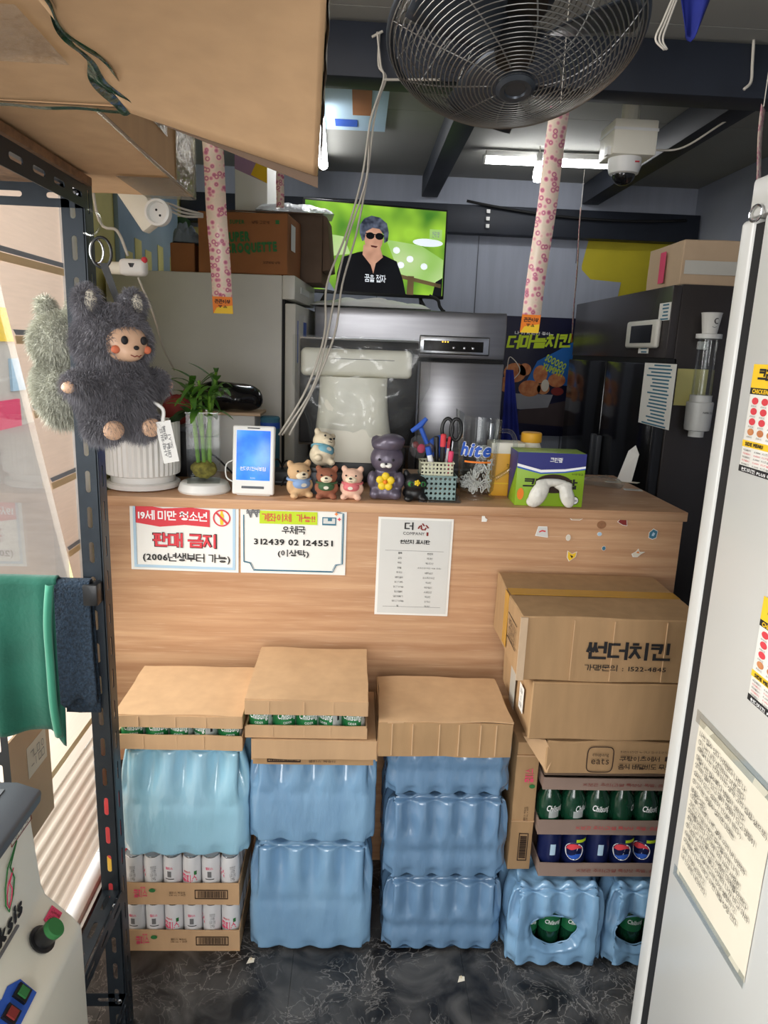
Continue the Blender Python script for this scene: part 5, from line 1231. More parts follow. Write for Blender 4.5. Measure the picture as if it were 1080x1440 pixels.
# clear beer jug with white clips
jx = cx_(664) + .010; jy = 2.13
jg = thing('plastic_jug', 'tall clear plastic jug with blue lettering on the counter', 'jug', (jx, jy, CT)); jg.scale = (1.16, 1.16, 1.06)
jp = [(.052, 0), (.052, .004), (.040, .012), (.042, .018), (.050, .03), (.058, .20), (.061, .235)]
MB().lathe([(0, .012)] + jp, 28).build('wall', 'clear_plastic', jg, smooth=True) if False else None
m = MB(); n = 30
prof2 = [(.050, 0.0), (.052, .003), (.040, .010), (.041, .016), (.047, .024), (.052, .12), (.058, .225)]
vs = []
for r, z in prof2:
    for k in range(n):
        a = 2 * math.pi * k / n; lipz = (.03 * max(0, math.cos(a - math.pi)) ** 2 if z > .2 else 0); vs.append((r * math.cos(a) * (1.1 if lipz > .02 else 1), r * math.sin(a), z + lipz))
m.add(vs, [(i * n + k, i * n + (k + 1) % n, (i + 1) * n + (k + 1) % n, (i + 1) * n + k) for i in range(len(prof2) - 1) for k in range(n)] + [tuple(3 * n + k for k in range(n))])
m.build('wall', 'clear_plastic', jg, smooth='all')
MB().tube(spline([(.052, -.0, .195), (.085, 0, .19), (.098, 0, .15), (.09, 0, .09), (.05, 0, .055)]), [.006] * 33, 8).build('handle', 'clear_plastic', jg, smooth='all')
wrap_text(jg, 'lettering', 'hite', .053, .145, -.30, .084, .042, 'ink_white', bold=.09, shear=.25, lift=.002)
wrap_text(jg, 'lettering', 'hite', .053, .145, -.30, .082, .040, 'ink_blue', bold=.04, shear=.25, lift=.003)
wrap_patch(jg, 'lettering_underline', .053, .108, .113, -.8, .5, 'ink_orange', lift=.002)
rnd = random.Random(11)
def clip_mesh():
    return MB().tube([(.011 * math.cos(a), 0, .004 * math.sin(a)) for a in [2 * math.pi * i / 12 for i in range(12)]], .0018, 5, closed=True).mesh('loop', smooth='all')
cm = clip_mesh(); cm.materials.append(MATS['white_plastic'])
for k in range(120):
    a, r = rnd.uniform(0, 6.28), .044 * math.sqrt(rnd.random()); z = .028 + rnd.random() ** 1.2 * (.065 + .035 * math.cos(a))
    c = thing('plastic_clip', 'small white plastic clip in the heap inside the lettered jug', 'clip', (jx + r * math.cos(a), jy + r * math.sin(a), CT + z), 0, 'white clips heaped in the clear jug')
    c.rotation_euler = (rnd.uniform(0, 3), rnd.uniform(0, 3), rnd.uniform(0, 3)); link('loop', cm, None, c)
mat('carton_amber', (232, 172, 44), .5, var=.05)
# yellow carton behind the jug, orange lidded tub
t = thing('yellow_carton', 'yellow box with cream top band behind the jug handle', 'box', (cx_(706) + .015, 2.19, CT)); B(-.052, .05, -.03, .05, 0, .165).build('body', 'carton_amber', t, bevel=.002); B(-.0525, .0505, -.0305, .0505, .132, .166).build('top_band', 'cream_plastic', t, bevel=.002); B(-.053, .051, -.031, .0505, .038, .042).build('print_rule', 'ink_yellow', t)
text(t, 'lettering', '원료 및 함량\n주의사항\n보관방법\n제조원', (.02, -.031, .08), XR, ZU, .045, .045, 'ink_brown', bold=0); 
t = thing('orange_lid_bottle', 'bottle with an orange screw lid behind the green glove box', 'bottle', (cx_(740) + .02, 2.22, CT)); MB().lathe([(.03, 0), (.032, .004), (.032, .15), (.026, .165)], 22).build('body', 'cream_plastic', t, smooth=True); MB().lathe([(.031, .165), (.032, .168), (.032, .192), (.029, .195), (0, .195)], 30, rad=lambda a: 1 + .01 * math.cos(15 * a)).build('lid', 'carton_amber', t, smooth=True)
# glove box
mat('glove_green', (140, 178, 36), .45, var=.05); mat('glove_navy', (40, 44, 120), .45, var=.04)
g0 = thing('glove_box', 'green and navy disposable glove box with gloves hanging out of its opening', 'box', (.5705, 2.025, CT), math.radians(-1))
B(-.100, .100, 0, .105, 0, .158).build('body', 'glove_green', g0, bevel=.002)
flat(g0, 'navy_band', [(-.1, .158), (.1, .158), (.1, .122), (.04, .112), (-.03, .108), (-.1, .125)], (0, 0, 0), XR, ZU, 'glove_navy', lift=.0008)
flat(g0, 'white_wave', [(-.1, .125), (-.03, .108), (.04, .112), (.1, .122), (.1, .116), (.04, .105), (-.03, .100), (-.1, .117)], (0, 0, 0), XR, ZU, 'ink_white', lift=.0008)
flat(g0, 'blue_wave', [(-.1, .117), (-.03, .100), (.04, .105), (.1, .116), (.1, .112), (.04, .101), (-.03, .096), (-.1, .112)], (0, 0, 0), XR, ZU, 'ink_blue', lift=.0008)
flat(g0, 'side_band', [(.0, .158), (.105, .158), (.105, .12), (.0, .0), ], (-.1, .105, 0), (0, -1, 0), ZU, 'glove_navy', lift=.0008)
text(g0, 'lettering', '크린랲', (.012, -.0008, .138), XR, ZU, .036, .014, 'ink_white', bold=.02)
text(g0, 'lettering', '크린 장갑', (.0, -.0008, .068), XR, ZU, .160, .030, 'ink', bold=.06)
text(g0, 'lettering', '위생 장갑', (.078, -.0008, .098), XR, ZU, .034, .006, 'ink', bold=.0)
flat(g0, 'opening', ell(.010, .068, .055, .028, 30), (0, 0, 0), XR, ZU, 'ink_brown', lift=.0018)  # flat dark ellipse stands in for the shade inside the opening
fd = flat(g0, 'seal_mark', ell(.076, .020, .0125, .0125, 24), (0, 0, 0), XR, ZU, 'ink', lift=.0010); flat(g0, 'seal_mark', ell(.076, .020, .0105, .0105, 24), (0, 0, 0), XR, ZU, 'ink_white', lift=.0016)
text(g0, 'lettering', 'LOHAS', (.076, -.0012, .020), XR, ZU, .016, .006, 'ink', bold=0.02, lift=.0016)
flat(g0, 'flower_print', ell(-.085, .035, .010, .018, 12), (0, 0, 0), XR, ZU, 'ink_orange', lift=.001)
mat('glove_film', (228, 226, 216), .3, var=.08, vscale=30, bump=.5, bscale=40)
gl_me = blob([((-.036, -.020, .040), (.026, .016, .044), Matrix.Rotation(.45, 3, 'Y')), ((.002, -.014, .074), (.050, .012, .012)), ((-.052, -.016, .016), (.018, .013, .016))], .004, 3)
link('hanging_glove', gl_me, 'glove_film', g0)
link('hanging_glove', blob([((.048, -.018, .036), (.022, .014, .038), Matrix.Rotation(-.35, 3, 'Y')), ((.035, -.014, .066), (.030, .011, .014))], .004, 3), 'glove_film', g0)
# plastic wraps
def film(name, label, x, y, z, w, d, h, rz, seed, material='foil_wrap', lean=0):
    t = thing(name, label, 'plastic wrap', (x, y, z), rz)
    def f(u, v):
        p = Vector((u * 5 + seed, v * 5, 0)); e = math.sin(math.pi * u) ** .4 * math.sin(math.pi * v) ** .4
        return ((u - .5) * w, (v - .5) * d + lean * 0, .004 + h * e * (.55 + .6 * abs(noise.noise(p))) + lean * u)
    MB().grid(f, 34, 26).build('crumpled_film', material, t, smooth='all'); MB().grid(lambda u, v: ((u - .5) * w, (v - .5) * d, .001 + lean * u), 4, 4).build('under_film', material, t); return t
a = at(725, 615, Y=2.32)
film('plastic_sheet_pile', 'pile of shiny crumpled clear plastic sheets behind the glove box', a.x, 2.33, CT + .094, .24, .16, .085, -.3, 3, lean=-.05)
b_ = thing('grey_bin', 'low grey box under the crumpled plastic sheets', 'box', (a.x, 2.33, CT)); B(-.10, .10, -.07, .07, 0, .040).build('body', 'grey_dark', b_, bevel=.003); B(-.09, .09, -.06, .06, .036, .041).build('lid', 'black_plastic', b_, bevel=.001)
a = at(842, 682, Z=CT); film('plastic_packets', 'crumpled clear plastic packets lying right of the glove box', a.x + .01, a.y + .01, CT, .15, .10, .035, -.5, 8, material='clear_bag')
a = at(875, 678, Z=CT)
t = thing('folded_card', 'white folded card standing on the right end of the counter', 'card', (a.x, a.y, CT), -.4)
MB().slab([(-.02, 0, .004), (.03, .006, 0), (.045, .03, .10), (.03, .045, .13), (.008, .03, .11)], (.0008, .0008, 0)).build('card', 'paper', t); MB().slab([(-.02, 0, 0.001), (.05, -.01, .001), (.06, .02, .001), (-.01, .03, .001)], (0, 0, .0006)).build('base_leaf', 'paper_warm', t)
for label, px, py, w_, d_, m_ in (('white sticker label on the counter top near the folded card', 862, 678, .055, .03, 'paper_warm'), ('grey printed sticker on the counter top at the right corner', 890, 689, .06, .03, 'paper_grey')):
    a = at(px, py, Z=CT); t = thing('sticker', label, 'sticker', (a.x, a.y, CT), -.2, 'small stickers on the counter top'); B(-w_ / 2, w_ / 2, -d_ / 2, d_ / 2, .0004, .001).build('sheet', m_, t); B(-w_ * .4, w_ * .3, -d_ * .1, d_ * .1, .001, .0012).build('print', 'ink_grey', t)
# till screen in plastic cover (back view)
tl = thing('till_terminal', 'cream till terminal seen from behind, wrapped in a clear plastic bag', 'till', (0.0, 2.42, CT))
def Pt(px, py, Y=2.42): return at(px, py, Y=Y) - Vector((0, 2.42, CT))
l, r_ = Pt(421, 475), Pt(590, 482)
B(l.x, r_.x, .02, .05, .11, l.z).build('screen_back', 'black_plastic', tl, bevel=.006); B(l.x - .003, r_.x + .003, .048, .058, .10, l.z + .005).build('screen_bezel', 'chrome', tl, bevel=.003)
c0, c1 = Pt(424, 488), Pt(578, 533)
B(c0.x, c1.x, -.035, .02, c1.z, c0.z).build('hinge_bar', 'cream_plastic', tl, bevel=.018, seg=5)
B(c0.x + .11, c1.x - .06, -.0365, -.034, (c0.z + c1.z) / 2 + .012, (c0.z + c1.z) / 2 + .0135).build('vent_line', 'ink', tl)
pA, pB_, pC, pD = Pt(450, 528), Pt(545, 528), Pt(437, 640), Pt(556, 640)
st = []
for t_ in [i / 10 for i in range(11)]:
    fl2 = t_ ** 2.2; st.append((pA.x + (pC.x - pA.x) * fl2, pB_.x + (pD.x - pB_.x) * fl2, pA.z + (pC.z - pA.z) * t_))
m = MB(); vs = []; n = 18
for x0, x1, z in st:
    cx, hw = (x0 + x1) / 2, (x1 - x0) / 2; dp = .055 + .05 * (1 - (z - pC.z) / (pA.z - pC.z)) ** 2
    for k in range(n):
        a = 2 * math.pi * k / n; ca, sa = math.cos(a), math.sin(a); vs.append((cx + hw * math.copysign(abs(ca) ** .55, ca), -.03 + dp * math.copysign(abs(sa) ** .55, sa), z))
m.add(vs, [(i * n + k, i * n + (k + 1) % n, (i + 1) * n + (k + 1) % n, (i + 1) * n + k) for i in range(10) for k in range(n)] + [tuple(range(n)), tuple(10 * n + k for k in range(n))]); m.build('stand', 'cream_plastic', tl, smooth=True)
B(pC.x - .01, pD.x + .02, -.11, .10, 0, pC.z + .002).build('base', 'black_plastic', tl, bevel=.008)
def bag(u, v):
    x = l.x - .02 + (r_.x - l.x + .06) * u; z = .06 + (l.z - .05) * v; e = math.sin(math.pi * u) ** .35
    w_ = 1.0 if v > .62 else .70 + .3 * (v / .62) ** 2
    return ((x - .0) * w_, -.02 - .085 * e * (1.0 if v < .95 else .5) + noise.noise(Vector((u * 7, v * 8, 1))) * .022, z)
MB().grid(bag, 34, 34).build('plastic_cover', 'clear_bag', tl, smooth='all')
# dark devices behind figurines
t = thing('receipt_printer', 'black receipt printer behind the purple bear figurine', 'printer', (.310, 2.33, CT)); B(-.075, .085, -.07, .08, 0, .115).build('body', 'black_plastic', t, bevel=.008); B(-.05, .06, -.072, -.069, .06, .066).build('paper_slot', 'grey_dark', t); B(-.06, .03, -.0715, -.069, .02, .035).build('label', 'paper_grey', t)
t = thing('keyboard_box', 'long black device lying behind the puppy figurines', 'device', (-.15, 2.26, CT)); B(-.16, .18, -.04, .05, 0, .045).build('body', 'black_plastic', t, bevel=.006); B(-.1, .12, -.042, -.039, .01, .014).build('seam', 'grey_dark', t)
for k, (x0, y0, x1, y1) in enumerate(((-.23, 2.2, -.12, 2.28), (-.25, 2.24, -.16, 2.3), (-.22, 2.3, -.30, 2.2), (-.50, 2.25, -.36, 2.22))):
    t = thing('cable_loop', ['dark cable loop beside the payment tablet', 'dark thin cable curling behind the tan puppy', 'black cord behind the blue-screen tablet', 'dark cord lying behind the glass vase'][k], 'cable', (x0, y0, CT), 0, 'dark cables on the counter')
    MB().tube(spline([(0, 0, .004), ((x1 - x0) * .3, (y1 - y0) * .6, .06 + .01 * k), ((x1 - x0) * .7, (y1 - y0) * .2, .045), (x1 - x0, y1 - y0, .004)]), .003, 6).build('cord', 'black_rubber', t, smooth='all'); MB().ball((x1 - x0, y1 - y0, .008), (.008, .006, .006), 8, 6).build('plug', 'black_plastic', t, smooth='all')
# ------------------------------------------------------------------ kitchen behind the counter
lfz = 1.893
lf_ = thing('grey_refrigerator', 'tall light grey refrigerator seen from its side, left of the television', 'refrigerator', (-.313, 3.0, 0), math.radians(-4))
B(-.72, 0, 0, .62, 0.05, lfz).build('body', 'grey_enamel', lf_, bevel=.006)
B(.0, .052, 0.0, .60, 1.80, lfz).build('top_cap', 'grey_enamel', lf_, bevel=.004); B(.052, .054, .15, .4, 1.835, 1.86).build('brand_strip', 'white_plastic', lf_)
B(.0, .010, .005, .60, .06, 1.80).build('door_gasket', 'black_rubber', lf_)
B(.012, .056, .0, .60, .06, 1.785).build('door', 'grey_enamel', lf_, bevel=.005)
B(.056, .0575, .05, .30, 1.55, 1.72).build('notice', 'ink_blue', lf_); B(.0575, .058, .06, .20, 1.5, 1.75).build('notice', 'paper', lf_)
B(-.70, .04, .02, .58, 0, .05).build('plinth', 'grey_dark', lf_)
# cartons on the grey refrigerator
t = carton('printed_carton', 'brown cardboard box with green lettering on the grey refrigerator', -.475, 3.03, lfz + .002, .365, .26, .232, math.radians(-7), 'cardboard_red', .003, 5)
text(t, 'lettering', 'SUPER\nCROQUETTE', (.035, -.004, .118), (1, 0, .06), (-.06, 0, 1), .21, .088, 'ink_green', bold=.07, align='LEFT', lines=.8)
text(t, 'lettering', 'SUPER', (-.02, -.004, .195), XR, ZU, .06, .016, 'ink_green', bold=.03); text(t, 'lettering', '냉동 고로케', (.075, -.004, .195), XR, ZU, .07, .012, 'ink_brown', bold=0)
flat(t, 'print_mark', rect(.135, .15, .19, .205), (0, -.004, 0), XR, ZU, 'ink_green'); text(t, 'lettering', '보관방법 냉동', (.12, -.004, .045), XR, ZU, .07, .010, 'ink_brown', bold=0)
flat(t, 'shipping_label', rect(.05, .13, .10, .20), (.1825, 0, 0), (0, 1, 0), ZU, 'paper', lift=.004); barcode(t, .0, .001, 0, .001, 0) if False else None
t = carton('open_carton', 'dark cardboard box with open flaps behind the green-lettered box', -.40, 3.33, lfz + .002, .46, .26, .285, math.radians(-3), 'cardboard_dark', .004, 5)
MB().slab([(.23, .0, .285), (.25, -.02, .27), (.27, -.01, .06), (.232, .0, .05)], (0, .22, 0)).build('hanging_flap', 'cardboard_dark', t, bevel=.001)
MB().slab([(-.22, 0, .285), (.22, 0, .285), (.24, -.07, .275), (-.22, -.07, .275)], (0, 0, .004)).build('open_flap', 'cardboard_dark', t)
film('plastic_bag', 'white crumpled plastic bag lying on the open dark box', -.30, 3.40, lfz + .29, .34, .18, .06, .1, 5, 'foil_wrap')
t = thing('product_box', 'tall white and purple product box standing on the open dark box', 'box', (-.50, 3.44, lfz + .29), math.radians(-25)); B(-.085, .085, -.0, .14, 0, .30).build('body', 'paper', t, bevel=.002)
flat(t, 'purple_print', [(-.085, .2), (.085, .13), (.085, .30), (-.085, .30)], (0, 0, 0), XR, ZU, 'print_lavender', lift=.001); flat(t, 'yellow_print', [(.085, .13), (.085, .20), (.03, .22), (.0, .17)], (0, 0, 0), XR, ZU, 'ink_yellow', lift=.0016)
t = carton('small_brown_box', 'small brown box left of the green-lettered box', -.735, 3.12, lfz + .001, .10, .15, .12, 0, 'cardboard_red', .002, 3)
film('grey_pouch', 'crumpled blue-grey pouch on the small brown box', -.735, 3.195, lfz + .124, .11, .10, .10, .3, 15, 'bluegrey')
# stainless refrigerator
SY = 3.4
sf = thing('stainless_refrigerator', 'stainless steel upright refrigerator with digital control panel under the television', 'refrigerator', (.24, SY, 0))
B(-.445, .444, .02, .75, .1, 1.80).build('body', 'stainless', sf, bevel=.004)
B(-.445, .444, -.012, .02, 1.588, 1.80).build('upper_panel', 'stainless', sf, bevel=.004, cuts=5, crumple=.0035, cscale=9)
for x0, x1 in ((-.443, .045), (.050, .442)): 
    d = B(x0, x1, -.03, .02, .85, 1.572).build('door', 'stainless', sf, bevel=.006); B(x1 - .05, x1 - .03, -.05, -.03, 1.05, 1.3).build('handle', 'chrome', d, bevel=.004)
    d = B(x0, x1, -.03, .02, .12, .84).build('door', 'stainless', sf, bevel=.006)
B(-.44, .44, .0, .02, 1.572, 1.588).build('shadow_gap', 'black_rubber', sf); B(-.43, .43, .04, .7, 0, .1).build('plinth', 'black_plastic', sf)
cp0, cp1 = at(590, 471, Y=3.385), at(687, 501, Y=3.385)
cpn = B(cp0.x - .24, cp1.x - .24, -.030, -.012, cp1.z, cp0.z).build('control_panel', 'chrome', sf, bevel=.006, seg=3)
B(cp0.x - .22, cp1.x - .27, -.032, -.029, cp1.z + .015, cp0.z - .022).build('display', 'black_gloss', cpn)
mat('led_amber', (255, 190, 60), emit=3.0, var=0)
for i in range(3): B(cp0.x - .24 + .105 + i * .012, cp0.x - .24 + .110 + i * .012, -.0335, -.031, cp1.z + .055, cp1.z + .060).build('indicator', 'led_amber', cpn)
for i, x in enumerate((.16, .21, .25)): MB().ball((cp0.x - .24 + x, -.033, cp1.z + .032), (.008, .003, .008), 12, 8).build('button', 'chrome', cpn, smooth='all')
text(cpn, 'lettering', 'UNIQUE DAESUNG', (cp0.x - .24 + .05, -.0305, cp0.z - .008), XR, ZU, .06, .006, 'ink', bold=0)
# television
tv = thing('television', 'flat television on the stainless refrigerator showing a man in sunglasses', 'television', (.072, 3.66, 1.802), .20)
tz = .285
W2, H2 = .358, .212
tvb = B(-W2, W2, .0, .035, tz - H2, tz + H2).build('bezel', 'black_plastic', tv, bevel=.004); B(-.2, .2, .035, .06, tz - .15, tz + .1).build('rear_housing', 'black_plastic', tv, bevel=.01)
for s in (-1, 1):
    MB().tube([(s * .24, .02, tz - H2), (s * .27, -.03, .006)], .007, 8).build('stand_leg', 'black_plastic', tv, smooth=True); MB().tube([(s * .24, .02, tz - H2), (s * .27, .09, .006)], .007, 8).build('stand_leg', 'black_plastic', tv, smooth=True)
def screen_mat(name, c0, c1, sc, e):
    m_ = mat(name, c0, .3, rgb2=c1, vscale=sc, emit=e, var=0, detail=1.0, spec=.3); return m_
screen_mat('tv_green', (150, 196, 60), (66, 120, 40), 7, .75); screen_mat('tv_dark', (18, 20, 24), (12, 12, 16), 6, .5); screen_mat('tv_hair', (96, 104, 122), (40, 44, 58), 40, .6)
screen_mat('tv_skin', (206, 160, 134), (176, 126, 104), 16, .65); screen_mat('tv_white', (235, 240, 245), (220, 228, 235), 5, .8); screen_mat('tv_grey', (150, 158, 170), (120, 128, 140), 5, .6); screen_mat('tv_brown', (120, 100, 66), (96, 80, 54), 8, .6); screen_mat('tv_pale', (186, 208, 150), (140, 186, 90), 5, .75)
sc = B(-W2 + .010, W2 - .010, -.0015, .0, tz - H2 + .016, tz + H2 - .010).build('screen', 'tv_green', tv)
def tvp(name, pts, m_, lift): return flat(sc, name, [((x - 526) * .00352, (342 - y) * .00305 + tz) for x, y in pts], (0, -.0015, 0), XR, ZU, m_, lift=lift, t=.0002)
tvp('picture_path', [(434, 380), (460, 392), (470, 408), (434, 402)], 'tv_grey', .0004)
tvp('picture_meadow', [(540, 325), (590, 330), (624, 350), (624, 395), (560, 375)], 'tv_pale', .0004); tvp('picture_meadow', [(434, 320), (480, 325), (490, 350), (440, 360)], 'tv_pale', .0004)
tvp('picture_rail', [(555, 375), (622, 388), (622, 394), (555, 381)], 'tv_brown', .0006); tvp('picture_post', [(573, 378), (582, 378), (582, 407), (572, 407)], 'tv_brown', .0006)
tvp('picture_bystander', [(614, 385), (624, 378), (624, 407), (610, 407)], 'tv_dark', .0006)
tvp('picture_light_patch', ell(600, 325, 22, 6, 20, .2), 'tv_white', .0006)
for x, y in ((555, 340), (562, 362), (575, 352), (596, 362)): tvp('picture_blossom', ell(x, y, 5, 5, 12), 'tv_white', .0006)
tvp('picture_shirt', [(478, 356), (500, 347), (508, 345), (535, 348), (556, 357), (566, 385), (571, 407), (470, 407), (472, 380)], 'tv_dark', .0008)
tvp('picture_neck', [(508, 335), (531, 335), (536, 352), (526, 362), (523, 378), (519, 365), (507, 350)], 'tv_skin', .0010)
tvp('picture_face', ell(522, 325, 13, 21, 28), 'tv_skin', .0012)
tvp('picture_hair', [(506, 330), (502, 318), (502, 306), (508, 296), (518, 291), (530, 293), (540, 301), (543, 314), (542, 327), (537, 331), (536, 318), (530, 310), (520, 309), (511, 315), (509, 328)], 'tv_hair', .0016)
for x in (517, 530): tvp('picture_glasses', ell(x, 321, 6, 5.2, 18), 'tv_dark', .0020)
tvp('picture_glasses', [(510, 317), (537, 319), (537, 320.5), (510, 318.5)], 'tv_dark', .0020); tvp('picture_mouth', [(518, 335), (528, 336), (526, 338.5), (519, 337.5)], 'ink_darkred', .0020)
def tvt(s, px, py, w_, h_, m_, **k): return text(sc, 'lettering', s, ((px - 526) * .00352, -.0030, (342 - py) * .00305 + tz), XR, ZU, w_, h_, m_, **k)
tvt('꿈을 접자', 526, 385, .108, .036, 'tv_white', bold=.01); tvt('눈개승마밭', 451, 291, .09, .018, 'tv_pale', bold=0); tvt('한국기행', 611, 312, .036, .028, 'tv_grey', bold=0.02)
tvp('picture_logo_box', rect(602, 620, 304, 320), 'tv_pale', .0006)
film('plastic_cloth', 'white plastic sheet spread on the refrigerator under the television', .05, 3.475, 1.803, .56, .15, .05, .03, 21, 'white_plastic')
t = thing('tv_cable', 'black cable hanging below the right end of the television', 'cable', (.39, 3.60, 1.802)); MB().tube(spline([(-.05, .02, .08), (-.01, 0, .06), (.0, -.01, .03), (.02, -.02, .004)]), .008, 7).build('cord', 'black_rubber', t, smooth='all'); MB().ball((.02, -.02, .008), .008).build('plug', 'black_plastic', t, smooth='all')
# poster on back wall
p0, p1 = at(690, 443, Y=4.485), at(803, 614, Y=4.485)
po = thing('chicken_poster', 'dark blue fried chicken poster with yellow lettering on the back wall', 'poster', ((p0.x + p1.x) / 2, 4.485, (p0.z + p1.z) / 2))
pw, ph = (p1.x - p0.x) / 2, (p0.z - p1.z) / 2
mat('poster_navy', (22, 24, 60), .35, vscale=2, rgb2=(14, 14, 34)); mat('poster_blue', (40, 110, 190), .35, var=.12, vscale=4); mat('chicken', (176, 96, 54), .6, rgb2=(206, 140, 90), vscale=26, detail=5); mat('plate_grey', (150, 150, 156), .5); mat('poster_wood', (70, 56, 58), .6, var=.1)
B(-pw, pw, -.001, .0, -ph, ph).build('sheet', 'poster_navy', po)
def pp_(name, pts, m_, lift): return flat(po, name, [((x - 746.5) * pw / 56.5, (528.5 - y) * ph / 85.5) for x, y in pts], (0, -.001, 0), XR, ZU, m_, lift=lift)
pp_('sky_print', [(800, 472), (800, 540), (740, 535), (752, 505), (775, 490)], 'poster_blue', .0004)
pp_('table_print', [(733, 578), (796, 560), (796, 600), (733, 596)], 'poster_wood', .0005)
pp_('bowl_print', [(716, 553), (775, 553), (770, 572), (735, 576), (716, 572)], 'plate_grey', .0007)
for x, y, rx_, ry_ in ((725, 523, 14, 14), (745, 545, 14, 12), (757, 524, 9, 13), (778, 532, 11, 10), (737, 518, 8, 9), (762, 545, 8, 8), (716, 540, 9, 12)): pp_('chicken_print', ell(x, y, rx_, ry_, 20), 'chicken', .0010)
pp_('garlic_print', ell(764, 540, 5, 9, 14), 'paper_warm', .0014); pp_('pepper_print', ell(780, 548, 8, 6, 14), 'ink_darkred', .0014)
def pt_(s, px, py, w_, h_, m_, r=(1, 0, 0), u_=(0, 0, 1), **k): return text(po, 'lettering', s, ((px - 746.5) * pw / 56.5, -.0022, (528.5 - py) * ph / 85.5), r, u_, w_, h_, m_, **k)
pt_('더마늘치킨', 752, 477, .41, .085, 'ink_lime', bold=.07, r=(1, 0, .06), u_=(-.06, 0, 1), shear=.2); pt_('나 이거 완전 좋아~', 745, 466, .24, .02, 'ink_white', bold=.02)
pt_('SOOOOO', 775, 506, .14, .045, 'ink_lime', r=(1, 0, -.45), u_=(.45, 0, 1), bold=.04); pt_('YUMMY!', 772, 517, .14, .045, 'ink_lime', r=(1, 0, -.35), u_=(.35, 0, 1), bold=.04)
# apron at the edge of the stainless refrigerator
a = at(722, 520, Y=3.46)
ap = thing('blue_apron', 'dark blue apron hanging beside the stainless refrigerator', 'apron', (a.x, 3.47, a.z - .36))
MB().grid(lambda u, v: (-.04 + u * (.035 + .06 * (1 - v)), -.03 + .015 * math.sin(u * 11) * (1.2 - v), .36 * v), 14, 12).build('cloth', 'apron_blue', ap, smooth='all', thick=.004)
MB().tube(spline([(-.03, 0, .36), (-.02, -.01, .42), (.03, -.02, .36), (-.01, -.01, .30)]), .0022, 6).build('neck_loop', 'cable_white', ap, smooth='all')
# black refrigerator on the right
BX = 1.18
bf = thing('black_refrigerator', 'large black steel refrigerator on the right facing the kitchen', 'refrigerator', (BX, 2.75, 0))
B(.03, .78, 0, 1.22, .08, 1.90).build('body', 'black_enamel', bf, bevel=.005)
B(-.005, .03, 0.0, 1.22, 1.625, 1.895).build('upper_panel', 'black_enamel', bf, bevel=.004)
for y0, y1 in ((.005, .60), (.615, 1.215)):
    for z0, z1 in ((.9, 1.605), (.12, .885)):
        d = B(-.02, .03, y0, y1, z0, z1).build('door', 'black_gloss', bf, bevel=.006)
        yh = .57 if y0 < .1 else .645
        B(-.045, -.02, yh - .012, yh + .012, z0 + .1 if z0 > .5 else z0 + .3, z0 + .36 if z0 > .5 else z1 - .1).build('handle', 'grey_dark', d, bevel=.004)
B(.0, .04, 0, 1.22, 1.605, 1.625).build('shadow_gap', 'black_rubber', bf); B(.05, .75, .03, 1.2, 0, .08).build('plinth', 'black_plastic', bf)
q0, q1 = at(889, 450, X=BX - .006), at(942, 486, X=BX - .006)
ya, yb = q1.y - 2.75, q0.y - 2.75; zc_ = (at(915, 470, X=BX - .006)).z
dp = B(-.028, -.005, max(.06, ya), yb, zc_ - .055, zc_ + .055).build('control_display', 'grey_enamel', bf, bevel=.02, seg=4); B(-.0295, -.027, max(.1, ya + .06), yb - .06, zc_ - .035, zc_ + .035).build('display_glass', 'black_gloss', dp)
def bpaper(label_, px0, py0, px1, py1, lines_, m_='paper'):
    a, b = at(px0, py0, X=BX - .021 if py0 > 500 else BX - .006), at(px1, py1, X=BX - .021 if py0 > 500 else BX - .006)
    X_ = -.0225 if py0 > 500 else -.0075; y0, y1 = b.y - 2.75, a.y - 2.75; z0, z1 = min(a.z, b.z), max(a.z, b.z)
    s_ = B(X_ - .001, X_, y0, y1, z0, z1).build(label_, m_, bf)
    mm = MB()
    for i in range(lines_):
        z = z1 - (z1 - z0) * (i + .6) / lines_; e = random.random() * .3
        mm.box(X_ - .0014, X_ - .001, y0 + (y1 - y0) * (.1 + e * .3), y1 - (y1 - y0) * (.1 + e), z - .003, z + .003)
    stuff(mm.build('print_lines', 'ink_teal', s_))
bpaper('manual_sheet', 908, 510, 941, 605, 18); bpaper('rating_label', 929, 427, 942, 450, 5); bpaper('small_label', 899, 487, 912, 497, 2)
for i in range(8): B(.35 + .0, .60, -.003, .0, 1.56 + i * .038, 1.57 + i * .038).build('vent_slot', 'black_rubber', bf)
nt2 = at(972, 545, Y=2.745); B(nt2.x - BX - .06, nt2.x - BX + .06, -.003, -.001, nt2.z - .07, nt2.z + .07).build('hanging_sheet', 'wall_paleyellow', bf)
# carton on black refrigerator
c0 = at(950, 412, Y=2.80)
t = carton('courier_carton', 'taped pale cardboard box with pink print on the black refrigerator', BX + .30, 2.80, 1.902, .52, .36, .165, math.radians(-2), 'cardboard_pale', .004, 6)
flat(t, 'pink_print', rect(-.03, .26, .045, .075), (0, -.005, 0), XR, ZU, 'ink_pink'); flat(t, 'pink_print', rect(.09, .15, .02, .14), (-.265, .3, 0), (0, -1, 0), ZU, 'ink_pink', lift=.002)
flat(t, 'tape', rect(-.25, .0, .04, .09), (0, -.004, 0), XR, ZU, 'tape_clear'); text(t, 'lettering', 'K', (.02, -.006, .12), XR, ZU, .022, .024, 'ink_brown', bold=.02)
MB().slab([(.06, -.006, .05), (.2, -.006, .05), (.2, -.006, .165), (.09, -.006, .165)], (0, .004, 0)).build('loose_flap', 'cardboard_pale', t)
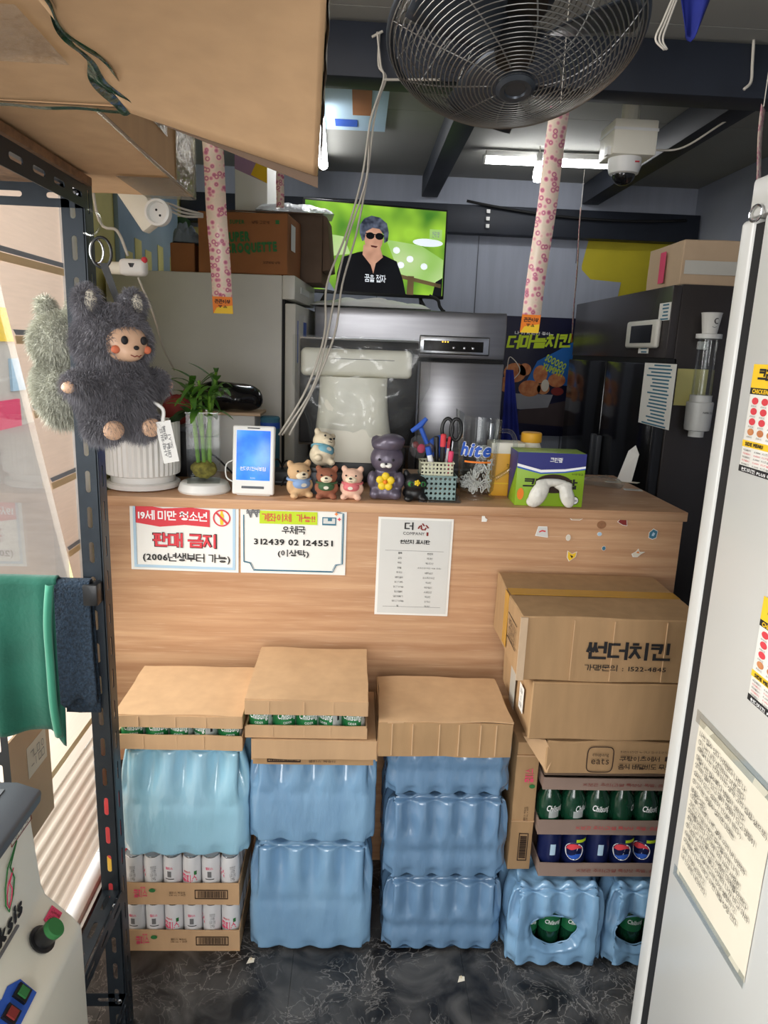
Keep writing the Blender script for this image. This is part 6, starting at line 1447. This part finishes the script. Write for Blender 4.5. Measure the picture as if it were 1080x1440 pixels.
# cup dispenser on the refrigerator side
cdY = 2.69
cb, ch_, cl, cu = at(978, 614, Y=cdY), at(979, 560, Y=cdY), at(990, 472, Y=cdY), at(994, 443, Y=cdY)
cdp = thing('cup_dispenser', 'white paper-cup dispenser with clear tube on the black refrigerator side', 'dispenser', (cb.x, cdY, cb.z))
hz_ = ch_.z - cb.z; tz_ = cl.z - cb.z
MB().lathe([(.028, 0), (.028, .022), (.045, .026), (.047, .04), (.049, hz_ - .016), (.045, hz_ - .012), (.040, hz_ - .012), (.040, hz_ + .012), (0, hz_ + .013)], 30).build('holder', 'white_plastic', cdp, smooth=True)
B(-.02, .02, .042, .058, .04, .12).build('bracket', 'white_plastic', cdp, bevel=.003); B(-.015, .015, .036, .058, tz_ - .05, tz_ - .02).build('bracket', 'white_plastic', cdp, bevel=.003)
MB().lathe([(.036, hz_ + .012), (.036, tz_)], 26).build('tube', 'clear_plastic', cdp, smooth=True); MB().lathe([(.037, tz_ - .012), (.046, tz_ - .010), (.046, tz_ + .006), (.034, tz_ + .007), (0, tz_ + .007)], 28).build('collar', 'white_plastic', cdp, smooth=True)
text(cdp, 'lettering', 'PAPER CUP', (.012, -.0495, hz_ * .65), XR, ZU, .04, .007, 'ink', bold=.02)
pcu = thing('paper_cup', 'white paper cup with a small black face print on the dispenser', 'cup', (cb.x, cdY, cb.z + tz_ + .008)); chh = cu.z - cl.z
MB().lathe([(.026, 0), (.036, chh - .003), (.038, chh), (.035, chh + .001), (.025, .004), (0, .004)], 28).build('cup', 'paper', pcu, smooth=True)
MB().tube([(.006 + .008 * math.cos(a), -.0335, chh * .6 + .009 * math.sin(a)) for a in [1.0 + 4.3 * i / 12 for i in range(13)]], .0016, 5).build('eye_print', 'ink', pcu); MB().tube([(-.008, -.032, chh * .33), (0, -.033, chh * .28), (.008, -.032, chh * .33)], .0008, 4).build('smile_print', 'ink_grey', pcu)

# ------------------------------------------------------------------ behind the counter, left
t = thing('white_storage_box', 'white box with shelf lip behind the bamboo', 'box', (-.475, 2.44, CT)); B(-.08, .13, 0, .14, 0, .195).build('body', 'paper_grey', t, bevel=.003); B(-.09, .15, -.012, .15, .195, .205).build('lid', 'cardboard_pale', t, bevel=.002)
t = thing('black_bag', 'folded shiny black plastic bag on the white box', 'bag', (-.46, 2.49, CT + .206)); MB().ball((.0, .0, .045), (.14, .06, .050), 20, 12).build('bag', 'black_gloss', t, cuts=1, crumple=.018, cscale=12, smooth='all'); MB().ball((-.10, -.02, .03), (.06, .04, .030), 12, 8).build('bag_fold', 'black_gloss', t, cuts=1, crumple=.008, cscale=20, smooth='all')
t = thing('blue_bottle', 'dark blue tumbler standing right of the white box', 'tumbler', (-.300, 2.50, CT)); MB().lathe([(.030, 0), (.033, .004), (.034, .185), (.030, .19), (0, .192)], 20).build('body', 'ink_teal', t, smooth=True); MB().lathe([(.0345, .15), (.0345, .17)], 20).build('band', 'ink_blue', t, smooth=True)
t = thing('red_pouch', 'dark red pouch with two cat-ear loops behind the dark plush toy', 'pouch', (-.585, 2.36, CT + .15)); MB().ball((0, 0, .065), (.05, .025, .05), 14, 9).build('pouch', 'ink_darkred', t, smooth='all')
for s in (-1, 1): MB().tube([(s * .03 - .016, 0, .10), (s * .03, 0, .145), (s * .03 + .016, 0, .10)], .004, 6).build('ear_loop', 'ink_darkred', t, smooth='all')
b_ = thing('dark_crate', 'dark crate behind the ribbed pot carrying the red pouch', 'crate', (-.60, 2.36, CT)); B(-.09, .09, -.04, .06, 0, .158).build('body', 'black_plastic', b_, bevel=.004); B(-.095, .095, -.045, .065, .150, .164).build('rim', 'grey_dark', b_, bevel=.002)
pl2 = thing('house_plant', 'dark green leafy plant growing in the ribbed white pot', 'plant', (-.60, 2.17, CT + .173)); rnd = random.Random(21)
for k in range(9):
    a = rnd.uniform(-.6, 1.2); L = rnd.uniform(.08, .13); leaf((.03 * math.cos(a) + .02, .03 * math.sin(a), 0), (math.cos(a) * .6, math.sin(a) * .6, 1.0), L, .022, .35).build('leaf', 'leaf_dark', pl2, smooth='all')

# ------------------------------------------------------------------ lamps, fan, cables, ceiling things
def tube_lamp(label, a, b, r=.014):
    a, b = Vector(a), Vector(b); t = thing('tube_lamp', label, 'lamp', (a + b) / 2 , 0, 'LED tube lamps under the ceiling'); d = (b - a) / 2; e = d.normalized()
    MB().tube([-d, d], r, 14).build('tube', 'lamp_tube', t, smooth=True)
    for s in (-1, 1): MB().tube([e * s * d.length, e * s * (d.length + .012)], r * 1.1, 14).build('end_cap', 'white_plastic', t, smooth=True)
    w_ = Vector((-e.y, e.x, 0)) * .02; MB().hexa([-d - w_ + Vector((0, 0, .012)), d - w_ + Vector((0, 0, .012)), d + w_ + Vector((0, 0, .012)), -d + w_ + Vector((0, 0, .012)), -d - w_ + Vector((0, 0, .038)), d - w_ + Vector((0, 0, .038)), d + w_ + Vector((0, 0, .038)), -d + w_ + Vector((0, 0, .038))]).build('fitting', 'white_plastic', t, bevel=.003)
    return t
tube_lamp('LED tube lamp left of the television, pointing away from the camera', (-.195, 3.28, 2.565), (-.215, 4.12, 2.565), .024)
tube_lamp('LED tube lamp running crosswise above the kitchen on the right', (.610, 3.86, 2.568), (1.262, 3.84, 2.568), .021)
bu = at(757, 243, Y=3.75); t = thing('bulb_lamp', 'small glowing bulb hanging just below the crosswise tube lamp', 'lamp', (bu.x, 3.75, bu.z)); MB().lathe([(0, -.045), (.02, -.04), (.026, -.02), (.024, .01), (.014, .05)], 18).build('bulb', 'lamp_tube', t, smooth=True); MB().lathe([(.014, .05), (.016, .055), (.016, .09), (0, .092)], 16).build('socket', 'white_plastic', t, smooth=True); MB().tube([(0, 0, .09), (0, 0, 2.615 - bu.z)], .003, 6).build('cord', 'cable_white', t)
# fan
n_ = Vector((.01, -math.cos(math.radians(70)), -math.sin(math.radians(70)))).normalized()
fc = at(724, 60, Y=1.42)
fan = thing('ceiling_fan', 'large wire-caged metal fan hanging below the ceiling beam', 'fan', fc); fan.rotation_mode = 'XYZ'; fan.rotation_euler = n_.to_track_quat('Z', 'Y').to_euler()
R_ = .224
def dome(r): return .088 * (1 - (r / R_) ** 2.6)
def rear(r): return -.02 - .085 * (1 - (r / R_) ** 3)
m = MB()
for i in range(26):
    r = .034 + (R_ - .034) * i / 25; m.tube([(r * math.cos(a), r * math.sin(a), dome(r)) for a in [2 * math.pi * k / 56 for k in range(56)]], .0013, 4, closed=True)
stuff(m.build('front_grille_wires', 'fan_wire', fan, smooth='all'))
m = MB()
for k in range(10):
    a0 = 2 * math.pi * k / 10; m.tube([(r * math.cos(a0 + .5 * r / R_), r * math.sin(a0 + .5 * r / R_), dome(r) - .002) for r in [.04 + (R_ - .04) * i / 12 for i in range(13)]], .0016, 4)
stuff(m.build('front_spokes', 'fan_wire', fan, smooth='all'))
m = MB()
for i in range(16):
    r = .09 + (R_ - .09) * i / 15; m.tube([(r * math.cos(a), r * math.sin(a), rear(r)) for a in [2 * math.pi * k / 48 for k in range(48)]], .0013, 4, closed=True)
for k in range(16):
    a0 = 2 * math.pi * k / 16; m.tube([(r * math.cos(a0), r * math.sin(a0), rear(r)) for r in [.06 + (R_ - .06) * i / 8 for i in range(9)]], .0013, 4)
stuff(m.build('rear_grille_wires', 'fan_wire', fan, smooth='all'))
MB().tube([(R_ * math.cos(a), R_ * math.sin(a), -.01) for a in [2 * math.pi * k / 64 for k in range(64)]], .007, 8, closed=True).build('rim_band', 'fan_blade', fan, smooth='all')
MB().lathe([(.035, .082), (.035, .090), (.028, .095), (.02, .094), (.018, .091), (0, .091)], 30).build('badge', 'fan_blade', fan, smooth=True)
MB().lathe([(0, .03), (.035, .03), (.038, .0), (.03, -.03)], 24).build('hub', 'black_plastic', fan, smooth=True)
for k in range(3):
    a0 = 2 * math.pi * k / 3 + .4
    def bl2(u, v):
        r = .03 + .185 * v; w_ = .55 * (1 - .25 * v) if v > .1 else .35; a = a0 + (u - .5) * w_ * 2 * (1 - .2 * v); return (r * math.cos(a), r * math.sin(a), (u - .5) * .05)
    MB().grid(bl2, 8, 10).build('blade', 'fan_blade', fan, smooth='all', thick=.002)
MB().lathe([(.02, -.20), (.06, -.19), (.075, -.16), (.075, -.09), (.06, -.07)], 24).build('motor', 'black_plastic', fan, smooth=True)
inv = fan.rotation_euler.to_matrix().inverted()
mo = Vector((0, 0, -.18)); MB().tube([mo, inv @ Vector((.0, .12, .2)), inv @ (Vector((fc.x, fc.y + .12, 2.62)) - fc)], .014, 10).build('mount_arm', 'black_steel', fan, smooth='all')
# sticky fly-paper strips
def pat(N, L, b, P):
    vo = N.new('ShaderNodeTexVoronoi'); vo.feature = 'F1'; vo.inputs['Scale'].default_value = 62; L.new(P, vo.inputs['Vector'])
    rp = N.new('ShaderNodeValToRGB'); e = rp.color_ramp.elements; e[0].position = 0; e[0].color = lin((222, 140, 110)); e[1].position = .72; e[1].color = lin((226, 208, 188))
    for p_, c_ in ((.16, (244, 220, 200)), (.24, (176, 84, 124)), (.38, (214, 136, 152)), (.52, (236, 210, 194))): x = rp.color_ramp.elements.new(p_); x.color = lin(c_)
    L.new(vo.outputs['Distance'], rp.inputs[0]); L.new(rp.outputs[0], b.inputs['Base Color']); b.inputs['Roughness'].default_value = .35
pos_mat('floral_print', pat)
def flystrip(label, a, b, w, end=True, twist=0.0, hang=2.6):
    a, b = Vector(a), Vector(b); t = thing('fly_paper', label, 'fly paper', b, 0, 'floral sticky fly-paper strips')
    d = a - b; s_ = Vector((math.cos(twist), math.sin(twist), 0)) * w / 2
    zc2 = .048 if end else 0
    f = lambda u, v: d.normalized() * zc2 + (d - d.normalized() * zc2) * v + s_ * (2 * u - 1) + Vector((0, .006 * math.sin(v * 9), 0))
    MB().grid(f, 2, 24).build('strip', 'floral_print', t, smooth='all', thick=.0008)
    if end:
        e_ = d.normalized() * zc2; n2 = s_.cross(e_).normalized()
        MB().slab([-s_, s_, s_ + e_, -s_ + e_], n2 * .0008).build('end_tab', 'ink_orange', t)
        fr_ = -1 if n2.y > 0 else 1
        off = n2 * (.0012 if fr_ == 1 else -.0006)
        MB().slab([-s_ * .98 + off, s_ * .98 + off, s_ * .98 + e_ * .5 + off, -s_ * .6 + e_ * .35 + off], n2 * .0002 * fr_).build('tab_print', 'ink_yellow', t)
        text(t, 'lettering', '끈끈이왕', e_ * .72, s_, e_, w * .8, .012, 'ink', bold=.06, lift=.002)
        text(t, 'lettering', '▼▲', e_ * .42, s_, e_, w * .45, .008, 'ink', bold=.0, lift=.002)
    if hang > a.z + .03: MB().tube([d, Vector((d.x, d.y, hang - b.z))], .0012, 5).build('hanging_thread', 'cable_white', t)
    return t
flystrip('floral fly-paper strip hanging in front of the grey refrigerator', at(298, 190, Y=2.2), at(314, 441, Y=2.2), .058, True, .05)
flystrip('floral fly-paper strip hanging under the caged fan', at(788, 150, Y=2.0), at(744, 468, Y=2.0), .053, True, .1)
flystrip('short floral fly-paper strip above the plastic bag on the dark box', at(394, 225, Y=3.1), at(394, 292, Y=3.1), .032, False)
flystrip('thin edge-on fly-paper strip hanging by the back wall poster', at(817, 292, Y=4.1), at(804, 482, Y=4.1), .036, True, 1.1)
flystrip('floral fly-paper strip edge-on beside the white refrigerator', at(1074, 150, Y=1.75), at(1050, 420, Y=1.75), .05, True, .9)
# security camera and box
c1_ = at(893, 205, Y=2.95)
jb = thing('junction_box', 'white plastic junction box on the ceiling carrying the dome camera', 'box', (c1_.x, 2.95, c1_.z - .03)); B(-.085, .085, -.0, .17, .0, 2.6 - c1_.z + .03 - .04 if False else .125).build('housing', 'cream_plastic', jb, bevel=.005); B(-.087, .087, -.002, .172, .085, .095).build('lid_line', 'white_plastic', jb); B(-.1, -.085, .02, .05, 0, .03).build('clip', 'white_plastic', jb)
MB().tube([(0, .085, .12), (0, .085, 2.615 - c1_.z + .03)], .035, 12).build('ceiling_mount', 'cream_plastic', jb)
sc_cam = thing('dome_camera', 'white dome security camera with a dark lens under the junction box', 'camera', (c1_.x - .01, 3.02, c1_.z - .031)); MB().lathe([(.064, 0), (.064, -.03), (.056, -.055), (.044, -.06)], 28).build('housing', 'white_plastic', sc_cam, smooth=True); MB().ball((0, 0, -.058), (.046, .046, .040), 20, 12).build('dome', 'black_gloss', sc_cam, smooth='all')
B(.02, .036, -.0655, -.060, -.024, -.020).build('badge', 'ink_red', sc_cam)
t = thing('camera_cable', 'white cable looping from the camera box along the dark rafter', 'cable', (c1_.x, 2.95, c1_.z)); MB().tube(spline([(.085, .05, .0), (.2, .02, .01), (.34, -.08, .10), (.55, -.25, .2), (.75, -.3, .30)]), .004, 6).build('cord', 'cable_white', t, smooth='all'); B(.08, .095, .04, .06, -.008, .008).build('gland', 'white_plastic', t)
# printed card on ceiling
a, b = at(462, 108, Z=2.61), at(511, 184, Z=2.61)
t = thing('ceiling_notice', 'pale blue printed notice sheet fixed under the ceiling', 'notice', ((a.x + b.x) / 2, (a.y + b.y) / 2, 2.610)); hw, hd = abs(b.x - a.x) / 2 + .1, abs(a.y - b.y) / 2
B(-hw, hw, -hd, hd, 0, .004).build('sheet', 'ink_paleblue', t); B(.02, .10, -hd + .02, .1, -.002, 0).build('photo_print', 'cardboard_red', t); B(-.06, .04, hd - .16, hd - .06, -.002, 0).build('blue_print', 'ink_blue', t)
# cord bundle over the counter
t = thing('cord_bundle', 'bundle of cream cords hanging from the beam down to the counter', 'cable', (.10, 2.44, 2.45))
for k, (dx, dy) in enumerate(((0, 0), (.012, .004), (-.008, .006))):
    pts = [at(x + (0, 0, 0, 2, 3, 6, 9, 6, 4, 6)[i] * (k - 1) * 1.2 + (1.5 if (i + k) % 2 else -1.5), y, Y=Y_ + .004 * k) for i, (x, y, Y_) in enumerate(((532, 45, 2.485), (534, 92, 2.48), (541, 112, 2.47), (522, 170, 2.44), (514, 250, 2.43), (492, 330, 2.42), (472, 400, 2.34), (462, 470, 2.27), (438, 545, 2.22), (398, 612, 2.20)))]
    MB().tube([p - Vector((.10, 2.44, 2.45)) for p in spline(pts, 6)], .0034, 6).build('cord', 'cable_white', t, smooth='all')
MB().tube([at(540, 112, Y=2.47) - Vector((.10, 2.44, 2.45)), at(620, 112, Y=2.49) - Vector((.10, 2.44, 2.45))], .004, 6).build('cord_branch', 'cable_white', t)
MB().tube([at(523, 52, Y=2.485) - Vector((.10, 2.44, 2.45)), at(538, 44, Y=2.485) - Vector((.10, 2.44, 2.45))], .004, 6).build('tie', 'cable_white', t)
t = thing('looped_string', 'looped cream string hanging from the ceiling right of the fan', 'string', at(935, 0, Y=1.9)); o3 = at(935, 0, Y=1.9)
for k in range(3): MB().tube([p - o3 for p in spline([at(950 + k * 3, -12, Y=1.9), at(932 + k * 4, 30, Y=1.9), at(922 + k * 5, 55, Y=1.9), at(934 + k * 2, 70, Y=1.9)], 6)], .0028, 6).build('strand', 'cable_white', t, smooth='all')
t = thing('blue_rag', 'dangling dark blue rag at the top right of the ceiling', 'rag', at(972, 52, Y=1.9)); MB().grid(lambda u, v: ((u - .5) * (.02 + .08 * v), .02 * math.sin(u * 6), .13 * v - .0 + .01 * math.sin(u * 9)), 8, 8).build('cloth', 'apron_blue', t, smooth='all', thick=.002)
t = thing('wall_cable', 'white cable stapled across the dark beam at the right', 'cable', at(1055, 60, Y=2.49)); o3 = at(1055, 60, Y=2.49); MB().tube([p - o3 for p in spline([at(1060, 56, Y=2.492), at(1058, 90, Y=2.492), at(1056, 115, Y=2.492), at(1046, 126, Y=2.49)], 6)], .005, 6).build('cord', 'cable_white', t, smooth='all')
t = thing('beam_cable', 'dark cable sagging under the back wall beam', 'cable', (.6, 4.38, 2.3)); MB().tube(catenary((0, 0, .17), (1.3, 0, .12), .04), .008, 6).build('cord', 'black_rubber', t, smooth='all')
for i in range(3): B(.12 + i * .0, .14, .0, .01, .03 + i * .04, .05 + i * .04).build('switch', 'white_plastic', t)
# plug strip and plugs at upper left
a = at(200, 292, Y=1.95)
ps = thing('power_strip', 'cream power strip with a round socket hanging below the top carton', 'power strip', a, 0); ps.rotation_euler = (0, .95, -.15)
B(-.10, .055, -.02, .02, -.03, .03).build('housing', 'cream_plastic', ps, bevel=.006)
so = MB().lathe([(.030, 0), (.032, .004), (.032, .024), (.026, .026), (.024, .014), (0, .014)], 26).build('socket', 'white_plastic', ps, smooth=True); so.matrix_local = Matrix.Translation((.045, -.015, .035)) @ Matrix.Rotation(math.pi / 2, 4, 'X')
for s in (-1, 1): MB().ball((s * .008, 0, .0155), (.003, .003, .002), 8, 6).build('socket_hole', 'ink', so, smooth='all')
a2 = at(188, 378, Y=1.98)
ad = thing('plug_adaptor', 'white multi-plug adaptor with a red light and black plug', 'plug', a2)
B(-.035, .035, -.02, .02, -.018, .024).build('housing', 'white_plastic', ad, bevel=.012, seg=3); MB().ball((.032, -.012, .022), (.008, .008, .008)).build('red_light', 'ink_red', ad, smooth='all'); MB().tube([(-.06, 0, .0), (-.03, 0, .0)], .016, 12).build('plug', 'cream_plastic', ad, smooth=True); MB().lathe([(.02, 0), (.022, .012), (.014, .014), (0, .008)], 18).build('open_socket', 'black_plastic', ad, smooth=True)
o3 = a2
MB().tube([p - o3 for p in spline([at(180, 360, Y=1.98), at(165, 325, Y=1.97), at(135, 295, Y=1.96), Vector((-.70, 1.98, 2.3)), Vector((-.70, 2.02, 2.615))], 6)], .004, 6).build('cord', 'cable_white', ad, smooth='all'); MB().tube([p - o3 for p in spline([at(194, 390, Y=1.98), at(215, 440, Y=2.05), at(230, 490, Y=2.2), at(245, 520, Y=2.3)], 6)], .0028, 6).build('cord', 'cable_white', ad, smooth='all')
ps_inv = (Matrix.Translation(ps.location) @ ps.rotation_euler.to_matrix().to_4x4()).inverted()
for k in range(3): MB().tube([ps_inv @ p for p in spline([at(226, 284 + k * 6, Y=1.96), at(240, 287 + k * 5, Y=1.98), at(258, 294 + k * 5, Y=2.02), at(285, 301 + k * 2, Y=2.1)], 6)], .003, 6).build('cord', 'cable_white', ps, smooth='all')

# ------------------------------------------------------------------ white refrigerator close on the right
WX = .62
wf = thing('white_refrigerator', 'tall white refrigerator close on the right, seen along its side', 'refrigerator', (WX, 1.2, 0))
WT = 1.845
B(0, .60, -1.05, -.050, .03, WT).build('body', 'white_enamel', wf, bevel=.006)
B(.004, .60, -.050, -.022, .06, WT - .01).build('door_gasket', 'black_rubber', wf); B(0, .60, -.022, .02, .05, WT + .0).build('door', 'white_enamel', wf, bevel=.008, seg=3)
B(.0, .60, -1.0, -.0, WT, WT + .06).build('top_cap', 'white_enamel', wf, bevel=.006); MB().tube([(-.004, -.03 + .018 * math.cos(a), WT + .004 + .012 * math.sin(a)) for a in [2 * math.pi * k / 18 for k in range(18)]], .002, 6, closed=True).build('hinge_ring', 'chrome', wf)
B(.02, .58, -1.0, -.01, 0, .03).build('plinth', 'black_plastic', wf); B(-.006, 0, -.40, -.33, 1.36, 1.40).build('magnet', 'black_plastic', wf, bevel=.002)
def wpt(px, py): p = at(px, py, X=WX - .001); return p
FYD = (0, -1, 0)   # reading direction on this side runs towards the camera
def flyer(label, px, py, idx):
    a = wpt(px, py); t = thing('menu_flyer', label, 'flyer', (WX - .001, a.y, a.z), 0, 'menu flyers on the white refrigerator'); w_, h_ = .118, .168
    B(-.0008, 0, -w_, 0, -h_, 0).build('sheet', 'paper', t, bevel=.0002)
    def pz(name, x0, x1, z0, z1, m_): return B(-.0016, -.0008, -x1, -x0, -z1, -z0).build(name, m_, t)
    pz('yellow_header', .0, w_, 0, .036, 'ink_yellow'); pz('black_band', .0, w_, .036, .046, 'ink'); pz('yellow_band', .0, w_, .118, .128, 'ink_yellow'); pz('black_footer', 0, w_, .158, h_, 'ink')
    text(t, 'lettering', '크리스피', (-.0018, -.060, -.016), FYD, ZU, .085, .020, 'ink', bold=.07); text(t, 'lettering', 'CHICKEN', (-.0018, -.03, -.041), FYD, ZU, .044, .007, 'ink_yellow', bold=.05); text(t, 'lettering', 'SIDE MENU', (-.0018, -.035, -.123), FYD, ZU, .05, .006, 'ink', bold=.04)
    text(t, 'lettering', '썬더치킨 PLUS 042', (-.0018, -.055, -.163), FYD, ZU, .09, .006, 'ink_white', bold=.03)
    for i in range(4):
        for j in range(4):
            c = (-.0008, -.018 - j * .027, -.056 - i * .016); flat(t, 'dish_print', ell(0, 0, .009, .0055, 12), c, FYD, ZU, 'chicken' if i == 3 else 'ink_red', lift=.0004); text(t, 'lettering', '후라이드', (c[0] - .0006, c[1], c[2] - .008), FYD, ZU, .016, .003, 'ink', bold=0)
    for i in range(5): text(t, 'lettering', '떡볶이   5,000  치즈볼  4,000', (-.0018, -.058, -.133 - i * .0055), FYD, ZU, .10, .0035, 'ink_red' if i % 2 else 'ink', bold=0)
    return t
flyer('chicken menu flyer with yellow header higher on the white refrigerator', 1062, 512, 0); flyer('second chicken menu flyer lower at the right frame edge', 1076, 838, 1)
hp0 = wpt(985, 1010)
hn = thing('handwritten_note', 'yellowed handwritten note taped to the white refrigerator side', 'note', (WX - .001, hp0.y, hp0.z)); hw_, hh_ = .235, .315
B(-.0008, 0, -hw_, 0, -hh_, 0).build('sheet', 'paper_warm', hn, cuts=6, crumple=.0008, cscale=20); B(-.0014, -.0010, -hw_ - .02, .012, -.012, .012).build('clear_tape', 'clear_plastic', hn); B(-.0014, -.0010, -hw_, .012, -hh_ - .012, -hh_ + .01).build('clear_tape', 'clear_plastic', hn)
HL = ['나는 할수 있다 어제보다 나은 나', '① 나는 내가 생각하는 이로 된다', '(매일 나는 현재 하는 생각 과의 집합 삶으로)', '매일 나는 할수록 다 방법이 보인다', '생각이 말이 되고 말이 행동이 되고 행동이', '습관이 되고 습관이 인생이 된다.)', '② 과거는 바꿀수 없지만 미래는', '바꿀수 있다', '(오늘 그대로 나쁜 결정 우리 버 버려라', '과도고 지금 이순간 무엇을 하는 냐가', '미래를 만든다 과거에 가치 사는 사람은', '후회 하고 시간을 사는 사람은 미래를 만든다', '③ 남과 비교하지 말고 어제의 나와 비교 하라', '(남들과 잘난것을 비교해 항상 불행하고', '어제보다 나아지려고 하면 매일 성장 한다', '남이 인생 남것이고', '내 인생은 내것이다.']
for i, s_ in enumerate(HL):
    L_ = min(.225, .0085 * len(s_)); text(hn, 'lettering', s_, (-.003, -.012 - L_ / 2, -.026 - i * .0152), (0, -1, -.06), (0, -.06, 1), L_, .0112, 'ink', bold=.004)
# ------------------------------------------------------------------ plush toys hung on the rack post
def plush(label, loc, s, rz, body, front, seed, count, details=True):
    t = thing('plush_toy', label, 'plush toy', loc, rz); t.scale = (s, s, s)
    R = Matrix.Rotation
    me = blob([((0, 0, .085), (.078, .068, .078)), ((0, 0, .19), (.074, .068, .066)), ((-.052, .0, .262), (.024, .018, .034)), ((.052, .0, .262), (.024, .018, .034)),
               ((-.080, -.015, .105), (.038, .030, .026)), ((.080, -.015, .105), (.038, .030, .026)), ((-.042, -.02, .022), (.036, .042, .030)), ((.042, -.02, .022), (.036, .042, .030))], .008, 4)
    link('body', me, body, t)
    keep = (lambda p: not (p.y < -.044 and abs(p.x) < .038 and .156 < p.z < .214)) if details else None
    f = link('fur', fur(me, count, .0145, .0006, .15, .5, seed, keep), body, t); f['kind'] = 'stuff'
    if details:
        link('face', blob([((0, -.036, .186), (.052, .040, .042)), ((0, -.058, .170), (.030, .022, .020))], .005, 3), 'vinyl_face', t)
        for sx in (-1, 1):
            MB().ball((sx * .022, -.074, .192), (.0075, .005, .0085), 12, 8).build('eye', 'ink', t, smooth='all')
            MB().ball((sx * .036, -.064, .174), (.010, .005, .008), 12, 8).build('cheek', 'blush', t, smooth='all')
            MB().ball((sx * .052, -.014, .264), (.014, .008, .022), 12, 8).build('inner_ear', 'paper_warm', t, smooth='all')
            MB().ball((sx * .113, -.022, .10), (.014, .014, .012), 10, 8).build('paw', 'vinyl_face', t, smooth='all')
        MB().ball((0, -.080, .178), (.006, .004, .0045), 10, 6).build('nose', 'ink', t, smooth='all')
        MB().tube([(-.012, -.0775, .164), (-.005, -.0805, .1605), (0, -.081, .163), (.005, -.0805, .1605), (.012, -.0775, .164)], .0010, 5).build('mouth', 'ink_darkred', t)
    for sx in (-1, 1): MB().ball((sx * .044, -.058, .016), (.024, .010, .020), 12, 8).build('foot_pad', 'vinyl_face', t, smooth='all')
    return t
pl = at(168, 618, Y=1.34)
p1_ = plush('dark grey fluffy plush toy with a peach face hanging on the rack post', (pl.x + .0, 1.325, pl.z + .012), .88, math.radians(52), 'fur_dark', True, 3, 52000)
ps_ = at(96, 598, Y=1.50)
p2_ = plush('sage green fluffy plush toy seen from behind the rack post', (ps_.x, 1.50, ps_.z), .88, math.radians(150), 'fur_sage', True, 5, 34000, details=False)
# strap, ring and clip
rg0 = at(142, 345, Y=1.37)
t = thing('hanging_clip', 'clear hook and black ring tied to the rack post above the plush toys', 'clip', rg0)
MB().tube([(.018 * math.cos(a), .0, -.012 + .026 * math.sin(a)) for a in [2 * math.pi * k / 24 for k in range(24)]], .0026, 7, closed=True).build('ring', 'black_plastic', t, smooth='all')
MB().tube([(.012 * math.cos(a) - .01, .006, -.010 + .020 * math.sin(a)) for a in [2 * math.pi * k / 20 for k in range(20)]], .002, 7, closed=True).build('ring', 'chrome', t, smooth='all')
MB().tube(spline([(-.03, .0, .02), (-.01, -.012, .015), (.004, -.012, .03), (.0, -.005, .05), (-.02, .0, .06)]), .0022, 7).build('clear_hook', 'clear_plastic', t, smooth='all')
MB().slab([(-.004, -.002, -.03), (.010, -.002, -.03), (.034, -.006, -.10), (.022, -.006, -.10)], (0, .003, 0)).build('strap', 'black_plastic', t)
tg = at(246, 610, Y=1.36)
t = thing('swing_tag', 'white paper swing tag with black print beside the dark plush toy', 'tag', (tg.x, 1.33, tg.z - .05)); t.rotation_euler = (0, -.18, .2)
B(-.014, .014, -.0008, .0, 0, .078).build('tag', 'paper', t); text(t, 'lettering', '사랑해요\n매일 행복\n도시', (.0, -.0012, .04), ZU, (-1, 0, 0), .06, .018, 'ink_grey', bold=.01)
MB().tube(spline([(.0, 0, .076), (.004, .005, .10), (-.02, .01, .118), (-.05, .015, .112)]), .0035, 7).build('loop', 'paper', t, smooth='all')

write_texts()
bpy.data.scenes.remove(SCRATCH)
